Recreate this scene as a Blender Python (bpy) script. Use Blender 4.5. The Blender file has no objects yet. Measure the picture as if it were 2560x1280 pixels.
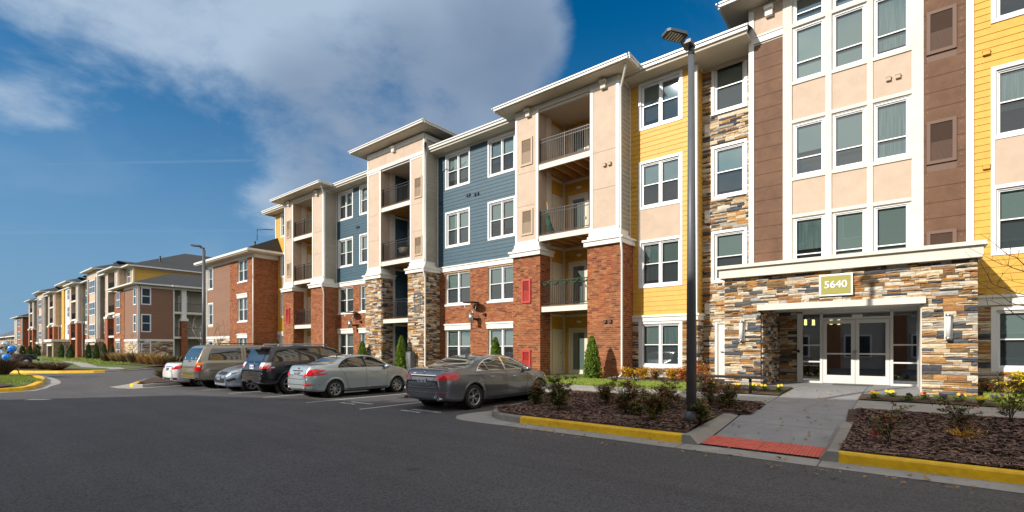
import bpy, math, random
import numpy as np
from mathutils import Vector, Matrix
from mathutils.bvhtree import BVHTree
R = random.Random(7)
S = bpy.context.scene
# ---------------------------------------------------------------- camera, sky, sun, exposure
cam_data = bpy.data.cameras.new('camera')
cam = bpy.data.objects.new('camera', cam_data)
S.collection.objects.link(cam)
cam.location = (0, 0, 1.65)
cam.rotation_euler = (math.radians(90), 0, math.radians(38.9))
cam_data.sensor_width = 36
cam_data.lens = 36*1216/2560
cam_data.shift_y = 230/2560
cam_data.clip_end = 3000
S.camera = cam
SUN = Vector((.36, 1.0, -.56)).normalized()          # the way the light travels
elev = math.asin(-SUN.z)
world = bpy.data.worlds.new('World'); S.world = world; world.use_nodes = True
sun_d = bpy.data.lights.new('sun', 'SUN'); sun_d.energy = 2.6; sun_d.angle = math.radians(.55)
sun_d.color = (1, .93, .82)
sun = bpy.data.objects.new('sun', sun_d); S.collection.objects.link(sun)
sun.rotation_euler = SUN.to_track_quat('-Z', 'Y').to_euler()
S.view_settings.view_transform = 'Standard'; S.view_settings.look = 'None'
S.view_settings.exposure = 0.95; S.view_settings.gamma = 1
S.view_settings.use_curve_mapping = False
S.cycles.max_bounces = 6; S.cycles.transparent_max_bounces = 10
S.cycles.caustics_reflective = False; S.cycles.caustics_refractive = False

def make_sky():
    nt = world.node_tree; N = nt.nodes; L = nt.links; N.clear()
    def n(t, **k):
        x = N.new(t)
        for a, b in k.items(): setattr(x, a, b)
        return x
    def m(op, a, b=None, c=None):
        x = n('ShaderNodeMath', operation=op)
        for i, v in enumerate((a, b, c)):
            if v is None: continue
            if isinstance(v, (int, float)): x.inputs[i].default_value = v
            else: L.new(v, x.inputs[i])
        return x.outputs[0]
    sky = n('ShaderNodeTexSky'); sky.sky_type = 'NISHITA'; sky.sun_disc = False
    sky.sun_elevation = elev; sky.sun_rotation = math.atan2(-SUN.x, -SUN.y)
    sky.air_density = 1.1; sky.dust_density = .25; sky.ozone_density = 2.0
    hs = n('ShaderNodeHueSaturation'); hs.inputs['Saturation'].default_value = 1.16; hs.inputs['Value'].default_value = .96
    tint = n('ShaderNodeMix', data_type='RGBA', blend_type='MULTIPLY'); tint.inputs[0].default_value = 1
    L.new(sky.outputs[0], tint.inputs[6]); tint.inputs[7].default_value = (.12, .275, .37, 1)
    L.new(tint.outputs[2], hs.inputs['Color'])
    tc = n('ShaderNodeTexCoord')
    sep = n('ShaderNodeSeparateXYZ'); L.new(tc.outputs['Generated'], sep.inputs[0])
    zz = m('MAXIMUM', sep.outputs[2], 0.0)
    zd = m('ADD', zz, .22)
    cmb = n('ShaderNodeCombineXYZ')
    L.new(m('DIVIDE', sep.outputs[0], zd), cmb.inputs[0]); L.new(m('DIVIDE', sep.outputs[1], zd), cmb.inputs[1])
    def noise(scale, det, rough, off, dist=0):
        mp = n('ShaderNodeMapping'); mp.inputs['Location'].default_value = off
        L.new(cmb.outputs[0], mp.inputs[0])
        x = n('ShaderNodeTexNoise'); x.inputs['Scale'].default_value = scale; x.inputs['Detail'].default_value = det
        x.inputs['Roughness'].default_value = rough; x.inputs['Distortion'].default_value = dist
        L.new(mp.outputs[0], x.inputs['Vector']); return x.outputs['Fac']
    # cloud banks: soft lobes round directions of the sky, broken up by noise
    def lobe(px, py, rad):
        u = (px-1280)/1216; v = (870-py)/1216
        d = Vector((-.628+.778*u, .778+.628*u, v)).normalized()
        dp = n('ShaderNodeVectorMath', operation='DOT_PRODUCT'); L.new(tc.outputs['Generated'], dp.inputs[0])
        dp.inputs[1].default_value = d
        mr = n('ShaderNodeMapRange'); mr.interpolation_type = 'SMOOTHSTEP'
        L.new(dp.outputs['Value'], mr.inputs[0])
        mr.inputs[1].default_value = math.cos(rad*1.6); mr.inputs[2].default_value = math.cos(rad*.25)
        return mr.outputs[0]
    def mx(l):
        o = l[0]
        for a in l[1:]:
            x = n('ShaderNodeMath', operation='SMOOTH_MAX'); x.inputs[2].default_value = .25
            L.new(o, x.inputs[0]); L.new(a, x.inputs[1]); o = x.outputs[0]
        return o
    bank = mx([lobe(*a) for a in ((30,20,.16),(230,40,.14),(430,30,.14),(620,60,.17),(760,180,.19),(980,90,.24),(1180,60,.15),(1330,90,.07),
                                   (1130,270,.12),(860,330,.17),(700,390,.11),(640,230,.12),(470,150,.06))])
    n1 = noise(1.5, 9, .56, (3.1, 1.7, 0), .25)
    n2 = noise(4.2, 8, .6, (7.3, 2.2, 0), .15)
    # density
    e = m('ADD', m('MULTIPLY', bank, .80), m('MULTIPLY', m('SUBTRACT', n1, .5), 1.9))
    e = m('ADD', e, m('MULTIPLY', m('SUBTRACT', n2, .5), .95))
    e = m('SUBTRACT', e, m('MULTIPLY', mx([lobe(130,400,.17), lobe(330,460,.14), lobe(1540,120,.10)]), .42))
    mr = n('ShaderNodeMapRange'); mr.interpolation_type = 'SMOOTHSTEP'; L.new(e, mr.inputs[0])
    mr.inputs[1].default_value = .20; mr.inputs[2].default_value = .80
    dens = m('MULTIPLY', mr.outputs[0], .88)
    # thin high veil elsewhere in the sky
    n3 = noise(.9, 7, .6, (0, 9, 0), .8)
    mv = n('ShaderNodeMapRange'); L.new(n3, mv.inputs[0]); mv.inputs[1].default_value = .5; mv.inputs[2].default_value = .85
    veil = m('MULTIPLY', mv.outputs[0], .22)
    # bright cloud added overhead and behind the camera, to fill the foreground shade
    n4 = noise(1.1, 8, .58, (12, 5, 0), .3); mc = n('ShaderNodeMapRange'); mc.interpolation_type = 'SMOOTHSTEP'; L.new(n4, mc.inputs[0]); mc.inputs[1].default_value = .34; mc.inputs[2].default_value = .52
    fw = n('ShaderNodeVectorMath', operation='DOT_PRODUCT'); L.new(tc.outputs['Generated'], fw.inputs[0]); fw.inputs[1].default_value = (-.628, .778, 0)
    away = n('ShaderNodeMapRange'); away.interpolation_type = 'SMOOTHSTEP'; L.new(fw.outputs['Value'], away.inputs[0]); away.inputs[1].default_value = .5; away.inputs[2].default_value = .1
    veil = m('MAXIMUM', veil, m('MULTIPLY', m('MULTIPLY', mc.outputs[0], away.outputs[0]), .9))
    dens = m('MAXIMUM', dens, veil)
    # a faint aircraft trail low over the left
    def dr(px, py):
        u = (px-1280)/1216; return Vector((-.628+.778*u, .778+.628*u, (870-py)/1216))
    for (a_, b_, amp) in ((dr(0,413), dr(520,403), .11), (dr(0,582), dr(420,578), .05)):
        nn = a_.cross(b_).normalized(); dp = n('ShaderNodeVectorMath', operation='DOT_PRODUCT'); L.new(tc.outputs['Generated'], dp.inputs[0]); dp.inputs[1].default_value = nn
        tr_ = n('ShaderNodeMapRange'); tr_.interpolation_type = 'SMOOTHSTEP'; L.new(m('ABSOLUTE', dp.outputs['Value']), tr_.inputs[0]); tr_.inputs[1].default_value = .0004; tr_.inputs[2].default_value = .0035
        tr_.inputs[3].default_value = 1; tr_.inputs[4].default_value = 0
        md = n('ShaderNodeVectorMath', operation='DOT_PRODUCT'); L.new(tc.outputs['Generated'], md.inputs[0]); md.inputs[1].default_value = ((a_+b_)*.5).normalized()
        mk = n('ShaderNodeMapRange'); mk.interpolation_type = 'SMOOTHSTEP'; L.new(md.outputs['Value'], mk.inputs[0]); mk.inputs[1].default_value = .955; mk.inputs[2].default_value = .985
        dens = m('MAXIMUM', dens, m('MULTIPLY', m('MULTIPLY', tr_.outputs[0], mk.outputs[0]), m('MULTIPLY', n2, amp*2)))
    # brighter thin edges, grey thick bellies
    dark = mx([lobe(*a) for a in ((890,360,.15),(1060,250,.13),(1250,150,.12),(760,290,.08))])
    shade = m('SUBTRACT', 1.12, m('ADD', m('MULTIPLY', dark, .60), m('MULTIPLY', m('SUBTRACT', n1, .42), .7)))
    shade = m('MAXIMUM', shade, .26)
    ramp = n('ShaderNodeMix', data_type='RGBA'); L.new(shade, ramp.inputs[0])
    ramp.inputs[6].default_value = (.25, .42, .82, 1); ramp.inputs[7].default_value = (1.65, 2.05, 2.55, 1)
    hz = n('ShaderNodeMapRange'); hz.interpolation_type = 'SMOOTHSTEP'; L.new(sep.outputs[2], hz.inputs[0]); hz.inputs[1].default_value = -.02; hz.inputs[2].default_value = .58
    hz.inputs[3].default_value = .9; hz.inputs[4].default_value = 0
    hm = n('ShaderNodeMix', data_type='RGBA'); L.new(hz.outputs[0], hm.inputs[0]); L.new(hs.outputs[0], hm.inputs[6]); hm.inputs[7].default_value = (.74, 1.24, 1.90, 1)
    mixc = n('ShaderNodeMix', data_type='RGBA'); L.new(dens, mixc.inputs[0])
    lit = n('ShaderNodeMix', data_type='RGBA'); L.new(away.outputs[0], lit.inputs[0]); L.new(ramp.outputs[2], lit.inputs[6]); lit.inputs[7].default_value = (4.1, 3.95, 3.7, 1)  # unseen added cloud made brighter than the visible banks, as fill light
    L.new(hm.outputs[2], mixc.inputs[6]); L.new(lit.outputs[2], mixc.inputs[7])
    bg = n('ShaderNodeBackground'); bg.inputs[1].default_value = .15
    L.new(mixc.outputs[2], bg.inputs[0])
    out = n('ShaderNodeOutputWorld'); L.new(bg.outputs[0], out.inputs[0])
make_sky()

# ---------------------------------------------------------------- object helpers
WM = {}
COL = S.collection
def tag(o, label=None, cat=None, group=None, kind=None):
    if label: o['label'] = label
    if cat: o['category'] = cat
    if group: o['group'] = group
    if kind: o['kind'] = kind
    return o
def attach(o, parent):
    if parent is not None:
        o.parent = parent; o.matrix_parent_inverse = WM[parent.name].inverted()
    return o
def thing(name, label, cat, loc=(0,0,0), rz=0, group=None):
    o = bpy.data.objects.new(name, None); COL.objects.link(o)
    o.location = loc; o.rotation_euler = (0, 0, rz); o.empty_display_size = .2
    WM[o.name] = Matrix.Translation(loc) @ Matrix.Rotation(rz, 4, 'Z')
    return tag(o, label, cat, group)
class MB:
    def __init__(s): s.v = []; s.f = []; s.m = []; s.sm = []
    def add(s, vs, fs, mat=0, smooth=False):
        b = len(s.v); s.v += [tuple(p) for p in vs]
        for f in fs:
            s.f.append([b+i for i in f]); s.m.append(mat); s.sm.append(smooth)
    def quad(s, a, b, c, d, mat=0): s.add([a, b, c, d], [(0,1,2,3)], mat)
    def box(s, x0, x1, y0, y1, z0, z1, mat=0):
        s.add([(x0,y0,z0),(x1,y0,z0),(x1,y1,z0),(x0,y1,z0),(x0,y0,z1),(x1,y0,z1),(x1,y1,z1),(x0,y1,z1)],
              [(0,3,2,1),(4,5,6,7),(0,1,5,4),(1,2,6,5),(2,3,7,6),(3,0,4,7)], mat)
    def tube(s, pts, rad, seg=8, mat=0, caps=True):
        pts = [Vector(p) for p in pts]; n = len(pts)
        rads = rad if isinstance(rad, (list, tuple)) else [rad]*n
        rings = []
        prev = None
        for i, p in enumerate(pts):
            d = (pts[min(i+1, n-1)] - pts[max(i-1, 0)]).normalized()
            a = d.orthogonal().normalized() if prev is None else (prev - d*prev.dot(d)).normalized()
            prev = a; b = d.cross(a)
            rings.append([p + (a*math.cos(t) + b*math.sin(t))*rads[i] for t in [2*math.pi*k/seg for k in range(seg)]])
        vs = [q for r in rings for q in r]
        fs = [(i*seg+k, i*seg+(k+1) % seg, (i+1)*seg+(k+1) % seg, (i+1)*seg+k) for i in range(n-1) for k in range(seg)]
        if caps: fs += [tuple(range(seg))[::-1], tuple((n-1)*seg+k for k in range(seg))]
        s.add(vs, fs, mat, True)
    def lathe(s, prof, seg=24, c=(0,0,0), axis='z', mat=0):
        vs = []; n = len(prof)
        for k in range(seg):
            t = 2*math.pi*k/seg
            for r, h in prof:
                p = (r*math.cos(t), r*math.sin(t), h)
                if axis == 'y': p = (p[0], p[2], p[1])
                vs.append((p[0]+c[0], p[1]+c[1], p[2]+c[2]))
        fs = [(k*n+i, ((k+1) % seg)*n+i, ((k+1) % seg)*n+i+1, k*n+i+1) for k in range(seg) for i in range(n-1)]
        s.add(vs, fs, mat, True)
    def prism(s, poly, z0, z1, mat=0, bottom=False):
        n = len(poly)
        zt = z1 if isinstance(z1, (list, tuple)) else [z1]*n
        vs = [(x, y, z0) for x, y in poly] + [(p[0], p[1], z) for p, z in zip(poly, zt)]
        fs = [(i, (i+1) % n, n+(i+1) % n, n+i) for i in range(n)] + [tuple(n+i for i in range(n))]
        s.add(vs, fs, mat)
    def mesh(s, name, mats):
        me = bpy.data.meshes.new(name); me.from_pydata(s.v, [], s.f)
        for m_ in (mats if isinstance(mats, (list, tuple)) else [mats]): me.materials.append(m_)
        if s.f:
            me.polygons.foreach_set('material_index', s.m); me.polygons.foreach_set('use_smooth', s.sm)
        me.update(); return me
    def build(s, name, mats, parent=None, kind=None, label=None, cat=None, group=None, local=False):
        if name in ('corner_trim','beam','window_casing','composite_panel','tower_side') and not kind and len(s.v) > 8 and len(s.v) % 8 == 0:
            last = None                       # every board is an object of its own
            for i in range(len(s.v)//8):
                q = MB(); q.v = s.v[i*8:i*8+8]
                for f, m_, sm in zip(s.f, s.m, s.sm):
                    if i*8 <= min(f) and max(f) < i*8+8: q.f.append([a-i*8 for a in f]); q.m.append(m_); q.sm.append(sm)
                last = q.build(name, mats, parent, kind, label, cat, group, local)
            return last
        o = bpy.data.objects.new(name, s.mesh(name, mats)); COL.objects.link(o)
        if local and parent is not None:
            o.parent = parent; WM[o.name] = WM[parent.name].copy()
        else:
            attach(o, parent); WM[o.name] = Matrix.Identity(4)
        return tag(o, label, cat, group, kind)
class Face:
    """a wall plane: front walls face -Y at Y=c, side walls face +X at X=c; u runs along, v up, n out"""
    def __init__(s, kind, c): s.k = kind; s.c = c
    def P(s, u, v, n=0): return (u, s.c-n, v) if s.k == 'y' else (s.c+n, u, v)
    def box(s, mb, u0, u1, v0, v1, n0, n1, mat=0, back=False):
        P = s.P
        vs = [P(u0,v0,n0),P(u1,v0,n0),P(u1,v1,n0),P(u0,v1,n0),P(u0,v0,n1),P(u1,v0,n1),P(u1,v1,n1),P(u0,v1,n1)]
        fs = [(4,5,6,7),(0,1,5,4),(1,2,6,5),(2,3,7,6),(3,0,4,7)]
        if back: fs.append((0,3,2,1))
        mb.add(vs, fs, mat)
    def rot(s): return Matrix.Identity(4) if s.k == 'y' else Matrix.Rotation(math.pi/2, 4, 'Z')
def frame_boxes(F, mb, u0, u1, v0, v1, w, n0, n1, mat=0, ws=None):
    wl, wr, wb, wt = ws or (w, w, w, w)
    F.box(mb, u0, u0+wl, v0, v1, n0, n1, mat); F.box(mb, u1-wr, u1, v0, v1, n0, n1, mat)
    F.box(mb, u0+wl, u1-wr, v0, v0+wb, n0, n1-.002, mat); F.box(mb, u0+wl, u1-wr, v1-wt, v1, n0, n1-.002, mat)

# ---------------------------------------------------------------- materials
def mat(name, base, rough=.7, metal=0, var=0, vscale=3, bump=0, bscale=40, alt=None, obj_rand=0, spec=.5, coat=0,
        stretch=None, dirt=0, island=0):
    m = bpy.data.materials.new(name); m.use_nodes = True
    nt = m.node_tree; b = nt.nodes['Principled BSDF']; L = nt.links
    b.inputs['Roughness'].default_value = rough; b.inputs['Metallic'].default_value = metal
    b.inputs['Specular IOR Level'].default_value = spec; b.inputs['Coat Weight'].default_value = coat
    base = tuple(base)+(1,)
    b.inputs['Base Color'].default_value = base
    out = None
    if var or bump or dirt:
        geo = nt.nodes.new('ShaderNodeNewGeometry'); mp = nt.nodes.new('ShaderNodeMapping')
        L.new(geo.outputs['Position'], mp.inputs[0])
        if stretch: mp.inputs['Scale'].default_value = stretch
    if var or alt:
        mixn = nt.nodes.new('ShaderNodeMix'); mixn.data_type = 'RGBA'
        a2 = (tuple(alt)+(1,)) if alt else tuple(c*(1-var) for c in base[:3])+(1,)
        a1 = base if alt else tuple(min(1, c*(1+var*.6)) for c in base[:3])+(1,)
        mixn.inputs[6].default_value = a1; mixn.inputs[7].default_value = a2
        if not (var or bump or dirt):
            geo = nt.nodes.new('ShaderNodeNewGeometry'); mp = nt.nodes.new('ShaderNodeMapping'); L.new(geo.outputs['Position'], mp.inputs[0])
        nz = nt.nodes.new('ShaderNodeTexNoise'); nz.inputs['Scale'].default_value = vscale; nz.inputs['Detail'].default_value = 5
        nz.inputs['Roughness'].default_value = .6
        L.new(mp.outputs[0], nz.inputs['Vector'])
        mr = nt.nodes.new('ShaderNodeMapRange'); L.new(nz.outputs['Fac'], mr.inputs[0])
        mr.inputs[1].default_value = .32; mr.inputs[2].default_value = .68
        L.new(mr.outputs[0], mixn.inputs[0]); out = mixn.outputs[2]
        L.new(out, b.inputs['Base Color'])
    if dirt:
        nz = nt.nodes.new('ShaderNodeTexNoise'); nz.inputs['Scale'].default_value = 1.1; nz.inputs['Detail'].default_value = 8
        nz.inputs['Roughness'].default_value = .7
        L.new(mp.outputs[0], nz.inputs['Vector'])
        mr = nt.nodes.new('ShaderNodeMapRange'); L.new(nz.outputs['Fac'], mr.inputs[0])
        mr.inputs[1].default_value = .45; mr.inputs[2].default_value = .8; mr.inputs[3].default_value = 1; mr.inputs[4].default_value = 1-dirt
        hv = nt.nodes.new('ShaderNodeHueSaturation')
        if out: L.new(out, hv.inputs['Color'])
        else: hv.inputs['Color'].default_value = base
        L.new(mr.outputs[0], hv.inputs['Value']); out = hv.outputs[0]; L.new(out, b.inputs['Base Color'])
    if island:
        g2 = nt.nodes.new('ShaderNodeNewGeometry'); mr = nt.nodes.new('ShaderNodeMapRange')
        L.new(g2.outputs['Random Per Island'], mr.inputs[0]); mr.inputs[3].default_value = 1-island; mr.inputs[4].default_value = 1+island
        hv = nt.nodes.new('ShaderNodeHueSaturation')
        if out: L.new(out, hv.inputs['Color'])
        else: hv.inputs['Color'].default_value = base
        L.new(mr.outputs[0], hv.inputs['Value']); L.new(hv.outputs[0], b.inputs['Base Color'])
    if bump:
        nz = nt.nodes.new('ShaderNodeTexNoise'); nz.inputs['Scale'].default_value = bscale; nz.inputs['Detail'].default_value = 4
        L.new(mp.outputs[0], nz.inputs['Vector'])
        bp = nt.nodes.new('ShaderNodeBump'); bp.inputs['Strength'].default_value = bump; bp.inputs['Distance'].default_value = .02
        L.new(nz.outputs['Fac'], bp.inputs['Height']); L.new(bp.outputs[0], b.inputs['Normal'])
    return m
M = {}
M['white'] = mat('white trim paint', (.80,.78,.73), .45, var=.05, vscale=2, dirt=.06)
M['vinyl'] = mat('white vinyl', (.82,.83,.84), .35)
M['cream'] = mat('cream stucco trim', (.74,.70,.62), .75, var=.06, bump=.15, bscale=60, dirt=.12)
M['yellow'] = mat('yellow siding', (.68,.385,.052), .55, var=.10, vscale=5, bump=.12, bscale=90, dirt=.10, island=.035)
M['blue'] = mat('slate blue siding', (.032,.085,.125), .55, var=.12, vscale=5, bump=.12, bscale=90, dirt=.1, island=.05)
M['greige'] = mat('greige siding', (.42,.38,.31), .6, var=.08, vscale=4, dirt=.1, island=.03)
M['tan'] = mat('brown lap siding', (.25,.125,.070), .55, var=.08, vscale=5, dirt=.08, island=.04)
M['beige'] = mat('beige panel', (.56,.43,.33), .7, var=.08, vscale=2.5, bump=.35, bscale=35, dirt=.09)
M['brownpanel'] = mat('brown composite panel', (.17,.092,.057), .65, spec=.2, var=.16, vscale=2.2, dirt=.2, island=.06)
M['brownvent'] = mat('brown vent metal', (.15,.085,.058), .6)
M['ventdark'] = mat('dark louvre', (.05,.03,.02), .6)
M['sand'] = mat('sand grille', (.50,.38,.27), .6)
M['sandd'] = mat('sand grille slots', (.20,.13,.09), .7)
M['red'] = mat('red painted grille', (.50,.045,.03), .45, var=.1)
M['redd'] = mat('red grille slots', (.30,.02,.015), .6)
M['mortar'] = mat('mortar', (.56,.41,.26), .9, var=.15, vscale=20)
BR = [mat('brick red %s' % n, c, .85, var=.22, vscale=14, bump=.3, bscale=80) for n, c in
      (('a', (.33,.105,.034)), ('b', (.26,.072,.024)), ('c', (.38,.14,.05)), ('d', (.19,.05,.022)), ('e', (.30,.085,.028)), ('f', (.12,.036,.02)))]
ST = [mat('ledge stone %s' % n, c, .88, var=.28, vscale=9, bump=.8, bscale=22, stretch=(1,1,2.5)) for n, c in
      (('ochre', (.47,.25,.09)), ('rust', (.35,.17,.07)), ('cream', (.68,.56,.40)), ('slate', (.10,.105,.12)),
       ('charcoal', (.07,.07,.08)), ('grey', (.40,.37,.33)), ('brown', (.22,.14,.07)), ('sandstone', (.58,.44,.28)), ('pale', (.66,.60,.50)))]
M['stonejoint'] = mat('dark joint', (.10,.075,.05), .95)
M['wood'] = mat('pine joists', (.55,.31,.10), .6, var=.2, vscale=6, stretch=(3,.5,3))
M['deck'] = mat('deck edge', (.22,.12,.07), .7)
M['rail'] = mat('bronze railing', (.022,.018,.017), .4, metal=.3)
M['soffit'] = mat('soffit', (.52,.47,.38), .7)
M['frieze'] = mat('frieze board', (.60,.55,.46), .6)
M['shingle'] = mat('roof shingles', (.055,.056,.058), .9, var=.35, vscale=14, bump=.4, bscale=30, stretch=(1,1,4))
M['downspout'] = mat('downspout', (.72,.71,.68), .35)
M['door'] = mat('door paint', (.72,.66,.55), .45)
M['metal'] = mat('satin metal', (.55,.56,.57), .3, metal=.9)
M['alu'] = mat('white aluminium', (.74,.74,.72), .35, spec=.6)
M['black'] = mat('black plastic', (.02,.02,.02), .5)
M['dark'] = mat('dark interior', (.025,.024,.022), .9)
M['olive'] = mat('olive sign', (.33,.31,.055), .5)
M['signw'] = mat('white sign', (.85,.85,.82), .4)
M['lampdark'] = mat('lamp grey', (.115,.125,.14), .45, metal=.1, var=.1)
M['sconce'] = mat('sconce lens', (.75,.76,.78), .3)
def blind_mat(name, base, dens=34):
    m = mat(name, base, .7); nt = m.node_tree; b = nt.nodes['Principled BSDF']
    geo = nt.nodes.new('ShaderNodeNewGeometry'); sep = nt.nodes.new('ShaderNodeSeparateXYZ'); nt.links.new(geo.outputs['Position'], sep.inputs[0])
    w = nt.nodes.new('ShaderNodeMath'); w.operation = 'MULTIPLY'; nt.links.new(sep.outputs[2], w.inputs[0]); w.inputs[1].default_value = dens
    f = nt.nodes.new('ShaderNodeMath'); f.operation = 'FRACT'; nt.links.new(w.outputs[0], f.inputs[0])
    mr = nt.nodes.new('ShaderNodeMapRange'); nt.links.new(f.outputs[0], mr.inputs[0]); mr.inputs[1].default_value = 0; mr.inputs[2].default_value = .35
    mr.inputs[3].default_value = .55; mr.inputs[4].default_value = 1
    hv = nt.nodes.new('ShaderNodeHueSaturation'); hv.inputs['Color'].default_value = tuple(base)+(1,)
    nt.links.new(mr.outputs[0], hv.inputs['Value']); nt.links.new(hv.outputs[0], b.inputs['Base Color'])
    return m
BL = [blind_mat('window blind pale', (.50,.55,.53)), blind_mat('window blind', (.38,.42,.41)), mat('curtain', (.30,.36,.35), .9, var=.4, vscale=12, stretch=(3,3,.1)),
      blind_mat('window blind dim', (.24,.27,.25))]
def glass_mat(name, tint, refl=.10, dark=0.0):
    m = bpy.data.materials.new(name); m.use_nodes = True; nt = m.node_tree; N = nt.nodes; L = nt.links; N.clear()
    tr = N.new('ShaderNodeBsdfTransparent'); tr.inputs[0].default_value = tuple(tint)+(1,)
    gl = N.new('ShaderNodeBsdfGlossy'); gl.inputs['Roughness'].default_value = .02; gl.inputs[0].default_value = (.9,.97,1,1)
    lw = N.new('ShaderNodeLayerWeight'); lw.inputs[0].default_value = .42
    mr = N.new('ShaderNodeMapRange'); L.new(lw.outputs['Fresnel'], mr.inputs[0]); mr.inputs[3].default_value = refl; mr.inputs[4].default_value = .85
    mx = N.new('ShaderNodeMixShader'); L.new(mr.outputs[0], mx.inputs[0]); L.new(tr.outputs[0], mx.inputs[1]); L.new(gl.outputs[0], mx.inputs[2])
    o = N.new('ShaderNodeOutputMaterial'); last = mx.outputs[0]
    if dark:
        df = N.new('ShaderNodeBsdfDiffuse'); df.inputs[0].default_value = (.05,.055,.06,1)
        m2 = N.new('ShaderNodeMixShader'); m2.inputs[0].default_value = dark
        L.new(last, m2.inputs[1]); L.new(df.outputs[0], m2.inputs[2]); last = m2.outputs[0]
    L.new(last, o.inputs[0]); return m
M['glass'] = glass_mat('window glass', (.64,.74,.74), .12)
M['screen'] = glass_mat('screened window glass', (.48,.55,.59), .08, .40)
M['doorglass'] = glass_mat('entrance glass', (.40,.41,.42), .30)

# ---------------------------------------------------------------- wall skins
def sub(intervals, a, b):
    out = []
    for x, y in intervals:
        if b <= x or a >= y: out.append((x, y)); continue
        if a > x: out.append((x, a))
        if b < y: out.append((b, y))
    return out
def free(u0, u1, v, holes):
    iv = [(u0, u1)]
    for h in holes:
        if h[2] < v < h[3]: iv = sub(iv, h[0], h[1])
    return [i for i in iv if i[1]-i[0] > .02]
def wall_sheet(F, parent, name, u0, u1, v0, v1, holes, m_, depth=.15, mb=None, reveal=None):
    own = mb is None; mb = mb or MB()
    hs = [(max(a,u0), min(b,u1), max(c,v0), min(d,v1)) for a,b,c,d in holes if a < u1 and b > u0 and c < v1 and d > v0]
    us = sorted({u0, u1, *[h[0] for h in hs], *[h[1] for h in hs]}); vs = sorted({v0, v1, *[h[2] for h in hs], *[h[3] for h in hs]})
    for i in range(len(us)-1):
        for j in range(len(vs)-1):
            cu, cv = (us[i]+us[i+1])/2, (vs[j]+vs[j+1])/2
            if any(h[0] < cu < h[1] and h[2] < cv < h[3] for h in hs): continue
            mb.quad(F.P(us[i],vs[j]), F.P(us[i+1],vs[j]), F.P(us[i+1],vs[j+1]), F.P(us[i],vs[j+1]))
    for a, b, c, d in hs:
        P = F.P
        mb.quad(P(a,c,-depth),P(b,c,-depth),P(b,d,-depth),P(a,d,-depth), 1)
        mb.quad(P(a,c,0),P(a,c,-depth),P(a,d,-depth),P(a,d,0)); mb.quad(P(b,c,0),P(b,d,0),P(b,d,-depth),P(b,c,-depth))
        mb.quad(P(a,d,0),P(a,d,-depth),P(b,d,-depth),P(b,d,0)); mb.quad(P(a,c,0),P(b,c,0),P(b,c,-depth),P(a,c,-depth))
    if own: return mb.build(name, [m_, M['dark']], parent)
LEFT = {'brick': 300, 'stone': 300, 'siding_board': 300}
def unit_mesh(name, kind, m_, seed=0):
    mb = MB(); F = Face('y', 0)
    if kind == 'brick':
        F.box(mb, -.5, .5, -.5, .5, 0, 1)
    elif kind == 'board':
        mb.add([(-.5,0,-.5),(.5,0,-.5),(.5,-1,-.5),(-.5,-1,-.5),(.5,-.2,.5),(-.5,-.2,.5),(.5,0,.5),(-.5,0,.5)],
               [(3,2,4,5),(0,1,2,3),(1,6,4,2),(7,0,3,5),(5,4,6,7)])
    else:
        rr = random.Random(seed); nu = 4; g = []
        for j in range(3):
            for i in range(nu):
                e = (i in (0, nu-1)) or j in (0, 2)
                g.append((-.5+i/(nu-1)+(0 if i in (0,nu-1) else rr.uniform(-.07,.07)), -(rr.uniform(.55,.8) if e else rr.uniform(.8,1.15)), -.5+j/2+(rr.uniform(-.04,.04) if j != 1 else rr.uniform(-.15,.15))))
        fs = [(j*nu+i, j*nu+i+1, (j+1)*nu+i+1, (j+1)*nu+i) for j in range(2) for i in range(nu-1)]
        n0 = len(g); g += [(-.5,0,-.5),(.5,0,-.5),(.5,0,.5),(-.5,0,.5)]
        fs += [(n0, n0+1, nu-1, *range(nu-2, -1, -1)), (n0+1, n0+2, 3*nu-1, 2*nu-1, nu-1), (n0+2, n0+3, 2*nu, *range(2*nu+1, 3*nu)), (n0+3, n0, 0, nu, 2*nu)]
        mb.add(g, fs)
    return mb.mesh(name, m_)
UNIT = {}
def piece(F, kind, name, u0, u1, v0, v1, n, m_, parent, var=0):
    k = (kind, m_.name, var)
    if k not in UNIT: UNIT[k] = unit_mesh(name, kind, m_, var)
    o = bpy.data.objects.new(name, UNIT[k]); COL.objects.link(o)
    c = F.P((u0+u1)/2, (v0+v1)/2, 0)
    o.matrix_world = Matrix.Translation(c) @ F.rot() @ Matrix.Diagonal((u1-u0, n, v1-v0, 1))
    mw = o.matrix_world.copy()
    o.parent = parent; o.matrix_parent_inverse = WM[parent.name].inverted(); o.matrix_basis = mw
    return o
def bricks(F, parent, u0, u1, v0, v1, holes=(), single=False, seed=1, name='brick_courses'):
    rr = random.Random(seed); mb = MB(); H, Lb, J = .0762, .213, .011
    k = 0; v = v0
    while v + .03 < v1:
        vt = min(v+H-J, v1); off = 0 if k % 2 else -Lb/2
        for a, b in free(u0, u1, (v+vt)/2, holes):
            x = u0 + off + math.floor((a-u0-off)/Lb)*Lb
            while x < b-.02:
                p, q = max(x, a), min(x+Lb-J, b)
                if q-p > .025:
                    mi = rr.choices(range(6), (5,4,3,2,4,.6))[0]; n = .008+rr.random()*.004
                    if single and LEFT['brick'] > 0:
                        LEFT['brick'] -= 1; piece(F, 'brick', 'brick', p, q, v, vt, n, BR[mi], parent)
                    else: F.box(mb, p, q, v, vt, 0, n, mi)
                x += Lb
        v += H; k += 1
    if mb.f: mb.build(name, BR, parent, kind='stuff')
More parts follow.
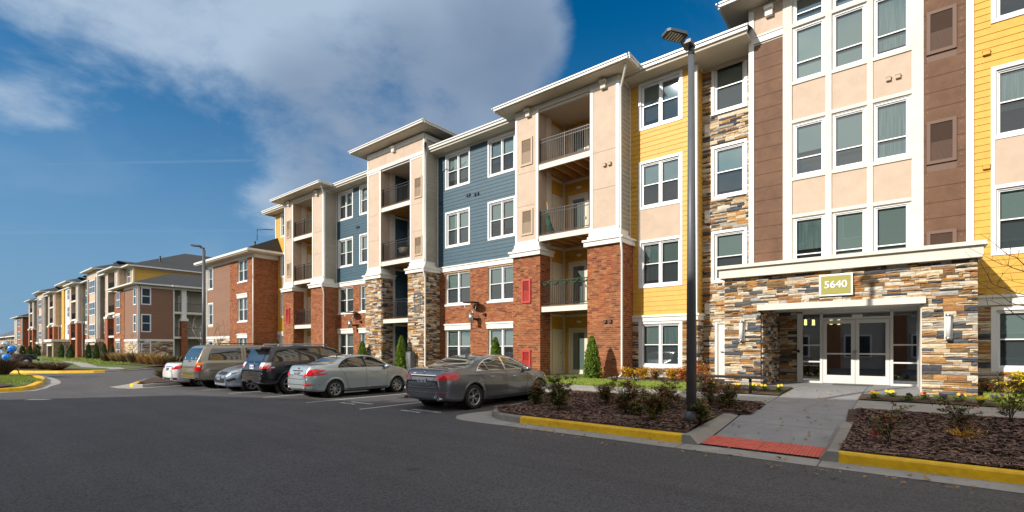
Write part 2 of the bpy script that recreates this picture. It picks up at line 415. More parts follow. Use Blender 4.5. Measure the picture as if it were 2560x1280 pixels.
def stones(F, parent, u0, u1, v0, v1, holes=(), single=False, seed=1, scale=1.0, name='stone_courses', weights=None):
    rr = random.Random(seed); mb = MB(); v = v0; W = weights or (4.3,2.3,3.6,3.2,2,3,2.6,3.6,2.6)
    protos = [UNIT.setdefault(('stone', ST[0].name, s_), unit_mesh('stone', 'stone', ST[0], s_)) for s_ in range(8)]
    pv = [([tuple(x.co) for x in p.vertices], [tuple(f.vertices) for f in p.polygons]) for p in protos]
    last = None
    def put(a, b, c, d):
        nonlocal last
        mi = rr.choices(range(9), W)[0]
        if mi == last: mi = rr.choices(range(9), W)[0]
        last = mi
        n = rr.uniform(.028, .088); s_ = rr.randrange(8); g = .006
        if single and LEFT['stone'] > 0 and (b-a) > .1:
            LEFT['stone'] -= 1; piece(F, 'stone', 'stone', a, b-g, c, d-g, n, ST[mi], parent, s_)
        else:
            vs, fs = pv[s_]
            P = [F.P((a+b-g)/2 + x*(b-a-g), (c+d-g)/2 + z*(d-c-g), -y*n) for x, y, z in vs]
            mb.add(P, fs, mi)
    while v < v1-.02:
        h = rr.choice((.085,.1,.115,.13,.15))*scale; h = min(h, v1-v)
        if v1-v-h < .04: h = v1-v
        for a, b in free(u0, u1, v+h/2, holes):
            x = a
            while x < b-.01:
                w = min(rr.uniform(.22, .62)*scale, b-x)
                if b-x-w < .09: w = b-x
                r = rr.random()
                if r < .62 and h > .08*scale:
                    t = h*rr.uniform(.4,.6)
                    if rr.random() < .5: put(x, x+w, v, v+t)
                    else: k = w*rr.uniform(.35,.65); put(x, x+k, v, v+t); put(x+k, x+w, v, v+t)
                    put(x, x+w, v+t, v+h)
                else: put(x, x+w, v, v+h)
                x += w
        v += h
    if mb.f: mb.build(name, ST, parent, kind='stuff')
def siding(F, parent, u0, u1, v0, v1, m_, holes=(), single=False, ex=.182, name='siding_boards'):
    mb = MB(); v = v0
    while v < v1-.02:
        vt = min(v+ex, v1)
        edges = sorted({v, vt})
        for a, b in free(u0, u1, (v+vt)/2, holes):
            if single and LEFT['siding_board'] > 0:
                LEFT['siding_board'] -= 1; piece(F, 'board', 'siding_board', a, b, v, vt, .020, m_, parent)
            else:
                P = F.P
                mb.add([P(a,v,0),P(b,v,0),P(b,v,.02),P(a,v,.02),P(b,vt,.004),P(a,vt,.004),P(b,vt,0),P(a,vt,0)],
                       [(3,2,4,5),(0,1,2,3),(1,6,4,2),(7,0,3,5)])
        v = vt
    if mb.f: mb.build(name, m_, parent, kind='stuff')
def window(F, parent, u0, u1, v0, v1, cols=2, rec=0.0, style='trim', seed=None, split=.5, simple=False, trimw=.10, awn=False):
    """a window with its trim; u0..v1 outside of trim"""
    rr = random.Random(seed if seed is not None else int((u0+v0*7)*100))
    mb = MB()
    if style == 'trim':
        frame_boxes(F, mb, u0, u1, v0, v1, trimw, .0, .035)
        a, b, c, d = u0+trimw, u1-trimw, v0+trimw*.9, v1-trimw
    elif style == 'brick':
        F.box(mb, u0-.05, u1+.05, v0, v0+.10, -.10, .05)
        a, b, c, d = u0, u1, v0+.10, v1
    else: a, b, c, d = u0, u1, v0, v1
    fn1 = -.02-rec; fn0 = fn1-.07
    frame_boxes(F, mb, a, b, c, d, .045, fn0-.06, fn1)
    w = mb.build('window', M['vinyl'], parent)
    n = cols; mull = .07
    cw = (b-a-.09-(n-1)*mull)/n
    for i in range(n):
        x0 = a+.045+i*(cw+mull); x1 = x0+cw
        y0, y1 = c+.045, d-.045; ym = y0+(y1-y0)*split
        if i: F.box(mm := MB(), x0-mull, x0, y0, y1, fn0-.06, fn1+.004); 
        if i: mm.build('mullion', M['vinyl'], w)
        sb = MB()
        frame_boxes(F, sb, x0, x1, y0, ym+.02, .035, fn0-.01, fn1-.02)
        frame_boxes(F, sb, x0, x1, ym-.015, y1, .035, fn0-.02, fn1-.035)
        sb.build('sash', M['vinyl'], w)
        nb = fn0-.018
        p = MB(); p.quad(F.P(x0,ym,nb),F.P(x1,ym,nb),F.P(x1,y1,nb),F.P(x0,y1,nb)); p.build('pane', M['glass'], w)
        p = MB(); nb2 = fn0-.004; p.quad(F.P(x0,y0,nb2),F.P(x1,y0,nb2),F.P(x1,ym,nb2),F.P(x0,ym,nb2)); p.build('pane', M['glass'] if awn else M['screen'], w)
        if not simple:
            r = rr.random(); bb = MB(); z0 = y0 if r < .5 else y0+(y1-y0)*rr.uniform(.08,.55)
            nn = fn0-.058
            bb.quad(F.P(x0,z0,nn),F.P(x1,z0,nn),F.P(x1,y1,nn),F.P(x0,y1,nn))
            bb.build('blind', BL[rr.choices((0,1,2,3),(4,3,2,1))[0]], w)
    return w
# ================================================================ GROUND
def ga(x):                                    # asphalt height, falling gently to the left
    return 0.0 if x > -12 else max(-.15, .009*(x+12))
def zw(y):                                    # entrance walk profile
    pts = [(8.6,.015),(9.2,.05),(10.6,.19),(12.1,.37),(14,.44),(16,.50),(19,.51)]
    if y <= pts[0][0]: return pts[0][1]
    for (a, b), (c, d) in zip(pts, pts[1:]):
        if y <= c: return b+(d-b)*(y-a)/(c-a)
    return pts[-1][1]
def gl(x, y):                                 # planted ground behind the kerbs of the near building
    t = 1 if x > -10 else max(0, 1-(-10-x)/26)
    e = .13 + (zw(y)-.13 if y > 10.2 else (zw(10.2)-.13)*max(0, (y-8.5))/1.7)
    e = max(.13, e)
    return e*t + (1-t)*.02
M['asphalt'] = mat('asphalt', (.104,.100,.104), .85, var=.12, vscale=.35, bump=.8, bscale=110, dirt=.06)
def asphalt_nodes():
    m = M['asphalt']; nt = m.node_tree; L = nt.links; b = nt.nodes['Principled BSDF']
    src = b.inputs['Base Color'].links[0].from_socket
    geo = nt.nodes.new('ShaderNodeNewGeometry')
    v = nt.nodes.new('ShaderNodeTexVoronoi'); v.inputs['Scale'].default_value = 42; L.new(geo.outputs['Position'], v.inputs['Vector'])
    mr = nt.nodes.new('ShaderNodeMapRange'); L.new(v.outputs['Distance'], mr.inputs[0]); mr.inputs[1].default_value = 0; mr.inputs[2].default_value = .8
    mr.inputs[3].default_value = 1.5; mr.inputs[4].default_value = .6
    # old tyre tracks and worn streaks run along the drive
    mp = nt.nodes.new('ShaderNodeMapping'); mp.inputs['Scale'].default_value = (.12, 1.1, 1); mp.inputs['Rotation'].default_value = (0,0,.25)
    L.new(geo.outputs['Position'], mp.inputs[0])
    nz = nt.nodes.new('ShaderNodeTexNoise'); nz.inputs['Scale'].default_value = 1.4; nz.inputs['Detail'].default_value = 9; nz.inputs['Roughness'].default_value = .65
    L.new(mp.outputs[0], nz.inputs['Vector'])
    m2 = nt.nodes.new('ShaderNodeMapRange'); L.new(nz.outputs['Fac'], m2.inputs[0]); m2.inputs[1].default_value = .3; m2.inputs[2].default_value = .75
    m2.inputs[3].default_value = .90; m2.inputs[4].default_value = 1.22
    mu = nt.nodes.new('ShaderNodeMath'); mu.operation = 'MULTIPLY'; L.new(mr.outputs[0], mu.inputs[0]); L.new(m2.outputs[0], mu.inputs[1])
    hv = nt.nodes.new('ShaderNodeHueSaturation'); L.new(src, hv.inputs['Color']); L.new(mu.outputs[0], hv.inputs['Value'])
    L.new(hv.outputs[0], b.inputs['Base Color'])
asphalt_nodes()
M['concrete'] = mat('concrete', (.36,.345,.32), .85, var=.14, vscale=3, bump=.25, bscale=90, dirt=.18)
M['concd'] = mat('weathered concrete', (.30,.28,.25), .85, var=.2, vscale=2.4, bump=.25, bscale=90, dirt=.25)
M['walk'] = mat('walk concrete', (.30,.30,.31), .8, var=.12, vscale=2, bump=.3, bscale=70, dirt=.18)
M['kerby'] = mat('yellow kerb paint', (.99,.55,.008), .5, var=.16, vscale=9, bump=.3, bscale=40, dirt=.28)
M['paint'] = mat('road paint', (.62,.62,.60), .7, var=.35, vscale=18)
M['mulch'] = mat('bark mulch', (.085,.048,.034), .95, var=.5, vscale=30, bump=.8, bscale=70)
M['chips'] = mat('bark chips', (.20,.12,.09), .9, var=.35, vscale=10, island=.75)
M['grass'] = mat('lawn', (.075,.135,.020), .9, var=.4, vscale=3, bump=.6, bscale=60, alt=(.13,.14,.035))
M['blade'] = mat('grass blades', (.20,.33,.03), .7, var=.35, vscale=4, alt=(.30,.33,.06), island=.3)
M['soil'] = mat('soil', (.085,.055,.035), .95, var=.4, vscale=12, bump=.6)
M['tactile'] = mat('tactile red', (.74,.145,.10), .6, var=.12, vscale=8, dirt=.2)
M['field'] = mat('open ground', (.09,.10,.045), .95, var=.4, vscale=.05)

mb = MB(); mb.box(-700, 500, -500, 700, -1.2, -.32)
mb.build('ground', M['field'], kind='structure')
mb = MB()                                     # asphalt, graded
xs = list(range(-60, 41, 2)); ys = list(range(-34, 31, 2))
for x in xs[:-1]:
    for y in ys[:-1]: mb.quad((x,y,ga(x)),(x+2,y,ga(x+2)),(x+2,y+2,ga(x+2)),(x,y+2,ga(x)))
mb.quad((-260,-34,-.15),(-60,-34,-.15),(-60,30,-.15),(-260,30,-.15))
mb.build('asphalt', M['asphalt'], kind='structure')

def poly_sheet(name, pts, zf, m_, kind='structure', step=1.0, **k):
    """fill a polygon with a grid clipped per row"""
    ymin = min(p[1] for p in pts); ymax = max(p[1] for p in pts)
    n = max(2, int((ymax-ymin)/step)); mb = MB(); rows = []
    def span(y):
        xs = []
        for (x0,y0),(x1,y1) in zip(pts, pts[1:]+pts[:1]):
            if (y0 <= y < y1) or (y1 <= y < y0): xs.append(x0+(x1-x0)*(y-y0)/(y1-y0))
        return (min(xs), max(xs)) if len(xs) >= 2 else None
    for j in range(n+1):
        y = min(max(ymin+(ymax-ymin)*j/n, ymin+1e-4), ymax-1e-4); rows.append((y, span(y)))
    nx = max(2, int((max(p[0] for p in pts)-min(p[0] for p in pts))/step)); nx = min(nx, 60)
    for (ya, a), (yb, b) in zip(rows, rows[1:]):
        if not a or not b: continue
        for i in range(nx):
            s, t = i/nx, (i+1)/nx
            q = [(a[0]+(a[1]-a[0])*s, ya), (a[0]+(a[1]-a[0])*t, ya), (b[0]+(b[1]-b[0])*t, yb), (b[0]+(b[1]-b[0])*s, yb)]
            mb.quad(*[(x, y, zf(x, y)) for x, y in q])
    return mb.build(name, m_, kind=kind, **k)
def kerb_run(path, zf, w=.16, h=.15, side=1, m_=None, parent=None, name='kerb', top0=None):
    """kerb extruded along path (outer face line); side=+1 body lies to the left of travel"""
    mb = MB(); n = len(path); prof = [(0,-.02),(.015,h-.03),(.035,h-.005),(.06,h),(w,h),(w,-.02)]
    rings = []
    for i in range(n):
        p = Vector(path[i]); a = Vector(path[max(0,i-1)]); b = Vector(path[min(n-1,i+1)])
        d = (b-a).normalized(); nn = Vector((-d.y, d.x))*side
        rings.append([(p.x+nn.x*o, p.y+nn.y*o, zf(p.x, p.y)+z) for o, z in prof])
    k = len(prof)
    vs = [q for r in rings for q in r]
    fs = [(i*k+j, (i+1)*k+j, (i+1)*k+j+1, i*k+j+1) for i in range(n-1) for j in range(k-1)]
    fs += [tuple(range(k)), tuple((n-1)*k+j for j in range(k))[::-1]]
    mb.add(vs, fs)
    return mb.build(name, m_, parent)
def ribbon(pa, pb, zf, m_, name, parent=None, dz=.004, kind=None):
    mb = MB()
    for (a, b, c, d) in zip(pa, pa[1:], pb[1:], pb): mb.quad(*[(x, y, zf(x, y)+dz) for x, y in (a, b, c, d)])
    return mb.build(name, m_, parent, kind=kind)
flat = lambda x, y: ga(x)
# --- kerb and gutter of the near islands
kerb = thing('kerb', None, None, (-2.85, 8.4, 0)); kerb['kind'] = 'structure'
kerb_run([(-6.56,8.4),(-5,8.4),(-3,8.4)], flat, m_=M['kerby'], parent=kerb, name='painted_kerb')
kerb_run([(-.88,8.4),(1,8.4),(3,8.42),(6,8.46),(12,8.5)], flat, m_=M['kerby'], parent=kerb, name='painted_kerb')
kerb_run([(-8.22,13.2),(-8.22,11.5),(-8.2,9.9),(-8.08,9.35),(-7.78,8.85),(-7.3,8.52),(-6.8,8.41),(-6.565,8.4)], flat, m_=M['concd'], parent=kerb, name='bare_kerb', w=.17)
kerb_run([(-8.22,13.2),(-11,13.2),(-27.3,13.2)][::-1], flat, m_=M['concd'], parent=kerb, name='bare_kerb')
# ramp flares
for x0, x1, sgn in ((-3.0,-2.72,1),(-.98,-.74,-1)):
    fl = MB(); yy = [8.4,8.9,9.6,10.3,11.0]; h0 = [.15,.165,.20,.235,.27]
    for i in range(4):
        za, zb = h0[i], h0[i+1]
        inner = x1 if sgn > 0 else x0; outer = x0 if sgn > 0 else x1; top = x0+.14 if sgn > 0 else x1-.14
        A, B = yy[i], yy[i+1]
        fl.quad((outer,A,za),(top,A,za),(top,B,zb),(outer,B,zb)); fl.quad((top,A,za),(inner,A,zw(A)),(inner,B,zw(B)),(top,B,zb))
        fl.quad((outer,A,za-.2),(outer,A,za),(outer,B,zb),(outer,B,zb-.2))
    fl.quad((outer,8.4,-.02),(inner,8.4,-.02),(inner,8.4,.016),(top,8.4,.15)); fl.quad((outer,8.4,-.02),(top,8.4,.15),(outer,8.4,.15),(outer,8.4,.14))
    fl.build('flared_kerb', M['concd'], kerb)
gut = thing('gutter_pan', None, None, (-2.85,7.95,0)); gut['kind'] = 'structure'
xsj = [-6.6,-2.95,-.95,2.1,5.2,8.3,11.8]
for a, b in zip(xsj, xsj[1:]):
    ribbon([(a+.008,7.93),(b-.008,7.93)],[(a+.008,8.43),(b-.008,8.43)], flat, M['concrete'], 'pan_slab', gut)
ribbon([(-6.61,7.93),(-7.3,7.9),(-7.85,7.92),(-8.2,8.05),(-8.5,8.4),(-8.55,8.9),(-8.45,9.6),(-8.32,10.6)],
       [(-6.61,8.45),(-6.9,8.5),(-7.3,8.6),(-7.75,8.9),(-8.0,9.3),(-8.12,9.6),(-8.2,9.9),(-8.22,10.6)], flat, M['concrete'], 'pan_slab', gut)
# --- mulch beds
def mz(x, y):
    return gl(x, y)+.025 + .05*math.sin(x*1.9+y)*math.sin(y*2.3) * (max(0,min(1,(y-8.8)*2))*max(0,min(1,abs(x+1.7)*1.5-1.6))*max(0,min(1,(12.1-y)*2))) + (.10*math.exp(-((x+3.3)**2+(y-9.6)**2)/.9) if x < -2.9 and y > 8.7 else 0)
poly_sheet('mulch_bed', [(-8.06,9.6),(-7.95,9.3),(-7.6,8.85),(-7.2,8.62),(-6.8,8.55),(-2.98,8.55),(-2.98,10.9),(-2.5,11.05),(-2.47,12.22),(-8.06,12.22)], mz, M['mulch'], step=.22)
poly_sheet('mulch_bed', [(-.76,8.56),(9,8.6),(9,12.6),(-.9,12.3)], mz, M['mulch'], step=.25)
def chips(name, regions, n, zf, m_, lmax=.085, seed=3, wd=.010):
    rr = random.Random(seed); mb = MB()
    for _ in range(n):
        x0, x1, y0, y1 = rr.choice(regions); x, y = rr.uniform(x0, x1), rr.uniform(y0, y1)
        a = rr.uniform(0, 6.28); l = rr.uniform(.012, lmax)*rr.uniform(.5,1); w = rr.uniform(.004, wd); t = rr.uniform(-.5,.5)
        c, s = math.cos(a), math.sin(a); z = zf(x, y)+.012+rr.random()*.012
        dz = math.sin(t)*l*.5
        mb.add([(x-c*l+s*w,y-s*l-c*w,z-dz),(x+c*l+s*w,y+s*l-c*w,z+dz),(x+c*l-s*w,y+s*l+c*w,z+dz+w),(x-c*l-s*w,y-s*l+c*w,z-dz+w)], [(0,1,2,3)])
    return mb.build(name, m_, kind='stuff')
tag(chips('bark_chips', [(-8.0,-3.05,9.1,12.2),(-8.0,-3.05,9.1,12.2),(-7.4,-3.05,8.6,9.6),(-3.05,-2.52,11.1,12.2)], 22000, mz, M['chips']), 'loose dark bark chips covering the bed left of the entrance walk', 'mulch')
tag(chips('bark_chips', [(-.74,5.5,8.58,12.2)], 26000, mz, M['chips'], seed=5), 'loose dark bark chips covering the bed right of the entrance walk', 'mulch')
# --- walks
walk = thing('entrance_walk', None, None, (-1.8,8.6,0)); walk['kind'] = 'structure'
def slab(parent, x0, x1, y0, y1, zf, m_=None, name='slab', g=.007, ny=3):
    mb = MB()
    for i in range(ny):
        a = y0+g+(y1-y0-2*g)*i/ny; b = y0+g+(y1-y0-2*g)*(i+1)/ny
        mb.quad((x0+g,a,zf(a)),(x1-g,a,zf(a)),(x1-g,b,zf(b)),(x0+g,b,zf(b)))
    for (xa,ya,xb,yb) in ((x0+g,y0+g,x1-g,y0+g),(x1-g,y0+g,x1-g,y1-g),(x0+g,y0+g,x0+g,y1-g),(x0+g,y1-g,x1-g,y1-g)):
        mb.quad((xa,ya,zf(ya)-.08),(xb,yb,zf(yb)-.08),(xb,yb,zf(yb)),(xa,ya,zf(ya)))
    return mb.build(name, m_ or M['walk'], parent)
ysl = [9.22,10.45,11.6,12.7,13.8,14.9,16.05]
for a, b in zip(ysl, ysl[1:]): slab(walk, -2.7+(.25 if a > 11 else 0), -.96+(.12 if a>10 else 0), a, b, zw)
bed_ = MB(); 
for a, b in zip([8.4]+ysl, ysl): bed_.quad((-2.8,a,zw(a)-.03),(-.8,a,zw(a)-.03),(-.8,b,zw(b)-.03),(-2.8,b,zw(b)-.03))
bed_.build('joint_bed', M['stonejoint'], walk)
for i in range(2):                             # tactile plates with truncated domes
    xa = -2.72+i*.875; pl = MB()
    pl.quad((xa+.004,8.5,.022),(xa+.871,8.5,.022),(xa+.871,9.2,.056),(xa+.004,9.2,.056)); p = pl.build('tactile_plate', M['tactile'], walk)
    dm = MB()
    for a in range(18):
        for b in range(12):
            x = xa+.03+a*.048; y = 8.53+b*.058; z = .022+(y-8.5)*.0486
            ring = lambda r, zz: [(x+r*math.cos(t*math.pi/3), y+r*math.sin(t*math.pi/3), zz) for t in range(6)]
            dm.add(ring(.017, z)+ring(.009, z+.009), [(k,(k+1)%6,6+(k+1)%6,6+k) for k in range(6)]+[(6,7,8,9,10,11)])
    dm.build('domes', M['tactile'], p, kind='stuff')
# porch floor
slab(walk, -4.5, -2.45, 16.05, 18.9, zw); slab(walk, -2.45, -.84, 16.05, 18.9, zw); slab(walk, -.84, .55, 15.2, 18.9, zw)
mb = MB(); mb.box(-4.6, 1.6, 15.95, 19, -.2, .47); mb.build('porch_base', M['walk'], walk)
mat_o = MB(); mat_o.box(-1.75,-.75,18.0,18.75,.512,.522); mat_o.build('door_mat', M['black'], label='thin dark door mat lying before the entrance doors', cat='mat')
side = thing('sidewalk', None, None, (-5,13,0)); side['kind'] = 'structure'
for k in range(5):
    xb = -2.45-k*1.8; slab(side, xb-1.8, xb, 12.2, 13.75, lambda y, xb=xb: gl(xb-.9, y)+.012, M['concrete'])
for k in range(5):
    xa = -.84+k*1.8; slab(side, xa, xa+1.8, 12.3, 13.8, lambda y: gl(0, y)+.012, M['concrete'])
for k in range(9):
    xb = -11.45-k*1.8; slab(side, xb-1.8, xb, 13.36, 14.8, lambda y, xb=xb: ga(xb)+.16, M['concrete'])
# --- lawn by the near building
def lz(x, y): return gl(x, y)
poly_sheet('lawn', [(-11.4,13.7),(-2.45,13.7),(-2.45,20),(-11.4,20)], lambda x,y: gl(x,y)-.004, M['grass'], step=.6)
poly_sheet('lawn', [(-.84,13.75),(12,13.75),(12,20),(-.84,20)], lambda x,y: gl(x,y)-.004, M['grass'], step=.6)
poly_sheet('lawn', [(-62,14.8),(-11.4,14.8),(-11.4,24),(-62,24)], lambda x,y: .13*(1 if x>-30 else .6)+ (gl(x,y)-.13)*max(0,min(1,(y-14.8)/1.5)) , M['grass'], step=1)
def blades(name, regions, n, zf, seed=1, h=.07, m_=None, label=None):
    rr = random.Random(seed); mb = MB()
    for _ in range(n):
        x0,x1,y0,y1 = rr.choice(regions); x, y = rr.uniform(x0,x1), rr.uniform(y0,y1); z = zf(x,y)
        a = rr.uniform(0,6.28); c, s = math.cos(a)*.006*h/.07, math.sin(a)*.006*h/.07; hh = h*rr.uniform(.5,1.2)
        lx, ly = rr.uniform(-.5,.5)*hh, rr.uniform(-.5,.5)*hh
        mb.add([(x-c,y-s,z-.01),(x+c,y+s,z-.01),(x+lx,y+ly,z+hh)], [(0,1,2)])
    return tag(mb.build(name, m_ or M['blade'], kind='stuff'), label, 'grass')
blades('grass', [(-9.8,-4.9,13.78,15.9)], 16000, lz, 1, label='short green grass in front of the yellow wing beside the entrance')
blades('grass', [(1.5,6.5,13.85,16.6)], 15000, lz, 2, .09, label='short green grass right of the stone porch')
# planting strips of bare mulch near walls
poly_sheet('planting_bed', [(-9.9,15.9),(-4.6,15.9),(-4.6,18.6),(-9.9,18.6)], lambda x,y: gl(x,y)+.02, M['soil'], step=.6)
poly_sheet('planting_bed', [(-.84,13.85),(1.5,13.85),(1.5,15.1),(-.84,15.1)], lambda x,y: gl(x,y)+.03, M['soil'], step=.4)
poly_sheet('planting_bed', [(1.45,16.6),(8,16.6),(8,18),(1.45,18)], lambda x,y: gl(x,y)+.03, M['soil'], step=.6)
poly_sheet('planting_bed', [(-4.9,13.8),(-2.5,13.8),(-2.5,16.0),(-4.9,16.0)], lambda x,y: gl(x,y)+.03, M['soil'], step=.4)
tag(chips('gravel', [(-8.6,-7.3,16.2,17.6)], 1200, lambda x,y: gl(x,y)+.03, M['concrete'], .03, 9, .02), 'pale river stones round the downspout foot', 'gravel')
# --- stall lines and lettering
park = thing('parking_marking', None, None, (-15,8,0)); park['kind'] = 'structure'
for xl in (-11.4,-14.2,-17.1,-19.9,-22.6):
    ribbon([(xl-.05,7.6),(xl-.05,13.1)],[(xl+.05,7.6),(xl+.05,13.1)], flat, M['paint'], 'stall_line', park)
def text_obj(body, size, loc, rot, m_, parent, name, ext=.001, align='CENTER', font_bold=0, sx=1, sy=1, off=0):
    cu = bpy.data.curves.new(name, 'FONT'); cu.body = body; cu.size = size; cu.align_x = align; cu.align_y = 'CENTER'; cu.extrude = ext; cu.offset = off
    t = bpy.data.objects.new(name, cu); COL.objects.link(t)
    dg = bpy.context.evaluated_depsgraph_get(); me = bpy.data.meshes.new_from_object(t.evaluated_get(dg))
    bpy.data.objects.remove(t); me.materials.clear(); me.materials.append(m_)
    o = bpy.data.objects.new(name, me); COL.objects.link(o)
    mw = Matrix.Translation(loc) @ rot @ Matrix.Diagonal((sx, sy, 1, 1)); o.matrix_world = mw
    if parent is not None: o.parent = parent; o.matrix_parent_inverse = WM[parent.name].inverted(); o.matrix_basis = mw
    return o
for xc in (-12.75, -9.85):
    text_obj('RESERVED', .21, (xc+.1,8.50,.005), Matrix.Identity(4), M['paint'], park, 'lettering', sx=1.15, off=.006)
    text_obj('VISITOR', .19, (xc-.15,8.18,.005), Matrix.Identity(4), M['paint'], park, 'lettering', sx=1.15, off=.006)
for x, y in ((-24.6,1.2),(-22.9,2.75),(-25.7,-.1)):
    ribbon([(x-.3,y-.12),(x+.25,y+.35)],[(x-.15,y-.35),(x+.45,y+.12)], flat, M['paint'], 'crossing_bar', park)

def stains():
    rr = random.Random(31); m_ = mat('oil stain', (.035,.033,.033), .55, var=.3, vscale=20)
    for k, (x, y, r) in enumerate(((-12.6,9.3,.22),(-12.9,10.4,.34),(-12.4,11.3,.15),(-9.8,8.0,.12),(-15.6,7.6,.16),(-5.2,4.3,.10),(-9.2,5.1,.14))):
        mb = MB(); n = 18; ph = rr.uniform(0,6)
        pts = [(x+r*(1+.25*math.sin(3*a+ph)+rr.uniform(-.15,.15))*math.cos(a), y+r*.8*(1+.2*math.sin(2*a+ph)+rr.uniform(-.15,.15))*math.sin(a)) for a in [2*math.pi*i/n for i in range(n)]]
        mb.add([(a, b, ga(a)+.003) for a, b in pts], [tuple(range(n))]); mb.build('oil_stain', m_, kind='structure')
stains()
leafm = mat('fallen leaves', (.30,.14,.05), .8, alt=(.45,.30,.10), vscale=8)
tag(chips('fallen_leaves', [(-6.5,6,7.9,8.38),(-6.5,6,7.3,7.95),(-2.6,-1,9,16),(-8,6,8.6,12)], 420, lambda x, y: max(mz(x,y) if y > 8.5 and not -2.7 < x < -.8 else (zw(y) if y > 8.5 else .006), .004), leafm, .045, 41, .02), 'scattered fallen leaves along the near kerb and walk', 'leaves')
# ================================================================ NEAR APARTMENT BUILDING
B1 = thing('apartment_building', 'four storey apartment building with yellow and blue siding, brick bays and stone entrance porch', 'building', (-15, 19, .2))
F18 = Face('y', 18.0); F187 = Face('y', 18.7)
rows4 = [(.88,2.68),(3.98,5.84),(7.05,8.92),(10.14,11.98)]
ZB = -.3
# ---- yellow wing section with double windows, stone base
def part(name, label=None):
    return thing_part(name, label)
def thing_part(name, parent, label=None):
    o = bpy.data.objects.new(name, None); COL.objects.link(o); o.parent = parent
    o.matrix_parent_inverse = WM[parent.name].inverted(); WM[o.name] = Matrix.Identity(4)
    return tag(o, label)
def wallpart(name, F, u0, u1, v0, v1, holes, m_, label=None):
    w = wall_sheet(F, B1, name, u0, u1, v0, v1, holes, m_, depth=.27)
    return tag(w, label)
# stone recess (further back) with single windows and a white door
hw = [(-5.57,-4.34,4.05,5.96),(-5.57,-4.34,7.13,9.10),(-5.57,-4.34,10.25,12.2)]
# entrance porch first so its stones are the ones built singly
PX0, PX1, PY = -4.42, 1.38, 16.2
FP = Face('y', PY)
porch_hole = [(-3.38, .34, -1, 2.86)]
pm = MB()
for a, b, c_, d_ in ((PX0,-3.38,ZB,3.86),(.34,PX1,ZB,3.86),(-3.38,.34,2.86,3.86)): FP.box(pm, a, b, c_, d_, -.25, 0, 0, True)
pw = tag(pm.build('porch_wall', M['stonejoint'], B1), 'stone veneer porch front')
stones(FP, pw, PX0, PX1, .45, 3.86, porch_hole, single=True, seed=11, scale=.88)
# porch inner faces
FPs = Face('x', -3.38); w = wall_sheet(FPs, B1, 'porch_side_wall', PY, 18.8, ZB, 3.0, [], M['stonejoint'])
stones(FPs, w, PY+.02, 18.8, .48, 2.85, seed=12, scale=.8)
FPb = Face('y', 18.76); w = wall_sheet(FPb, B1, 'porch_back_wall', -3.36, -2.8, ZB, 3.0, [], M['stonejoint'])
stones(FPb, w, -3.33, -2.81, .5, 2.85, seed=13, scale=.9)
rb = MB(); rb.box(-3.36, .33, PY+.02, 18.9, 2.86, 2.95); rb.box(.32,.36,PY+.02,18.8,.45,2.86); rb.build('porch_ceiling', M['white'], B1)
rb = MB(); rb.box(PX0, PX1, PY+.03, 18.0, 3.9, 4.1); rb.box(PX1-.02,PX1,PY+.01,18.0,ZB,3.86); rb.box(PX0,PX0+.02,PY+.01,18.0,ZB,3.86); rb.build('porch_roof', M['cream'], B1)
for rx in (-2.3, -.35):
    d = MB(); d.lathe([(0,2.852),(.09,2.852),(.10,2.859),(.11,2.859)], 16, (rx, 17.1, 0)); d.build('recessed_light', M['alu'], B1)
c = MB(); c.box(PX0-.12, PX1+.08, 15.97, 18.0, 3.82, 4.10); c.build('cornice', M['cream'], B1)
c = MB(); c.box(PX0-.19, PX1+.15, 15.88, 18.0, 4.10, 4.13); c.box(PX0-.17, PX1+.13, 15.90, 18.0, 4.134, 4.20); c.build('cornice_cap', M['cream'], B1)
c = MB(); c.box(-3.46, .42, 16.02, 16.22, 2.78, 2.95); c.build('lintel', M['cream'], B1)
# number sign
s = thing_part('number_sign', B1)
c = MB(); c.box(-1.87,-1.09,16.06,16.14,3.10,3.70); c.build('sign_frame', M['signw'], s)
c = MB(); c.box(-1.82,-1.14,16.045,16.07,3.15,3.65); c.build('sign_panel', M['olive'], s)
text_obj('5640', .275, (-1.48,16.04,3.40), Matrix.Rotation(math.pi/2,4,'X'), M['signw'], s, 'digits', .006, off=.004, sx=.98)
# wall lights on the porch
for x in (-3.90, .84):
    s = thing_part('wall_light', B1)
    c = MB(); c.box(x-.075, x+.075, 16.09, 16.16, 1.84, 2.50); c.build('back_plate', M['cream'], s)
    c = MB(); c.tube([(x,16.03,1.90),(x,16.03,2.45)], .048, 12); c.build('lens', M['sconce'], s)
    c = MB(); c.tube([(x,16.03,1.86),(x,16.03,1.92)], .056, 12); c.tube([(x,16.03,2.43),(x,16.03,2.49)], .056, 12); c.box(x-.05,x+.05,16.03,16.09,1.87,1.9); c.box(x-.05,x+.05,16.03,16.09,2.44,2.47); c.build('bracket', M['metal'], s)
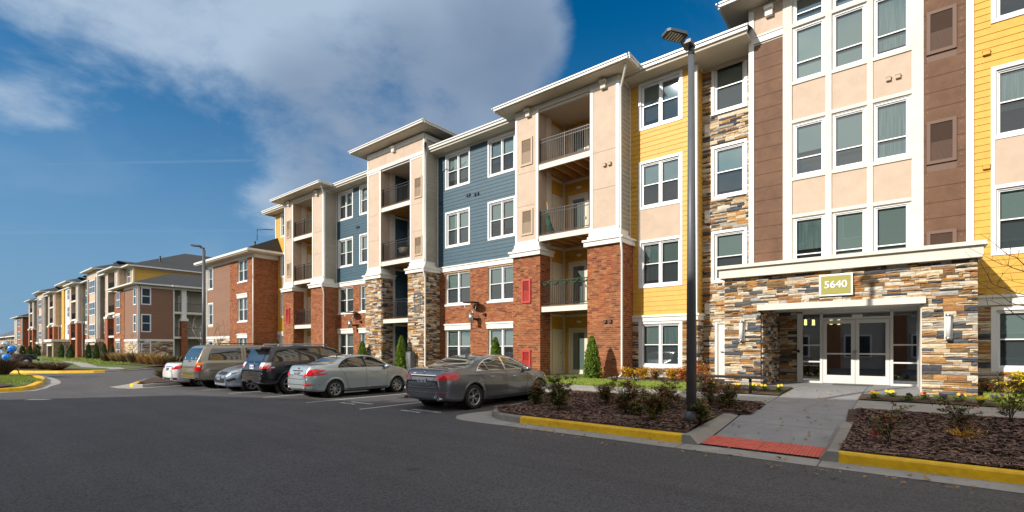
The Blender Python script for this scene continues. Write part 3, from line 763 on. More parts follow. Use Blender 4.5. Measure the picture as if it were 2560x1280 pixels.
# entrance doors
FD = Face('y', 18.74)
D = thing_part('entrance', B1)
c = MB()
Z0, Z1 = .50, 2.80
for u in (-2.80,-2.15,-.34,.30): FD.box(c, u, u+.075 if u!=-2.8 else u+.16, Z0, Z1, -.06, .06)
FD.box(c, -2.64,.32, Z1-.03, 2.87, -.06, .06); FD.box(c, -2.075,-.34, 2.56, 2.625, -.06, .058)
FD.box(c, -2.64,-2.15, Z0, Z0+.07, -.06, .056); FD.box(c, -.265,.30, Z0, Z0+.07, -.06, .056)
for u0, u1 in ((-2.64,-2.15),(-.265,.30)):
    for v in (1.18, 1.72): FD.box(c, u0, u1, v, v+.045, -.05, .05)
c.build('door_frame', M['alu'], D)
for u0, u1, v0, v1 in ((-2.64,-2.15,.57,1.18),(-2.64,-2.15,1.225,1.72),(-2.64,-2.15,1.765,2.77),(-.265,.30,.57,1.18),(-.265,.30,1.225,1.72),(-.265,.30,1.765,2.77),(-2.075,-.34,2.625,2.77)):
    c = MB(); c.quad(FD.P(u0,v0,0),FD.P(u1,v0,0),FD.P(u1,v1,0),FD.P(u0,v1,0)); c.build('pane', M['doorglass'], D)
for u0, u1, hx in ((-2.065,-1.215,-1.26),(-1.205,-.35,-1.16)):
    c = MB(); frame_boxes(FD, c, u0, u1, Z0+.02, 2.55, .10, -.03, .035, ws=(.10,.10,.26,.12)); FD.box(c, u0+.1, u1-.1, 1.44, 1.49, -.02, .03)
    d = c.build('door', M['alu'], D)
    for a, b in ((.78,1.44),(1.49,2.43)):
        c = MB(); c.quad(FD.P(u0+.1,a,0),FD.P(u1-.1,a,0),FD.P(u1-.1,b,0),FD.P(u0+.1,b,0)); g_ = c.build('door_glass', M['doorglass'], D)
    c = MB(); c.tube([FD.P(hx,1.30,.03),FD.P(hx+(.03 if hx<-1.2 else -.03),1.30,.09),FD.P(hx+(.03 if hx<-1.2 else -.03),1.56,.09),FD.P(hx,1.56,.03)], .013, 8); c.build('door_handle', M['metal'], D)
# lobby behind the glass: floor, back wall, ceiling lights
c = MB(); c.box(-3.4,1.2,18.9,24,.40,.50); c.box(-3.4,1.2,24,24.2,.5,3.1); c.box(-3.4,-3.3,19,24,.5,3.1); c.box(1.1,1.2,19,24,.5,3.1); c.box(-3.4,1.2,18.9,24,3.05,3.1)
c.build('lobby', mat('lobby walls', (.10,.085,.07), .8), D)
c = MB(); c.box(-3.3,-2.6,21,22.2,.5,1.4); c.box(-.7,.3,22,23,.5,1.25); c.box(-2.2,-1.9,23.7,23.98,.5,2.6); c.build('lobby_furniture', mat('lobby furniture', (.16,.09,.05), .6), D)
em = bpy.data.materials.new('lamp glow'); em.use_nodes = True; e = em.node_tree.nodes['Principled BSDF']; e.inputs['Emission Color'].default_value = (1,.95,.35,1); e.inputs['Emission Strength'].default_value = 2.2
for x, y in ((-3.05,22.3),(-2.82,22.6),(-2.2,22.3),(-1.98,22.6)):
    c = MB(); c.tube([(x,y,2.55),(x,y,2.78)], .05, 10); c.build('lobby_lamp', em, D)
c = MB(); c.box(-1.29,-1.02,18.66,18.70,2.62,2.70); c.build('door_sticker', M['signw'], D)
c = MB(); c.box(-2.80,-2.72,18.62,18.68,1.50,1.58); c.build('card_reader', M['black'], D)
# ---- tower
tw = []
cols = [(-2.80,-1.95),(-1.74,-.90),(-.71,.12)]
trow = [(4.05,5.85),(7.19,8.88),(10.27,12.0),(12.14,13.0)]
for a, b in cols:
    for c_, d_ in trow: tw.append((a, b, c_, d_))
tower = wallpart('tower_wall', F18, -4.13, 1.45, 3.9, 13.05, tw, M['cream'])
for i, (a, b, c_, d_) in enumerate(tw): window(F18, B1, a+.005, b-.005, c_+.005, d_-.005, 1, 0, 'plain', split=.33, awn=True, seed=i+5)
for a, b in cols:
    for c_, d_ in ((5.97,7.04),(9.03,10.14)):
        p = MB(); F18.box(p, a-.02, b+.03, c_, d_, 0, .012); p.build('stucco_panel', M['beige'], B1)
c = MB()                                           # raised white grid
for z in (5.86,7.06,8.92,10.16,12.02): F18.box(c, -3.1, .42, z, z+.10, 0, .05)
for u0, u1 in ((-3.1,-2.84),(-1.92,-1.76),(-.87,-.73),(.16,.42)): F18.box(c, u0, u1, 3.9, 13.05, 0, .046)
c.build('grid_trim', M['cream'], B1)
def brown(u0, u1, v0, v1, holes, h=.44):
    v = v0; sc = MB()
    while v < v1-.05:
        vt = min(v+h, v1)
        for a, b in free(u0, u1, (v+vt)/2, holes):
            p = MB(); F18.box(p, a+.004, b-.004, v+.004, vt-.006, 0, .03); p.build('composite_panel', M['brownpanel'], B1)
            for x in (a+.08, b-.08):
                for z in (v+.08, vt-.09):
                    sc.add([F18.P(x+.008*math.cos(t), z+.008*math.sin(t), .033) for t in [k*math.pi/3 for k in range(6)]], [(0,1,2,3,4,5)])
        v = vt
    sc.build('screws', mat('screw heads', (.38,.30,.25), .5), B1, kind='stuff')
brown(-3.97,-3.1, 3.95, 11.92, [])
p = MB(); F18.box(p, .42,1.3,3.95,13.05,0,.012); p.build('panel_backing', M['brownvent'], B1)
vents = [(.48,1.11,v0,v0+1.2) for v0 in (9.86,6.79,3.72)]
brown(.42,1.3, 3.95, 13.05, vents)
c = MB(); F18.box(c, -4.13,-3.97, 3.9, 13.05, 0, .05); F18.box(c, 1.3,1.45,3.9,13.05,0,.05); c.build('corner_trim', M['white'], B1)
c = MB(); F18.box(c, -3.97,-3.1, 11.93,12.12,0,.05); F18.box(c, -3.97,-3.1,12.12,12.17,0,.08); c.build('belt_trim', M['white'], B1)
p = MB(); F18.box(p, -3.97,-3.1,12.17,13.05,0,.012); p.build('stucco_panel', M['beige'], B1)
def vent(F, u0, u1, v0, v1, mo, mi, parent=B1, split=.5):
    c = MB(); frame_boxes(F, c, u0, u1, v0, v1, .085, 0, .065); w = c.build('vent', mo, parent)
    c = MB(); F.box(c, u0+.08, u1-.08, v0+.08, v1-.08, -.01, .026); c.build('vent_back', mi, w)
    c = MB(); z = v0+.1; zm = v0+(v1-v0)*split
    while z < v1-.1:
        st = .03 if z < zm else .02
        F.box(c, u0+.085, u1-.085, z, z+.016 if z < zm else z+.006, .026, .042); z += st
    c.build('louvre', mo, w, kind='stuff')
for a, b, c_, d_ in vents: vent(F18, a, b, c_, d_, M['brownvent'], M['ventdark'])
def hood(F, u, v, m_, w=.11):
    c = MB(); F.box(c, u, u+w, v, v+.10, 0, .09); F.box(c, u-.01, u+w+.01, v+.10, v+.115, 0, .10); c.build('vent_hood', m_, B1)
for u in (-.22,.0): hood(F18, u-.2, 9.45, M['sand'])
# tower sides & roof
c = MB(); c.box(-4.13,-4.11,18.0,24,3.9,13.05); c.box(1.43,1.45,18.0,18.5,12.1,13.05); c.build('tower_side', M['greige'], B1)
def eave(x0, x1, yf, yb, z, over=.68, front_only=False, left=True, right=True, name='eave', pitch=.35, roofdepth=6, m_roof=None):
    """soffit + fascia + gutter around a block whose front wall is at yf"""
    e = thing_part('roof', B1)
    xl = x0-(over if left else 0); xr_ = x1+(over if right else 0); yo = yf-over
    c = MB(); c.box(xl+.03, xr_-.03, yo+.03, yb, z-.16, z-.10); c.build('soffit', M['soffit'], e)
    g = MB(); g.box(xl, xr_, yo-.06, yo+.03, z-.13, z); g.box(xl, xr_, yo-.10, yo-.06, z-.04, z+.01)
    if left: g.box(xl-.06, xl+.03, yo+.03, yb, z-.13, z); g.box(xl-.10, xl-.06, yo-.10, yb, z-.04, z+.01)
    if right: g.box(xr_-.03, xr_+.06, yo+.03, yb, z-.13, z); g.box(xr_+.06, xr_+.10, yo-.10, yb, z-.04, z+.01)
    g.build('gutter', M['downspout'], e)
    r = MB(); dd = min(roofdepth, (xr_-xl)/2 if (left and right) else 99)
    rl = xl+(dd if left else 0); rr_ = xr_-(dd if right else 0); zt = z+dd*pitch
    r.add([(xl,yo,z),(xr_,yo,z),(rr_,yo+dd,zt),(rl,yo+dd,zt),(xl,yb+dd,z),(xr_,yb+dd,z),(rl,yb+dd,zt),(rr_,yb+dd,zt)],
          [(0,1,2,3),(0,3,6,4),(1,5,7,2),(3,2,7,6)])
    r.build('shingle_slope', M['shingle'], e)
    return e
eave(-4.13, 1.6, 18.0, 21, 13.3, left=True, right=True, over=.75)
c = MB(); F18.box(c, -4.13,1.45,13.05,13.2,0,.06); c.build('frieze_board', M['frieze'], B1)
def bracket(x, yf, z, m_='white'):
    c = MB(); c.box(x-.11,x+.11,yf-.16,yf,z-.28,z); c.box(x-.14,x+.14,yf-.24,yf,z-.06,z+.02); c.build('corbel', M[m_], B1)
bracket(-3.5, 18.0, 12.95)
# ---- right yellow wall
RX1 = 7.0
rh = [(1.78,3.75,v0,v1) for v0, v1 in ((1.02,2.74),(4.09,5.94),(7.14,9.07),(10.23,12.05))]
w = wallpart('yellow_wall', F18, 1.45, RX1, ZB, 12.2, rh, M['yellow'])
siding(F18, w, 1.45, RX1, 3.06, 12.1, M['yellow'], rh+[(1.78,3.75,5.9,7.2)], single=True)
stones(F18, w, 1.45, RX1, .4, 2.78, rh, seed=21)
for i,(a,b,c_,d_) in enumerate(rh): window(F18, B1, a, b, c_, d_, 2, style='trim', seed=31+i)
p = MB(); F18.box(p, 1.86,3.67,5.95,7.13,0,.012); p.build('stucco_panel', M['beige'], B1)
c = MB(); F18.box(c, 1.78,1.86,5.94,7.14,0,.03); F18.box(c, 3.67,3.75,5.94,7.14,0,.03); c.build('window_casing', M['white'], B1)
c = MB(); F18.box(c, 1.45,RX1,2.78,2.98,0,.05); F18.box(c, 1.45,RX1,2.98,3.05,0,.09); c.build('belt_trim', M['white'], B1)
for u, v in ((1.52,3.10),(1.62,9.43),(1.62,6.4)): hood(F18, u, v, M['yellow'], .14)
# ---- stone recess
sh = hw+[(-5.45,-4.5,.45,2.64)]
w = wallpart('stone_wall', F187, -5.95, -4.1, ZB, 12.2, sh, M['stonejoint'])
stones(F187, w, -5.9, -4.12, .4, 11.9, sh, seed=23)
for i,(a,b,c_,d_) in enumerate(hw): window(F187, B1, a, b, c_, d_, 1, seed=41+i)
c = MB(); frame_boxes(F187, c, -5.45,-4.5,.45,2.64,.09,-.2,.03); d = c.build('service_door', M['white'], B1)
c = MB(); F187.box(c, -5.36,-4.59,.45,2.55,-.2,-.04); c.build('door_leaf', M['white'], d)
c = MB(); F187.box(c, -5.26,-5.16,1.50,1.53,-.04,.03); c.build('handle', M['metal'], d)
for z0, z1 in ((9.5,9.95),(6.3,6.75),(2.9,3.3)):
    c = MB(); F187.box(c, -5.80,-5.62,z0,z1,0,.08); u_ = c.build('vent_box', M['cream'], B1)
    c = MB(); F187.box(c, -5.77,-5.69,z0+.15,z0+.28,.08,.13); c.build('vent_hood', M['alu'], u_)
# ---- yellow section A
yh = [(-8.12,-6.40,v0,v1) for v0, v1 in rows4]
w = wallpart('yellow_wall', F18, -8.52, -5.90, ZB, 12.2, yh, M['yellow'])
siding(F18, w, -8.52, -5.99, 2.9, 11.95, M['yellow'], yh+[(-8.12,-6.4,5.8,7.1)], single=True)
stones(F18, w, -8.45, -5.93, .4, 2.68, yh, seed=25, single=False)
for i,(a,b,c_,d_) in enumerate(yh): window(F18, B1, a, b, c_, d_, 2, seed=51+i)
p = MB(); F18.box(p, -8.05,-6.47,5.84,7.06,0,.012); p.build('stucco_panel', M['beige'], B1)
c = MB(); F18.box(c, -8.12,-8.05,5.84,7.05,0,.03); F18.box(c, -6.47,-6.40,5.84,7.05,0,.03); c.build('window_casing', M['white'], B1)
Fy = Face('x', -5.90)
w = wall_sheet(Fy, B1, 'yellow_side_wall', 18.0, 18.75, ZB, 12.2, [], M['yellow']); siding(Fy, w, 18.08, 18.7, 2.9, 11.95, M['yellow'], single=True); stones(Fy, w, 18.02, 18.7, .4, 2.68, seed=26)
c = MB(); F18.box(c, -5.99,-5.86,2.9,11.95,0,.04); c.box(-5.90,-5.86,18.0,18.08,2.9,11.95); c.build('corner_trim', M['white'], B1)
c = MB(); c.box(-8.5,-5.82,17.93,18.0,2.68,2.84); c.box(-5.9,-5.82,18.0,18.7,2.68,2.84); c.box(-8.5,-5.78,17.89,18.0,2.84,2.92); c.box(-5.9,-5.78,18.0,18.7,2.84,2.92); c.build('belt_trim', M['white'], B1)
hood(F18, -8.35, 8.0, M['yellow'])
c = MB(); F18.box(c, -8.5,-5.86,11.95,12.15,0,.06); c.box(-5.9,-5.86,18,18.7,11.95,12.15); F187.box(c,-5.86,-4.1,11.9,12.15,0,.04); c.build('frieze_board', M['frieze'], B1)
for xa, xb in ((-13.6,-8.3),(-24.8,-19.5),(-34.9,-29.5)):
    c = MB(); c.box(xa,xb,16.7,19.0,-.1,.44 if xa > -20 else .40); c.build('patio_slab', M['concrete'], B1)
# ---- lap sided and brick sections between the bays
def mid_section(x0, x1, wins, seed, colour='blue', narrow=()):
    holes = []
    for a, b in wins: holes += [(a, b, v0, v1) for v0, v1 in ((10.06,11.93),(6.95,8.86),(3.86,5.62),(.78,2.60))]
    w = wallpart(colour+'_wall' if colour != 'blue' else 'blue_wall', F18, x0, x1, ZB, 12.2, holes, M['mortar'])
    siding(F18, w, x0, x1, 5.96, 11.95, M[colour], holes, ex=.178)
    bricks(F18, w, x0, x1, .1, 5.70, holes, seed=seed)
    for i, (a, b, c_, d_) in enumerate(holes):
        if c_ > 6: window(F18, B1, a, b, c_, d_, 2, seed=seed*10+i, trimw=.09)
        else:
            window(F18, B1, a, b, c_, d_, 2, rec=.05, style='brick', seed=seed*10+i)
            if c_ < 1:
                c = MB(); F18.box(c, a-.06, b+.06, 2.60, 2.84, 0, .05); F18.box(c, a-.09, b+.09, 2.84, 2.92, 0, .09); c.build('lintel', M['white'], B1)
    c = MB(); F18.box(c, x0, x1, 5.70, 5.92, 0, .05); F18.box(c, x0, x1, 5.92, 5.98, 0, .09); c.build('belt_trim', M['white'], B1)
    c = MB(); F18.box(c, x0, x1, 11.93, 12.15, 0, .05); c.build('frieze_board', M['frieze'], B1)
mid_section(-19.75, -13.5, [(-19.08,-17.26),(-16.05,-14.3)], 3)
mid_section(-29.7, -24.6, [(-29.45,-27.68),(-26.97,-25.2)], 4)
for u in (-18.1,-17.5): pass
for u, v in ((-16.95,9.35),(-16.75,9.36),(-17.5,9.42),(-17.35,9.42),(-27.3,9.3),(-27.1,9.3),(-19.45,9.4)): hood(F18, u, v, mat('blue hood', (.03,.06,.085), .5) if 'bh' not in M else M['bh'], .10)
# yellow slot left of the last bay
yh2 = [(-37.4,-35.4,v0,v1) for v0, v1 in rows4]
w = wallpart('yellow_wall', F18, -38.25, -34.8, ZB, 12.2, yh2, M['yellow']); siding(F18, w, -38.25, -34.8, 2.9, 11.95, M['yellow'], yh2+[(-37.4,-35.4,5.8,7.1)])
stones(F18, w, -38.2, -34.8, 0, 2.68, yh2, seed=27)
for i,(a,b,c_,d_) in enumerate(yh2): window(F18, B1, a, b, c_, d_, 2, seed=61+i)
p = MB(); F18.box(p, -37.35,-35.4,5.84,7.05,0,.012); p.build('stucco_panel', M['beige'], B1)
c = MB(); F18.box(c,-38.25,-34.8,2.68,2.92,0,.06); F18.box(c,-38.25,-38.13,2.9,11.95,0,.04); c.build('belt_trim', M['white'], B1)
# main roof pieces
E_ = thing_part('roof', B1)
c = MB(); c.box(-38.9,-4.05,17.35,19,12.03,12.10); c.build('soffit', M['soffit'], E_)
c = MB(); c.box(-39.0,-4.02,17.27,17.36,12.13,12.29); c.box(-39.05,-4.0,17.22,17.27,12.24,12.30); c.build('gutter', M['downspout'], E_)
c = MB(); c.box(-38.95,-4.05,17.36,17.40,12.06,12.2); c.build('fascia', M['white'], E_)
c = MB(); c.add([(-39.1,17.3,12.29),(-4.0,17.3,12.29),(-4.0,25,14.8),(-39.1,25,14.8)],[(0,1,2,3)]); c.build('shingle_slope', M['shingle'], E_)
# blocking mass behind walls so that no light leaks through
c = MB(); c.box(-38.2,-5.0,19.2,30,ZB,12.05); c.box(-5,1.2,24.3,30,ZB,13.0); c.box(-4.1,1.4,19.4,24.3,3.2,13.0); c.box(1.3,8,18.4,30,ZB,12.1); c.box(-5.9,-4.1,19.05,24,ZB,12.05); c.box(-8.5,-5.95,18.35,24,ZB,12.05)
c.box(-19.7,-13.6,18.35,24,ZB,12.05); c.box(-29.6,-24.7,18.35,24,ZB,12.05); c.box(-38.2,-34.9,18.35,24,ZB,12.05)
c.build('core', M['dark'], B1)

# ---- balcony bays
def railing(x0, x1, y, z, ret=None, rings=False):
    rp = thing_part('railing', B1)
    c = MB(); c.box(x0, x1, y-.02, y+.02, z+1.03, z+1.065); c.box(x0, x1, y-.015, y+.015, z+.90, z+.93); c.box(x0, x1, y-.015, y+.015, z+.07, z+.10); c.build('rail', M['rail'], rp)
    xm = (x0+x1)/2
    for x in (x0+.02, xm, x1-.02): c = MB(); c.box(x-.025,x+.025,y-.025,y+.025,z,z+1.08); c.build('post', M['rail'], rp)
    c = MB(); n = int((x1-x0)/.105)
    for i in range(1, n):
        x = x0+(x1-x0)*i/n; c.box(x-.008,x+.008,y-.008,y+.008,z+.08,z+(1.05 if rings else .92))
    c.build('balusters', M['rail'], rp, kind='stuff')
def bay(x0, x1, lw, rw, zt, lower, inside, slabs, seed, tall=False, grill=(), redv=(), gcol='sand'):
    yf, yb, ym = 17.05, 19.05, 18.0
    FF = Face('y', yf); xo0, xo1 = x0+lw, x1-rw
    # upper columns
    for u0, u1 in ((x0, xo0), (xo1, x1)):
        w = MB(); w.box(u0, u1, yf, yf+.64, 5.9, zt); w = w.build('column', M['beige'], B1)
        zz = [6.35, 7.45, 8.72 if False else 9.0, 11.0, zt-.1]
        top = 11.78
        for a, b in zip([6.35,7.9,9.35],[7.9,9.35,top]):
            p = MB(); FF.box(p, u0+.12, u1-.12, a+.006, b-.006, 0, .018); p.build('column_panel', M['beige'], w)
        c = MB(); frame_boxes(FF, c, u0, u1, 5.95, top+.12, .12, 0, .04); c.box(u0, u1, yf-.05, yf, 6.2, 6.35); c.build('column_trim', M['white'], w)
        # cap of the masonry pier
        c = MB(); c.box(u0-.20,u1+.20,yf-.20,yf+.86,5.66,5.84); c.box(u0-.25,u1+.25,yf-.25,yf+.90,5.84,5.92); c.box(u0-.10,u1+.10,yf-.10,yf+.74,5.92,6.05); c.box(u0-.05,u1+.05,yf-.06,yf+.69,6.05,6.22); c.build('column_cap', M['white'], w)
        # pier
        p0, p1, q0, q1 = u0-.10, u1+.12, yf-.06, yf+.70
        pier = MB(); pier.box(p0, p1, q0, q1, ZB, 5.66); pier = pier.build('pier', M['mortar'] if lower == 'brick' else M['stonejoint'], B1)
        f1 = Face('y', q0); f2 = Face('x', p1)
        if lower == 'brick':
            near = (seed == 1 and u0 > -11)
            bricks(f1, pier, p0, p1, .2 if x0 > -20 else -.1, 5.66, seed=seed, single=near); bricks(f2, pier, q0, q1, .2 if x0 > -20 else -.1, 5.66, seed=seed+1)
        else:
            stones(f1, pier, p0, p1, .1, 5.66, seed=seed, scale=.9, weights=(6,3,5,2,1,3,1,5,3)); stones(f2, pier, q0, q1, .1, 5.66, seed=seed+1, scale=.8)
    # right flank from the front column back to the main wall
    fs = Face('x', x1+.0)
    w = MB(); w.box(x1-.03, x1, yf+.64, ym, 5.9, 12.6 if tall else 12.1); w.box(x1-.03,x1+.10,yf+.6,ym,ZB,5.7); w = w.build('bay_side', M['greige'], B1)
    siding(fs, w, yf+.12, ym, 5.98, 12.5 if tall else 11.9, M['greige'])
    c = MB(); fs.box(c, yf, yf+.11, 5.98, 12.5 if tall else 11.9, 0, .03); fs.box(c, ym-.06, ym, 5.98, 11.9, 0, .03); c.build('corner_trim', M['white'], B1)
    f2 = Face('x', x1+.12)
    c = MB(); c.box(x1-.05,x1+.12,yf+.70,ym,ZB,5.66); c = c.build('pier_return', M['mortar'] if lower == 'brick' else M['stonejoint'], B1)
    (bricks if lower == 'brick' else stones)(f2, c, yf+.70, ym, .1, 5.66, seed=seed+2)
    c = MB(); c.box(x1,x1+.22,yf+.7,ym,5.66,5.84); c.box(x1,x1+.27,yf+.7,ym,5.84,5.92); c.build('belt_trim', M['white'], B1)
    # left flank mass
    c = MB(); c.box(x0, x0+.05, yf+.6, ym, ZB, 12.1); c.build('bay_side', M['greige'], B1)
    # recess walls
    il, ir = xo0-.02, xo1+.25
    inner = M['yellow'] if inside == 'yellow' else M['blue']
    fb = Face('y', yb); fl = Face('x', il)
    w = wall_sheet(fb, B1, 'recess_back_wall', il, x1, ZB, 11.9, [], inner); 
    siding(fb, w, il+.1, x1, .45, 11.8, inner)
    w = wall_sheet(fl, B1, 'recess_side_wall', yf+.6, yb, ZB, 11.9, [], inner); siding(fl, w, yf+.95, yb-.09, .45, 11.8, inner)
    c = MB(); fl.box(c, yf+.6, yf+.98, .3, 11.9, 0, .03); c.box(il,il+.1,yb-.1,yb,.3,11.9); c.build('corner_trim', M['cream'], B1)
    c = MB(); c.box(ir,x1-.02,yf+.6,yb,ZB,11.9); c.build('recess_side_wall', M['greige'], B1)
    floors = [.45]+[s_[1] for s_ in slabs]
    for k, z in enumerate(floors):
        if k:
            s0, s1 = slabs[k-1]
            bal = thing_part('balcony_floor', B1)
            c = MB(); c.box(xo0-.02 if k > 1 else xo0+.1, xo1+.02 if k > 1 else xo1-.12, yf+.0, yf+.06, s0, s1-.03); c.build('floor_fascia', M['cream'], bal)
            c = MB(); c.box(xo0-.02, xo1+.02, yf-.02, yb, s1-.03, s1); c.build('floor_board', M['deck'], bal)
            for q in range(6):
                xj = il+.2+q*(ir-il-.3)/5; c = MB(); c.box(xj,xj+.05,yf+.06,yb-.02,s0+.01,s1-.03); c.build('joist', M['wood'], bal)
            c = MB(); c.box(il+.03,ir,yb-.06,yb-.02,s0,s1-.03); c.box(il+.03,ir,yf+.07,yf+.12,s0+.02,s1-.03); c.build('beam', M['wood'], bal)
            c = MB(); c.box(il+.03,ir,yb-.05,yb-.015,s0-.12,s0-.005); c.box(il+.02,il+.05,yf+.9,yb,s0-.12,s0-.005); c.build('ceiling_trim', M['cream'], B1)
            railing(xo0+.0, xo1-.0, yf+.10, s1, rings=(tall is False and x0 > -20))
        # door with glass, and a plain closet door on the left wall
        dd = MB(); u0 = il+.30; frame_boxes(fb, dd, u0, u0+1.05, z, z+2.12, .09, 0, .05); fb.box(dd, u0+.09, u0+.96, z, z+2.03, 0, .02); d_ = dd.build('balcony_door', M['door'] if inside == 'yellow' else M['white'], B1)
        q = MB(); fb.box(q, u0+.25, u0+.80, z+.25, z+1.88, .015, .025); q.build('door_blind', BL[1], d_)
        q = MB(); q.quad(fb.P(u0+.23,z+.22,.035),fb.P(u0+.82,z+.22,.035),fb.P(u0+.82,z+1.9,.035),fb.P(u0+.23,z+1.9,.035)); q.build('door_glass', M['glass'], d_)
        q = MB(); fb.box(q, u0+.86,u0+.90,z+.95,z+1.05,.03,.09); q.build('handle', M['metal'], d_)
        dd = MB(); frame_boxes(fl, dd, yf+1.05, yf+1.85, z, z+2.06, .07, 0, .04); fl.box(dd, yf+1.12, yf+1.78, z, z+2.0, 0, .02); d_ = dd.build('closet_door', M['door'] if inside == 'yellow' else M['blue'], B1)
        q = MB(); fl.box(q, yf+1.7,yf+1.73,z+.95,z+1.02,.02,.07); q.build('handle', M['metal'], d_)
        if xo1-u0 > 1.8 and inside == 'yellow':
            window(fb, B1, u0+1.35, u0+2.3, z+.35, z+2.1, 1, rec=-.14, simple=True, trimw=.08)
        q = MB(); q.lathe([(0,-.09),(.07,-.085),(.12,-.05),(.13,0)], 14, (0,0,0), 'y'); l_ = q
        mwv = [(p[0]*1.15+u0+.55, p[1]+yb, p[2]*.6+z+2.42) for p in q.v]; q.v = mwv; q.build('porch_light', M['sconce'], B1)
    # head of the bay
    c = MB(); c.box(x0,x1,yf+.0,yf+.3,11.9,12.06); c.box(xo0,xo1,yf+.02,yf+.12,11.80,11.9); c.build('header', M['frieze'] if not tall else M['white'], B1)
    c = MB(); c.box(il,ir,yf+.1,yb,11.86,11.9); c.build('recess_ceiling', M['soffit'], B1)
    if tall:
        c = MB(); c.box(x0,x1,yf,ym+3,12.06,13.0); w = c.build('parapet_wall', M['greige'], B1)
        n = 3; 
        for i in range(n):
            a = x0+.10+(x1-x0-.2)*i/n; b = x0+.10+(x1-x0-.2)*(i+1)/n; p = MB(); FF.box(p, a+.005, b-.005, 12.08, 12.72, 0, .018); p.build('column_panel', M['beige'], w)
        c = MB(); FF.box(c, x0, x0+.1, 12.06, 12.9, 0, .035); FF.box(c, x1-.1, x1, 12.06, 12.9, 0, .035); FF.box(c, x0, x1, 12.72, 13.0, 0, .05); FF.box(c, x0-.02, x1+.02, 11.88, 12.05, 0, .07); fs.box(c, yf, ym+1.5, 12.7, 12.95, 0, .04); fs.box(c, yf, yf+.12, 12.0, 12.7, 0, .03); c.build('frieze_board', M['white'], B1)
        eave(x0, x1, yf, ym+2.0, 13.22, over=.72)
        bracket((x0+x1)/2, yf, 12.86)
    else:
        c = MB(); FF.box(c, x0, x1, 11.90, 12.12, 0, .05); fs.box(c, yf, ym, 11.9, 12.1, 0, .04); c.build('frieze_board', M['frieze'], B1)
        eave(x0, x1, yf, ym-.6, 12.30, over=.68)
        bracket(x0+lw*.6, yf, 12.02, 'frieze'); bracket(x1-rw*.5, yf, 12.02, 'frieze')
    for (a, b, c_, d_) in grill: vent(FF, a, b, c_, d_, M[gcol], M['sandd'])
    fpier = Face('y', yf-.06)
    for (a, b, c_, d_) in redv: vent(fpier, a, b, c_, d_, M['red'] if gcol == 'sand' and lower == 'brick' else M['lampdark'], M['redd'] if lower == 'brick' else M['lampdark'])
    # downspout on the right column
    ds = MB(); xx = x1+.06
    ds.tube([(x1+.5,yf-.5,12.15),(x1+.45,yf-.42,12.0),(xx,yf+.02,11.6),(xx,yf+.0,6.1),(xx+.03,yf-.10,5.95),(xx+.14,yf-.28,5.75),(xx+.10,yf-.10,5.3),(xx+.10,yf-.10,.65),(xx+.0,yf-.25,.5)], .042, 8); ds.build('downspout', M['downspout'], B1)
bay(-13.54,-8.49,1.26,1.25,12.0,'brick','yellow',[(3.19,3.45),(6.24,6.50),(9.31,9.58)],1,
    grill=[(-13.24,-12.58,9.66,10.87),(-13.2,-12.56,6.6,7.74)], redv=[(-13.14,-12.64,3.62,4.66),(-13.14,-12.64,.7,1.56)])
bay(-24.72,-19.67,1.30,1.15,12.1,'stone','blue',[(3.06,3.32),(6.34,6.62),(9.44,9.71)],5, tall=True,
    grill=[(-20.48,-19.83,9.64,10.78),(-20.46,-19.82,6.58,7.62)], redv=[(-20.4,-19.86,3.54,4.6)])
bay(-34.86,-29.6,1.26,1.40,12.0,'brick','yellow',[(3.0,3.28),(6.1,6.38),(9.18,9.46)],9,
    grill=[(-34.54,-33.9,9.5,10.77),(-34.5,-33.9,6.7,7.74)], redv=[(-34.5,-33.95,3.42,4.5)])
for u, v in ((-9.15,8.72),(-8.93,8.72)):
    F = Face('y', 17.03); hood(F, u, v, M['sand'], .12)
for u, v in ((-9.1,2.62),(-8.88,2.62)): hood(Face('y',16.99), u, v, mat('brown hood', (.1,.04,.03), .5), .12)

# ---- three storey brick wing
FW = Face('y', 16.2); wing_h = []
WX0, WX1 = -47.0, -37.9
wb_ = [(-40.72,-39.0,6.70,8.5),(-40.72,-39.0,3.62,5.52),(-40.72,-39.0,.6,2.42)]
ws_ = [(-46.75,-45.6,6.6,8.5),(-46.75,-45.6,3.5,5.5),(-46.75,-45.6,.5,2.35)]
w = wallpart('wing_wall', FW, WX0, WX1, ZB, 8.6, wb_+ws_, M['mortar'])
siding(FW, w, WX0, -42.16, 2.62, 8.55, M['tan'], ws_, ex=.2)
bricks(FW, w, -42.16, WX1, -.1, 8.5, wb_, seed=30); stones(FW, w, WX0, -42.16, -.1, 2.42, ws_, seed=31, weights=(4,2,8,.4,.2,2,1,6,8))
for i,(a,b,c_,d_) in enumerate(ws_): window(FW, B1, a, b, c_, d_, 1, seed=70+i, simple=(i==2))
for i,(a,b,c_,d_) in enumerate(wb_):
    window(FW, B1, a, b, c_, d_, 2, rec=.04, style='brick', seed=75+i)
    if i: c = MB(); FW.box(c, a-.08, b+.06, d_, d_+.26, 0, .05); FW.box(c, a-.12, b+.1, d_+.26, d_+.34, 0, .09); c.build('lintel', M['white'], B1)
c = MB(); FW.box(c, WX0, -42.16, 2.42,2.62,0,.06); FW.box(c, WX0, WX0+.12, -.1,8.6,0,.05); FW.box(c,WX0,-42.16,8.5,8.8,0,.05); FW.box(c,-42.16,WX1,8.5,8.8,.0,.09); c.box(WX1,WX1+.08,16.2,18.0,8.45,8.8); c.build('belt_trim', M['white'], B1)
Fs = Face('x', WX1); w = wall_sheet(Fs, B1, 'wing_side_wall', 16.2, 18.0, ZB, 8.6, [], M['mortar']); bricks(Fs, w, 16.2, 18.0, -.1, 8.45, seed=33)
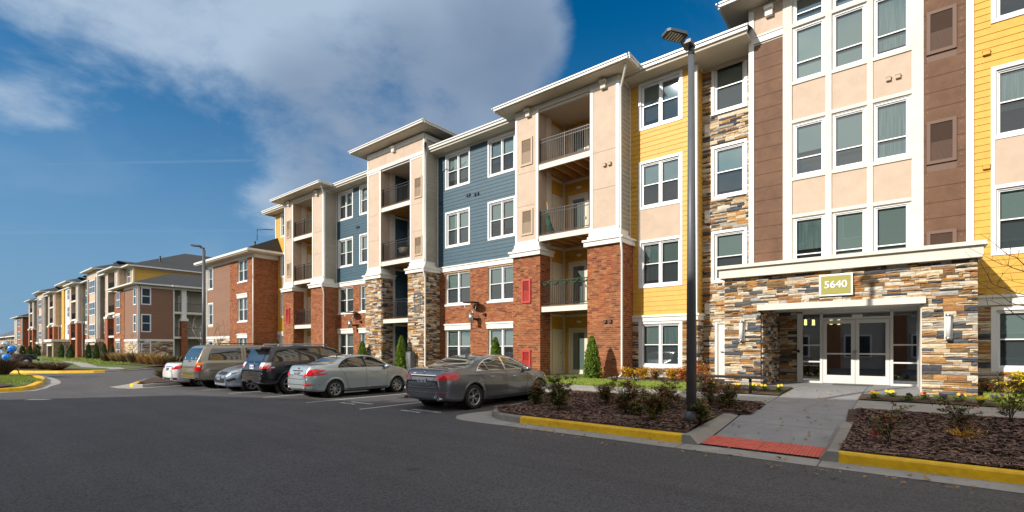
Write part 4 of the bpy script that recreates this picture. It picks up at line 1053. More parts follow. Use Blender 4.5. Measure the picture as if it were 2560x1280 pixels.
c = MB(); c.tube([(WX1+.05,16.12,8.5),(WX1+.05,16.12,.2)], .05, 8); c.tube([(WX0-.05,16.15,8.7),(WX0-.05,16.1,8.3),(WX0-.05,16.1,.2)], .05, 8); c.build('downspout', M['downspout'], B1)
e = thing_part('roof', B1)
c = MB(); c.box(-47.7,-37.2,15.5,18,8.72,8.79); c.build('soffit', M['soffit'], e)
c = MB(); c.box(-47.75,-37.15,15.42,15.5,8.8,8.97); c.box(-37.2,-37.1,15.42,18.0,8.8,8.97); c.box(-47.8,-47.7,15.42,18,8.8,8.97); c.build('gutter', M['downspout'], e)
c = MB(); c.add([(-47.8,15.42,8.97),(-37.1,15.42,8.97),(-37.1,17.98,8.97),(-37.9,17.98,10.2),(-42,19.5,10.6),(-47.8,24,8.97)],[(0,1,3,4),(1,2,3),(0,4,5)]); c.build('shingle_slope', M['shingle'], e)
c = MB(); c.tube([(-40.5,17.4,9.6),(-40.5,17.4,10.2)], .07, 8); c.build('roof_pipe', M['black'], e)
c = MB(); c.box(WX0+.3,WX1-.3,16.6,30,ZB,8.6); c.build('core', M['dark'], B1)
c = MB(); c.tube([(-38.45,17.9,10.9),(-38.8,17.4,10.9),(-39.2,17.0,10.85)], .03, 6); c.tube([(-39.2,17.0,10.9),(-39.2,17.0,10.0)], .025, 6); c.build('conduit', M['black'], B1)
# wall mounted basket lights on the brick
for x, z in ((-17.0+.22,2.95),(-27.35,2.95)):
    s = thing_part('disc_light', B1)
    c = MB(); c.lathe([(0,0),(.12,0),(.13,.42),(0,.42)], 14, (x,17.55,z)); c.build('lamp_body', M['metal'], s)
    c = MB(); c.box(x-.04,x+.04,17.6,18.0,z+.1,z+.2); c.box(x+.5,x+.62,17.88,18.0,z+.3,z+.42); c.build('bracket', M['rail'], s)
    c = MB(); c.lathe([(0,.95),(.42,.95),(.42,.975),(0,.975)], 24, (x,17.55,z)); c.build('disc', M['rail'], s)
    c = MB()
    for a in (0, 2.1, 4.2): c.tube([(x+.12*math.cos(a),17.55+.12*math.sin(a),z+.15),(x+.38*math.cos(a),17.55+.38*math.sin(a),z+.95)], .008, 5)
    c.build('stem', M['metal'], s)
# ================================================================ OPPOSITE BUILDING (behind the camera; its shade lies over the drive, its front shows in the glass)
B3 = thing('apartment_building', 'apartment building across the drive that shades the road', 'building', (0, -24, 0))
c = MB(); c.prism([(-62,-60),(-35.5,-26.5),(-29.4,-18.6),(-25.2,-17.0),(-20.5,-15.4),(-20.5,-14.4),(-15.4,-11.9),(-12.2,-10.7),(-9.5,-10.1),(30,-10.1),(30,-30),(-20,-62)], -.4, 13.9); c.build('wall', M['greige'], B3)
c = MB()
for k_ in range(9): c.box(-9.0+k_*4.2-.55,-9.0+k_*4.2+.75,-10.1,-9.98,-.3,5.7)
c.build('brick_pier', mat('far brick', (.26,.10,.05), .85, var=.3, vscale=10), B3)
FO = Face('y', 0)
for i in range(9):
    for z in (.9,4.0,7.1,10.2):
        x = -8+i*4.2; c = MB(); c.box(x,x+1.8,-10.05,-9.92,z,z+1.8); w_ = c.build('window', M['vinyl'], B3)
        c = MB(); c.box(x+.1,x+1.7,-9.93,-9.9,z+.1,z+1.7); c.build('pane', M['dark'], w_)
c = MB(); c.box(-9.2,30.3,-12,-9.6,13.7,13.95); c.build('eave_board', M['white'], B3)

# ================================================================ FAR APARTMENT BUILDING
B2 = thing('apartment_building', 'long apartment building across the side road with brown corner wing and small stone porch', 'building', (-110, 19, 0))
M['brickfar'] = mat('distant brick', (.31,.095,.042), .85, var=.18, vscale=9, bump=.2, bscale=40)
M['stonefar'] = mat('distant ledge stone', (.46,.35,.22), .9, var=.4, vscale=5, bump=.9, bscale=12, stretch=(1,1,3), alt=(.10,.09,.08))
M['tanside'] = mat('dark tan siding', (.27,.19,.13), .6, var=.08)
M['greyside'] = mat('grey green siding', (.30,.29,.24), .6, var=.08)
def b2(name, m_, *bx, **k):
    c = MB()
    for b in bx: c.box(*b)
    return c.build(name, m_, B2, **k)
def b2win(F, u0, u1, v0, v1, cols=2, tr=.12):
    c = MB(); frame_boxes(F, c, u0, u1, v0, v1, tr, -.02, .06); 
    cw = (u1-u0-2*tr)/cols
    for i in range(1, cols): F.box(c, u0+tr+cw*i-.05, u0+tr+cw*i+.05, v0+tr, v1-tr, -.02, .05)
    F.box(c, u0+tr, u1-tr, (v0+v1)/2-.04, (v0+v1)/2+.04, -.02, .045)
    w = c.build('window', M['vinyl'], B2)
    for i in range(cols):
        for a, b in ((v0+tr, (v0+v1)/2), ((v0+v1)/2, v1-tr)):
            p = MB(); x0 = u0+tr+cw*i; p.quad(F.P(x0,a,.02),F.P(x0+cw,a,.02),F.P(x0+cw,b,.02),F.P(x0,b,.02)); p.build('pane', M['farglass'], w)
M['farglass'] = mat('distant window glass', (.045,.07,.09), .06, spec=1.0)
def b2siding(F, u0, u1, v0, v1, m_, ex=.2):
    c = MB(); F.box(c, u0, u1, v0, v1, -.2, 0); w = c.build('wall', m_, B2); siding(F, w, u0, u1, v0, v1, m_, ex=ex)
FW2 = Face('y', 16.2); FS2 = Face('x', -67.0); FM = Face('y', 18.0); FB = Face('y', 17.05)
def roof2(x0, x1, yf, yb, z, over=.7, dd=4.5, pitch=.4, name='roof'):
    e = thing_part(name, B2); xl, xr_, yo = x0-over, x1+over, yf-over
    c = MB(); c.box(xl+.04, xr_-.04, yo+.04, yb, z-.16, z-.08); c.build('soffit', M['soffit'], e)
    c = MB(); c.box(xl, xr_, yo-.08, yo+.04, z-.16, z); c.box(xl-.06, xl+.04, yo, yb, z-.16, z); c.box(xr_-.04, xr_+.06, yo, yb, z-.16, z); c.build('gutter', M['downspout'], e)
    dd = min(dd, (xr_-xl)/2); zt = z+dd*pitch
    c = MB(); c.add([(xl,yo,z),(xr_,yo,z),(xr_-dd,yo+dd,zt),(xl+dd,yo+dd,zt),(xl,yb+dd,z),(xr_,yb+dd,z),(xl+dd,yb,zt),(xr_-dd,yb,zt)],[(0,1,2,3),(0,3,6,4),(1,5,7,2),(3,2,7,6)]); c.build('shingle_slope', M['shingle'], e)
# corner wing, three storeys
b2('core', M['dark'], (-76.8,-67.2,16.4,19.5,-.3,8.7), (-76.8,-69.3,19.5,40,-.3,8.7), (-150,-76.9,18.3,40,-.3,12.0))
b2siding(FW2, -72.6, -67, 2.62, 8.6, M['tan']); b2siding(FS2, 16.2, 19.6, 2.62, 8.6, M['tan'])
c = MB(); FW2.box(c, -77.0,-72.6,-.3,8.6,-.2,.05); w = c.build('brick_wall', M['mortar'], B2); bricks(Face('y',16.15), w, -77,-72.6,0,8.6,[(-75.7,-74.1,a,b) for a,b in ((.5,2.4),(3.5,5.5),(6.6,8.5))], seed=90)
c = MB(); FW2.box(c, -72.6,-67,-.3,2.42,-.2,.0); w = c.build('stone_wall', M['stonejoint'], B2); stones(FW2, w, -72.6,-67,.0,2.42, seed=91, scale=1.3, weights=(4,2,9,.2,.1,2,1,7,9))
c = MB(); FS2.box(c, 16.2,19.6,-.3,2.42,-.2,.0); w = c.build('stone_wall', M['stonejoint'], B2); stones(FS2, w, 16.2,19.6,.0,2.42, seed=92, scale=1.2)
for a,b in ((.45,2.4),(3.45,5.5),(6.55,8.5)):
    b2win(Face('y',16.1), -75.75,-74.1,a,b,2,.08); b2win(FW2, -68.9,-67.75,a,b,1); b2win(FS2, 16.4,17.35,a,b,1)
for z in (2.5,5.6): b2('lintel', M['white'], (-76.0,-73.9,16.0,16.15,z,z+.28))
b2('belt_trim', M['white'], (-72.6,-66.92,16.1,16.22,2.42,2.66),(-67.0,-66.92,16.2,19.6,2.42,2.66),(-67.12,-66.93,16.12,16.3,-.2,8.6),(-72.6,-66.95,16.1,16.2,8.5,8.75),(-67.0,-66.93,16.3,24,8.5,8.75),(-67.02,-66.9,19.5,19.62,0,8.6))
b2('downspout', M['downspout'], (-66.95,-66.85,16.05,16.15,0,8.7))
# recessed balconies on the side
b2('recess_back_wall', M['greige'], (-69.2,-69,19.6,26,-.3,8.6)); b2('recess_side_wall', M['greyside'], (-69,-67,19.55,19.62,-.3,8.6))
for z in (3.0,5.95):
    b2('balcony_floor', M['cream'], (-69,-66.95,19.65,24.5,z-.25,z))
    r = thing_part('railing', B2); c = MB(); c.box(-67.03,-66.99,19.7,24.4,z+1.0,z+1.04); c.box(-67.03,-66.99,19.7,24.4,z+.06,z+.1); c.build('rail', M['rail'], r)
    c = MB()
    for k in range(36): y = 19.75+k*.13; c.box(-67.02,-67.0,y,y+.02,z+.06,z+1.0)
    c.build('balusters', M['rail'], r, kind='stuff')
    d_ = b2('balcony_door', M['white'], (-69.0,-68.95,20.6,21.6,z,z+2.1)); c = MB(); c.box(-68.96,-68.93,20.8,21.4,z+.3,z+1.9); c.build('door_glass', M['farglass'], d_)
b2('column', M['white'], (-67.35,-66.85,20.35,20.85,5.1,8.5)); b2('column_cap', M['white'], (-67.5,-66.7,20.2,21.0,4.85,5.15))
c = MB(); c.box(-67.4,-66.8,20.3,20.95,-.2,4.9); w = c.build('pier', M['mortar'], B2); bricks(Face('x',-66.8), w, 20.3,20.95,0,4.9, seed=95); bricks(Face('y',20.3), w, -67.4,-66.8,0,4.9, seed=96)
roof2(-76.6,-67,16.2,30,8.95, dd=5)
e = thing_part('roof', B2); c = MB(); c.box(-69,-66.0,19.2,22.2,8.78,8.95); c.build('gutter', M['downspout'], e)
# four storey body
FY2 = Face('x', -76.7); b2siding(FY2, 18.0, 27, 8.5, 11.95, M['yellow'])
b2siding(FM, -79.6,-76.7,8.5,11.95,M['yellow']); b2win(FM,-79.3,-77.7,10.0,11.9,2)
b2('frieze_board', M['white'], (-79.6,-76.62,17.93,18.0,11.9,12.1),(-76.7,-76.62,18,30,11.9,12.1),(-76.78,-76.6,17.92,18.08,8.5,12.0))
roof2(-150,-76.7,18.0,34,12.2, dd=9, pitch=.42)
c = MB(); 
for x, y in ((-84,24),(-79,21.5),(-96,23)): c.tube([(x,y,12.5),(x,y,14.2)], .10, 8)
c.build('roof_pipes', M['black'], B2, kind='stuff')
def bay2(x0, x1, lower, z0=12.15, side=None, colr=None):
    w = 1.35 if x1-x0 > 5 else 1.2
    for a, b in ((x0, x0+w), (x1-w, x1)):
        b2('column', M['beige'], (a,b,17.05,17.7,5.9,11.85)); c = MB(); frame_boxes(FB, c, a, b, 6.0, 11.8, .13, 0, .05); c.build('column_trim', M['white'], B2)
        b2('column_cap', M['white'], (a-.2,b+.2,16.85,17.9,5.65,5.95))
        b2('pier', M['brickfar'] if lower == 'brick' else M['stonefar'], (a-.1,b+.1,16.95,17.75,-.3,5.65))
    b2('bay_side', side or M['greyside'], (x1-.05,x1,17.7,18.0,5.9,12.0),(x0,x0+.05,17.1,18,5.9,12))
    b2('corner_trim', M['white'], (x1,x1+.04,17.07,17.22,5.95,12.0),(x1,x1+.05,17.9,18.0,0,12))
    b2('pier_return', M['brickfar'] if lower == 'brick' else M['stonefar'], (x1-.05,x1+.1,17.75,18.0,-.3,5.65)); b2('belt_trim', M['white'], (x1,x1+.2,17.75,18.0,5.65,5.95))
    b2('recess_back_wall', colr or M['tanside'], (x0,x1,18.9,19,-.3,12))
    for z in (3.3,6.4,9.5):
        b2('balcony_floor', M['cream'], (x0+w-.02,x1-w+.02,17.06,18.9,z-.26,z))
        r = thing_part('railing', B2); c = MB(); c.box(x0+w,x1-w,17.1,17.14,z+1,z+1.04); c.box(x0+w,x1-w,17.1,17.14,z+.06,z+.1); c.build('rail', M['rail'], r)
        c = MB()
        for k in range(int((x1-x0-2*w)/.14)): c.box(x0+w+k*.14,x0+w+k*.14+.02,17.11,17.13,z+.06,z+1)
        c.build('balusters', M['rail'], r, kind='stuff')
    b2('header', M['frieze'], (x0,x1,17.05,17.5,11.85,12.05)); roof2(x0,x1,17.05,17.6,z0, dd=3)
    b2('downspout', M['downspout'], (x1+.1,x1+.2,17.5,17.6,.2,5.9))
def tower2(x0, x1, wx0, wx1, porch=False):
    F = Face('y', 17.15)
    b2('tower_wall', M['beige'], (x0,x1,17.15,17.3,3.0,13.0)); b2('tower_side', M['tanside'], (x1-.05,x1,17.3,18.6,2.9,13.0))
    b2('corner_trim', M['white'], (x1-.3,x1+.04,17.1,17.2,3,12.9),(x0,x0+.2,17.1,17.2,3,12.9),(x1-.02,x1+.05,17.2,17.45,3,12.9))
    b2('composite_panel', M['brownpanel'], (wx1+.1,x1-.35,17.12,17.2,3,12)); b2('composite_panel', M['brownpanel'], (x0+.25,wx0-.1,17.12,17.2,3,12))
    for v0, v1 in ((3.4,5.2),(6.5,8.5),(9.75,11.75)): b2win(F, wx0, wx1, v0, v1, 3)
    for k in range(1,4): b2('grid_trim', M['white'], (wx0+(wx1-wx0)*k/4-.04, wx0+(wx1-wx0)*k/4+.04, 17.1,17.15, 5.2, 6.5))
    b2('belt_trim', M['white'], (x0-.2,x1+.2,16.9,18.0,2.55,2.95)); 
    b2('pier', M['stonefar'], (x0,x0+1.2,17.0,18,-.3,2.6),(x1-1.0,x1+.1,17.0,18,-.3,2.6)); b2('tower_base', M['beige'], (x0+1.2,x1-1,17.2,18,2.1,2.6)); b2('tower_base_wall', M['stonefar'], (x0+1.2,x1-1,17.9,18,-.3,2.1))
    roof2(x0,x1,17.15,19.5,13.2,dd=4)
bay2(-85.9,-79.7,'brick', side=M['greige'], colr=M['yellow'])
def strip(x0, x1, m_, cols=2, wx=None, low='brick'):
    b2siding(FM, x0, x1, 5.95, 11.95, m_, ex=.25); b2('brick_wall' if low=='brick' else 'wall', M['brickfar'] if low == 'brick' else m_, (x0,x1,17.9,18.2,-.3,5.65)); b2('belt_trim', M['white'], (x0,x1,17.85,18.0,5.65,5.95))
    a, b = wx or (x0+.3, x1-.3)
    for v0, v1 in ((.7,2.5),(3.8,5.6),(6.9,8.8),(10.0,11.9)): b2win(Face('y',17.9) if v1 < 5.7 else FM, a, b, v0, v1, cols)
    b2('frieze_board', M['frieze'], (x0,x1,17.9,18.0,11.9,12.1))
strip(-91.1,-86.0,M['blue'],2,(-90.9,-88.9))
tower2(-97.4,-91.1,-96.1,-92.4)
strip(-103.3,-97.4,M['blue'],2,(-103.1,-101.4))
bay2(-109.9,-103.5,'brick')
b2('tower_wall', M['cream'], (-116.5,-110.0,17.5,18,2.8,12.6))
for v0, v1 in ((3.9,5.8),(7.0,8.9),(10.0,11.9)): b2win(Face('y',17.5), -114.5,-111.0, v0, v1, 3)
roof2(-118,-109.5,17.1,19.5,12.9,dd=4)
strip(-123.3,-118.0,M['yellow'],2,(-122.9,-121.0),'sd')
b2('corner_trim', M['yellow'], (-118.5,-116.6,17.3,18,0,12))
bay2(-129.9,-123.5,'brick', side=M['greige'])
tower2(-143.7,-136.4,-141.9,-138.2)
strip(-136.3,-130,M['greyside'],2)
bay2(-154.4,-147.9,'brick')
b2('wall', M['brickfar'], (-169,-157.3,16.2,30,-.3,8.5)); b2('stone_wall', M['stonefar'], (-169.1,-164,16.1,16.2,-.3,2.6)); b2('wall', M['greige'], (-169.1,-164,16.1,16.2,2.6,8.5))
for v0,v1 in ((.6,2.5),(3.6,5.5),(6.6,8.4)): b2win(Face('y',16.2), -163.4,-159.8, v0, v1, 2)
b2('corner_trim', M['white'], (-157.4,-157.2,16.1,16.35,0,8.5))
roof2(-169,-157.3,16.2,28,8.9,dd=5)
# stone porch of the far building
pz = 3.05
b2('porch_wall', M['stonefar'], (-116.1,-115.0,15.0,17.4,-.3,2.7),(-111,-109.8,15.0,17.4,-.3,2.7),(-115.0,-111,15.0,15.3,2.0,2.7),(-109.85,-109.7,15.0,17.4,-.3,2.7))
b2('cornice', M['white'], (-116.5,-109.4,14.7,17.4,2.7,3.1)); b2('lintel', M['white'], (-115.2,-110.8,14.9,15.0,2.0,2.25))
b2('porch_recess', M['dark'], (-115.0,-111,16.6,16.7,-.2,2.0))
# ---- grey roofed house far away at the left edge
B4 = thing('house', 'grey roofed tan building far off at the left edge', 'building', (-215, 22, 0))
c = MB(); c.box(-260,-196,20,40,-.3,5.2); c.build('wall', mat('far tan wall', (.42,.31,.22), .8, var=.1), B4)
c = MB(); c.add([(-262,19,5.2),(-194,19,5.2),(-201,27,9.6),(-255,27,9.6)],[(0,1,2,3)]); c.add([(-194,19,5.2),(-194,42,5.2),(-201,27,9.6)],[(0,1,2)]); c.build('roof', mat('far grey roof', (.085,.10,.125), .9, var=.15), B4)
c = MB(); c.box(-262,-194,18.8,19,4.95,5.25); c.build('fascia', M['white'], B4)
for i in range(6):
    c = MB(); c.box(-200-i*4-1.2,-200-i*4,19.95,20.0,2.2,3.9); c.build('window', M['farglass'], B4)

# ================================================================ FAR GROUND: beds, kerbs, lawns, path
def islands():
    zg = lambda x,y: ga(x)+.15
    # island with balloons
    ki = thing('island_kerb', None, None, (-30,3,-.1)); ki['kind'] = 'structure'
    A = [(-29.5,-3),(-28.7,0),(-28.46,2.3),(-28.84,3.03),(-30.0,3.5),(-31.5,3.84),(-33.4,4.25),(-35.4,4.5),(-37.4,4.8),(-39.5,4.94),(-42.2,4.97),(-44.0,4.7),(-45.6,3.4),(-46.5,1),(-47,-3)]
    kerb_run(A, flat, m_=M['kerby'], parent=ki, name='painted_kerb', w=.3)
    B = [(-29.2,-3),(-28.4,0),(-28.1,2.4),(-28.4,3.3),(-29.8,3.85),(-31.3,4.2),(-33.0,4.75),(-35.1,5.1),(-37.4,5.3),(-39.5,5.4),(-42.2,5.5),(-44.4,5.2),(-46,3.8),(-47,1),(-47.6,-3)]
    ribbon(A, B, flat, M['concrete'], 'pan_slab', ki)
    poly_sheet('lawn', [(-29.6,-3),(-29.0,0),(-28.9,2.4),(-29.3,3.0),(-31.5,3.5),(-35.4,4.2),(-39.5,4.65),(-42.2,4.7),(-45.3,3.2),(-46.6,-3)], zg, M['grass'], step=.6)
    blades('grass', [(-44,-30.5,-1,3.3),(-42,-33,2.5,4.3)], 14000, zg, 7, .10, label='grass of the kerbed island under the balloons')
    poly_sheet('mulch_bed', [(-29.6,-3),(-29.0,0),(-28.95,2.3),(-30,2.9),(-33,2.5),(-34,-3)], lambda x,y: zg(x,y)+.05, M['mulch'], step=.5)
    poly_sheet('concrete_pad', [(-36,-3),(-36,2.1),(-38.5,2.9),(-41,2.6),(-44,-3)], lambda x,y: zg(x,y)+.04, M['concrete'], step=1)
    # island beside the parked cars
    kj = thing('island_kerb', None, None, (-27,8,-.1)); kj['kind'] = 'structure'
    C = [(-27.25,12.8),(-27.1,9),(-26.95,7.6),(-26.7,6.6),(-27.2,6.35),(-27.9,6.4),(-28.5,6.7),(-30,7.25),(-31.6,7.9),(-33.8,9.2),(-36,12.8)]
    kerb_run(C[:5], flat, m_=M['concrete'], parent=kj, name='bare_kerb', side=-1, w=.2); kerb_run(C[4:8], flat, m_=M['kerby'], parent=kj, name='painted_kerb', side=-1, w=.22); kerb_run(C[7:], flat, m_=M['concrete'], parent=kj, name='bare_kerb', side=-1)
    Dd = [(-26.9,12.8),(-26.7,9),(-26.5,7.6),(-26.1,6.1),(-27.2,5.8),(-28.6,5.8),(-29.2,6.3),(-30.4,7.0),(-32,7.6),(-34.2,9),(-36.4,12.8)]
    ribbon(C, Dd, flat, M['concrete'], 'pan_slab', kj)
    poly_sheet('mulch_bed', [(-27.4,12.8),(-27.2,9),(-27.05,7.6),(-27,6.8),(-28.3,6.8),(-31.5,8.1),(-33.7,9.5),(-35.8,12.8)], lambda x,y: zg(x,y)+.04, M['mulch'], step=.5)
    # far side of the side road
    kf = thing('far_kerb', None, None, (-46,8,-.1)); kf['kind'] = 'structure'
    E1 = [(-66,2.2),(-58,3.2),(-52,4.0),(-49,5.1),(-47,6.7),(-45.7,8.4),(-45.6,9.0)]
    E2 = [(-45.6,9.0),(-46.1,10.1),(-47.6,11.9),(-50.4,14.1),(-54,18),(-57,22),(-60,29)]
    kerb_run(E1, flat, m_=M['kerby'], parent=kf, name='painted_kerb', w=.3, h=.17); kerb_run(E2, flat, m_=M['concrete'], parent=kf, name='bare_kerb', w=.3)
    off = lambda P, d: [(x+d[0], y+d[1]) for x, y in P]
    ribbon(E1+E2[1:], [(x+.55, y-.3) for x, y in E1+E2[1:]], flat, M['concrete'], 'pan_slab', kf)
    fz = lambda x,y: -.0 + .03*math.sin(x*.3) + min(.12, .02*max(0,y-8))
    poly_sheet('lawn', [(-66,2.4),(-52,4.2),(-47.2,6.9),(-46,9.0),(-46.4,10.2),(-50.7,14.3),(-54.3,18.2),(-57.3,22.2),(-60.3,29),(-190,30),(-190,12),(-66.5,5)], fz, M['grass'], step=1.0)
    ribbon([(-46.6,9.6),(-49.5,9.8),(-53,9.0),(-62,10.0),(-80,11.5),(-110,12.5)],[(-46.3,10.4),(-49.8,10.8),(-53,10.0),(-62,11.1),(-80,12.8),(-110,14)], fz, M['concrete'], 'path', kf, dz=.03)
    poly_sheet('planting_bed', [(-65,2.6),(-52.2,4.4),(-47.8,7.2),(-47.3,8.7),(-53,8.6),(-66,8.2)], lambda x,y: fz(x,y)+.05, M['soil'], step=1)
    poly_sheet('planting_bed', [(-48.2,12.3),(-51,14.6),(-55,18.6),(-58,23),(-66.8,23),(-66.8,14.4),(-74,13.5),(-74,12.0),(-60,11.8)], lambda x,y: fz(x,y)+.05, M['soil'], step=1)
    blades('grass', [(-100,-56,11.3,15)], 9000, fz, 8, .22, label='lawn before the far building beside the curved path')
islands()

# ================================================================ STREET LAMPS
def lamp(x, y, z0, top, label, k=1.0):
    t = thing('street_lamp', label, 'street lamp', (x,y,z0), 0, 'street lamps along the drive')
    c = MB(); c.tube([(x,y,z0-.1),(x,y,top-.28)], [.096*k,.058*k**2], 20); c.build('pole', M['lampdark'], t)
    c = MB(); c.tube([(x,y,z0-.2),(x,y,z0+.02)], .125, 16); c.build('base', M['lampdark'], t)
    c = MB(); c.tube([(x,y,top-.30),(x,y,top-.12)], [.062,.05], 16); c.box(x-.12,x+.06,y-.22,y+.05,top-.16,top-.10); c.build('arm', M['lampdark'], t)
    # flat luminaire pointing out over the drive, toward -x/-y
    hd = thing_part('lamp_head', t)
    R_ = Matrix.Translation((x-.07,y-.14,top)) @ Matrix.Rotation(math.radians(-128), 4, 'Z') @ Matrix.Rotation(math.radians(-4), 4, 'Y') @ Matrix.Scale(k**1.6, 4)
    def tb(mb, *b):
        m2 = MB(); m2.box(*b); mb.add([tuple(R_ @ Vector(p)) for p in m2.v], m2.f)
    c = MB()
    P = [(.0,-.10),(.04,-.14),(.38,-.14),(.43,-.09),(.43,.09),(.38,.14),(.04,.14),(.0,.10)]
    m2 = MB(); m2.prism(P, -.032, .018); m2.f.append(list(range(8))[::-1]); m2.m.append(0); m2.sm.append(False)
    c.add([tuple(R_ @ Vector(p)) for p in m2.v], m2.f)
    c.build('housing', M['lampdark'], hd)
    c = MB(); tb(c, .07,.37,-.11,.11,-.042,-.032); c.build('lens', M['metal'], hd)
    c = MB()
    for k in range(5): tb(c, .09+k*.057,.11+k*.057,-.10,.10,-.048,-.042)
    c.build('fins', M['black'], hd)
    return t
lamp(-3.14, 9.3, .44, 7.49, 'tall grey street lamp in the mulch bed before the entrance')
lamp(-38.6, 13.1, 0.0, 8.85, 'grey street lamp far off behind the parked cars', 1.3)

# ================================================================ BENCH
t = thing('bench', 'dark metal backless bench on the walk left of the porch', 'bench', (-3.7,14.1,.44))
bz = gl(-3.7,14)
for k in range(5):
    c = MB(); c.box(-4.75,-2.78,13.66+k*.085,13.735+k*.085,bz+.41,bz+.47); c.build('slat', M['rail'], t)
for x in (-4.35,-3.15):
    c = MB(); c.tube([(x,13.86,bz),(x,13.86,bz+.42)], .035, 10); c.box(x-.1,x+.1,13.76,13.96,bz,bz+.02); c.box(x-.03,x+.03,13.66,14.07,bz+.40,bz+.43); c.build('leg', M['rail'], t)
# meter box and posts by the stone bay
t = thing('utility_cabinet', 'small grey utility cabinet by the stone column behind the cars', 'cabinet', (-20.5,16.7,.3))
c = MB(); c.box(-20.75,-20.2,16.55,16.85,.2,1.45); c.build('case', M['lampdark'], t); c = MB(); c.box(-20.71,-20.24,16.53,16.55,.65,1.4); c.build('cabinet_door', M['metal'], t)
# garland, folded parasol, chair
gm = mat('pine garland', (.03,.10,.04), .8, var=.4, vscale=30)
c = MB(); rr = random.Random(4); prevz = 0
for i in range(900):
    u = i/900; x = -12.2+u*2.4; z = 4.42+.08*math.cos(u*math.pi*2*5)
    a, b_, l = rr.uniform(0,6.28), rr.uniform(-1,1), rr.uniform(.03,.08); p = Vector((x,17.10+rr.uniform(-.03,.03),z+rr.uniform(-.03,.03)))
    d = Vector((math.cos(a),math.sin(a)*.6,b_)).normalized()*l; s_ = Vector((0,0,.008)) if abs(d.z) < .03 else Vector((.008,0,0))
    c.add([p-s_,p+s_,p+d],[(0,1,2)])
c.tube([(-12.2+i*.06,17.10,4.42+.08*math.cos(i/40*math.pi*10)) for i in range(41)], .02, 5)
tag(c.build('garland', gm), 'green pine garland looped along a second floor balcony railing', 'garland')
t = thing('parasol', 'folded green parasol leaning in the corner of a balcony', 'parasol', (-12.05,17.4,6.5))
c = MB(); c.tube([(-12.05,17.35,7.75),(-12.0,17.4,7.1),(-11.85,17.45,6.52)], [.03,.10,.16], 10); c.build('canopy', mat('green canvas', (.02,.13,.10), .8, var=.4, vscale=14), t)
c = MB(); c.tube([(-12.02,17.3,7.95),(-11.9,17.45,6.5)], .02, 6); c.build('pole', M['wood'], t)
t = thing('lounge_chair', 'round wicker chair on the balcony above the stone column', 'chair', (-22,17.9,6.6))
c = MB(); c.lathe([(0,6.95),(.3,7.0),(.42,7.12),(.46,7.3)], 18, (-22,17.75,0)); c.build('seat', mat('wicker', (.28,.24,.2), .8), t)
c = MB(); c.tube([(-22.35+.7*k/10,17.95,7.1+.42*math.sin(math.pi*k/10)) for k in range(11)], .03, 6); c.build('backrest', M['rail'], t)
c = MB()
for a in range(4): c.tube([(-22+.25*math.cos(a*1.57),17.75+.25*math.sin(a*1.57),6.62),(-22+.2*math.cos(a*1.57),17.75+.2*math.sin(a*1.57),6.98)], .02, 6)
c.build('leg_frame', M['rail'], t)

# ================================================================ PLANTS
def leaf_mat(name, a, b, isl=.45): 
    m = mat(name, a, .6, alt=b, vscale=9, island=isl)
    return m
CONE = leaf_mat('arborvitae foliage', (.15,.24,.012), (.07,.13,.012), .4)
CONE2 = leaf_mat('distant conifer foliage', (.07,.12,.025), (.035,.07,.02), .3)
BARK = mat('bark', (.09,.06,.045), .9, var=.3, vscale=20)
PALEBARK = mat('pale bark', (.42,.37,.32), .8, var=.3, vscale=12)
def cone_mesh(seed, n, h=1.7, r=.30, s=.05):
    rr = random.Random(seed); mb = MB()
    ph = [rr.uniform(0, 6.28) for _ in range(4)]
    for _ in range(n):
        t = rr.random()**.8; z = .08+t*(h-.08)
        prof = min(1, (1-t)**.62*1.12)*min(1, .55+t*3)
        a = rr.uniform(0, 6.28); rad = r*prof*(1+.13*math.sin(3*a+ph[0]+z*2)+.09*math.sin(7*a+ph[1]+z*7))*rr.uniform(.62,1.04)+.01
        p = Vector((rad*math.cos(a), rad*math.sin(a), z)); out = Vector((math.cos(a), math.sin(a), 0))
        up = (Vector((0,0,1))*rr.uniform(.7,1.2)+out*rr.uniform(.1,.55)+Vector((rr.uniform(-.3,.3),rr.uniform(-.3,.3),0))).normalized()
        l = s*rr.uniform(.7,1.6); sd = up.cross(out).normalized()*l*.32; sd = Matrix.Rotation(rr.uniform(-.9,.9),3,up) @ sd
        mb.add([p-sd*.6, p+sd*.6, p+up*l*.6+sd, p+up*l, p+up*l*.6-sd],[(0,1,2,3,4)])
    return mb
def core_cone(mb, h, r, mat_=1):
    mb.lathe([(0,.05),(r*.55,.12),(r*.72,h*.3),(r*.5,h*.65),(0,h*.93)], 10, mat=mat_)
cm = []
for s_ in range(3):
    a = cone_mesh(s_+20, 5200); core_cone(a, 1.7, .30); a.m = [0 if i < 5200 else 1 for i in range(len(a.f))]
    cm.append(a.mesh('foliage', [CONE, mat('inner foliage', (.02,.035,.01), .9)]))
cmf = []
for s_ in range(2):
    a = cone_mesh(s_+30, 900, s=.11); core_cone(a, 1.7, .30); cmf.append(a.mesh('foliage', [CONE2, CONE2]))
stem_me = None
def cone_shrub(x, y, z, h, r, label, group, meshes, k):
    t = thing('arborvitae', label, 'conifer', (x,y,z), 0, group)
    o = bpy.data.objects.new('foliage', meshes[k % len(meshes)]); COL.objects.link(o); o.parent = t; o.scale = (r/.30, r/.30, h/1.7); o.rotation_euler = (0,0,k*1.3)
    global stem_me
    if stem_me is None: mm = MB(); mm.tube([(0,0,-.1),(0,0,.4)], .03, 6); stem_me = mm.mesh('stem', BARK)
    o = bpy.data.objects.new('stem', stem_me); COL.objects.link(o); o.parent = t
G1 = 'clipped cone shaped conifers along the near building'
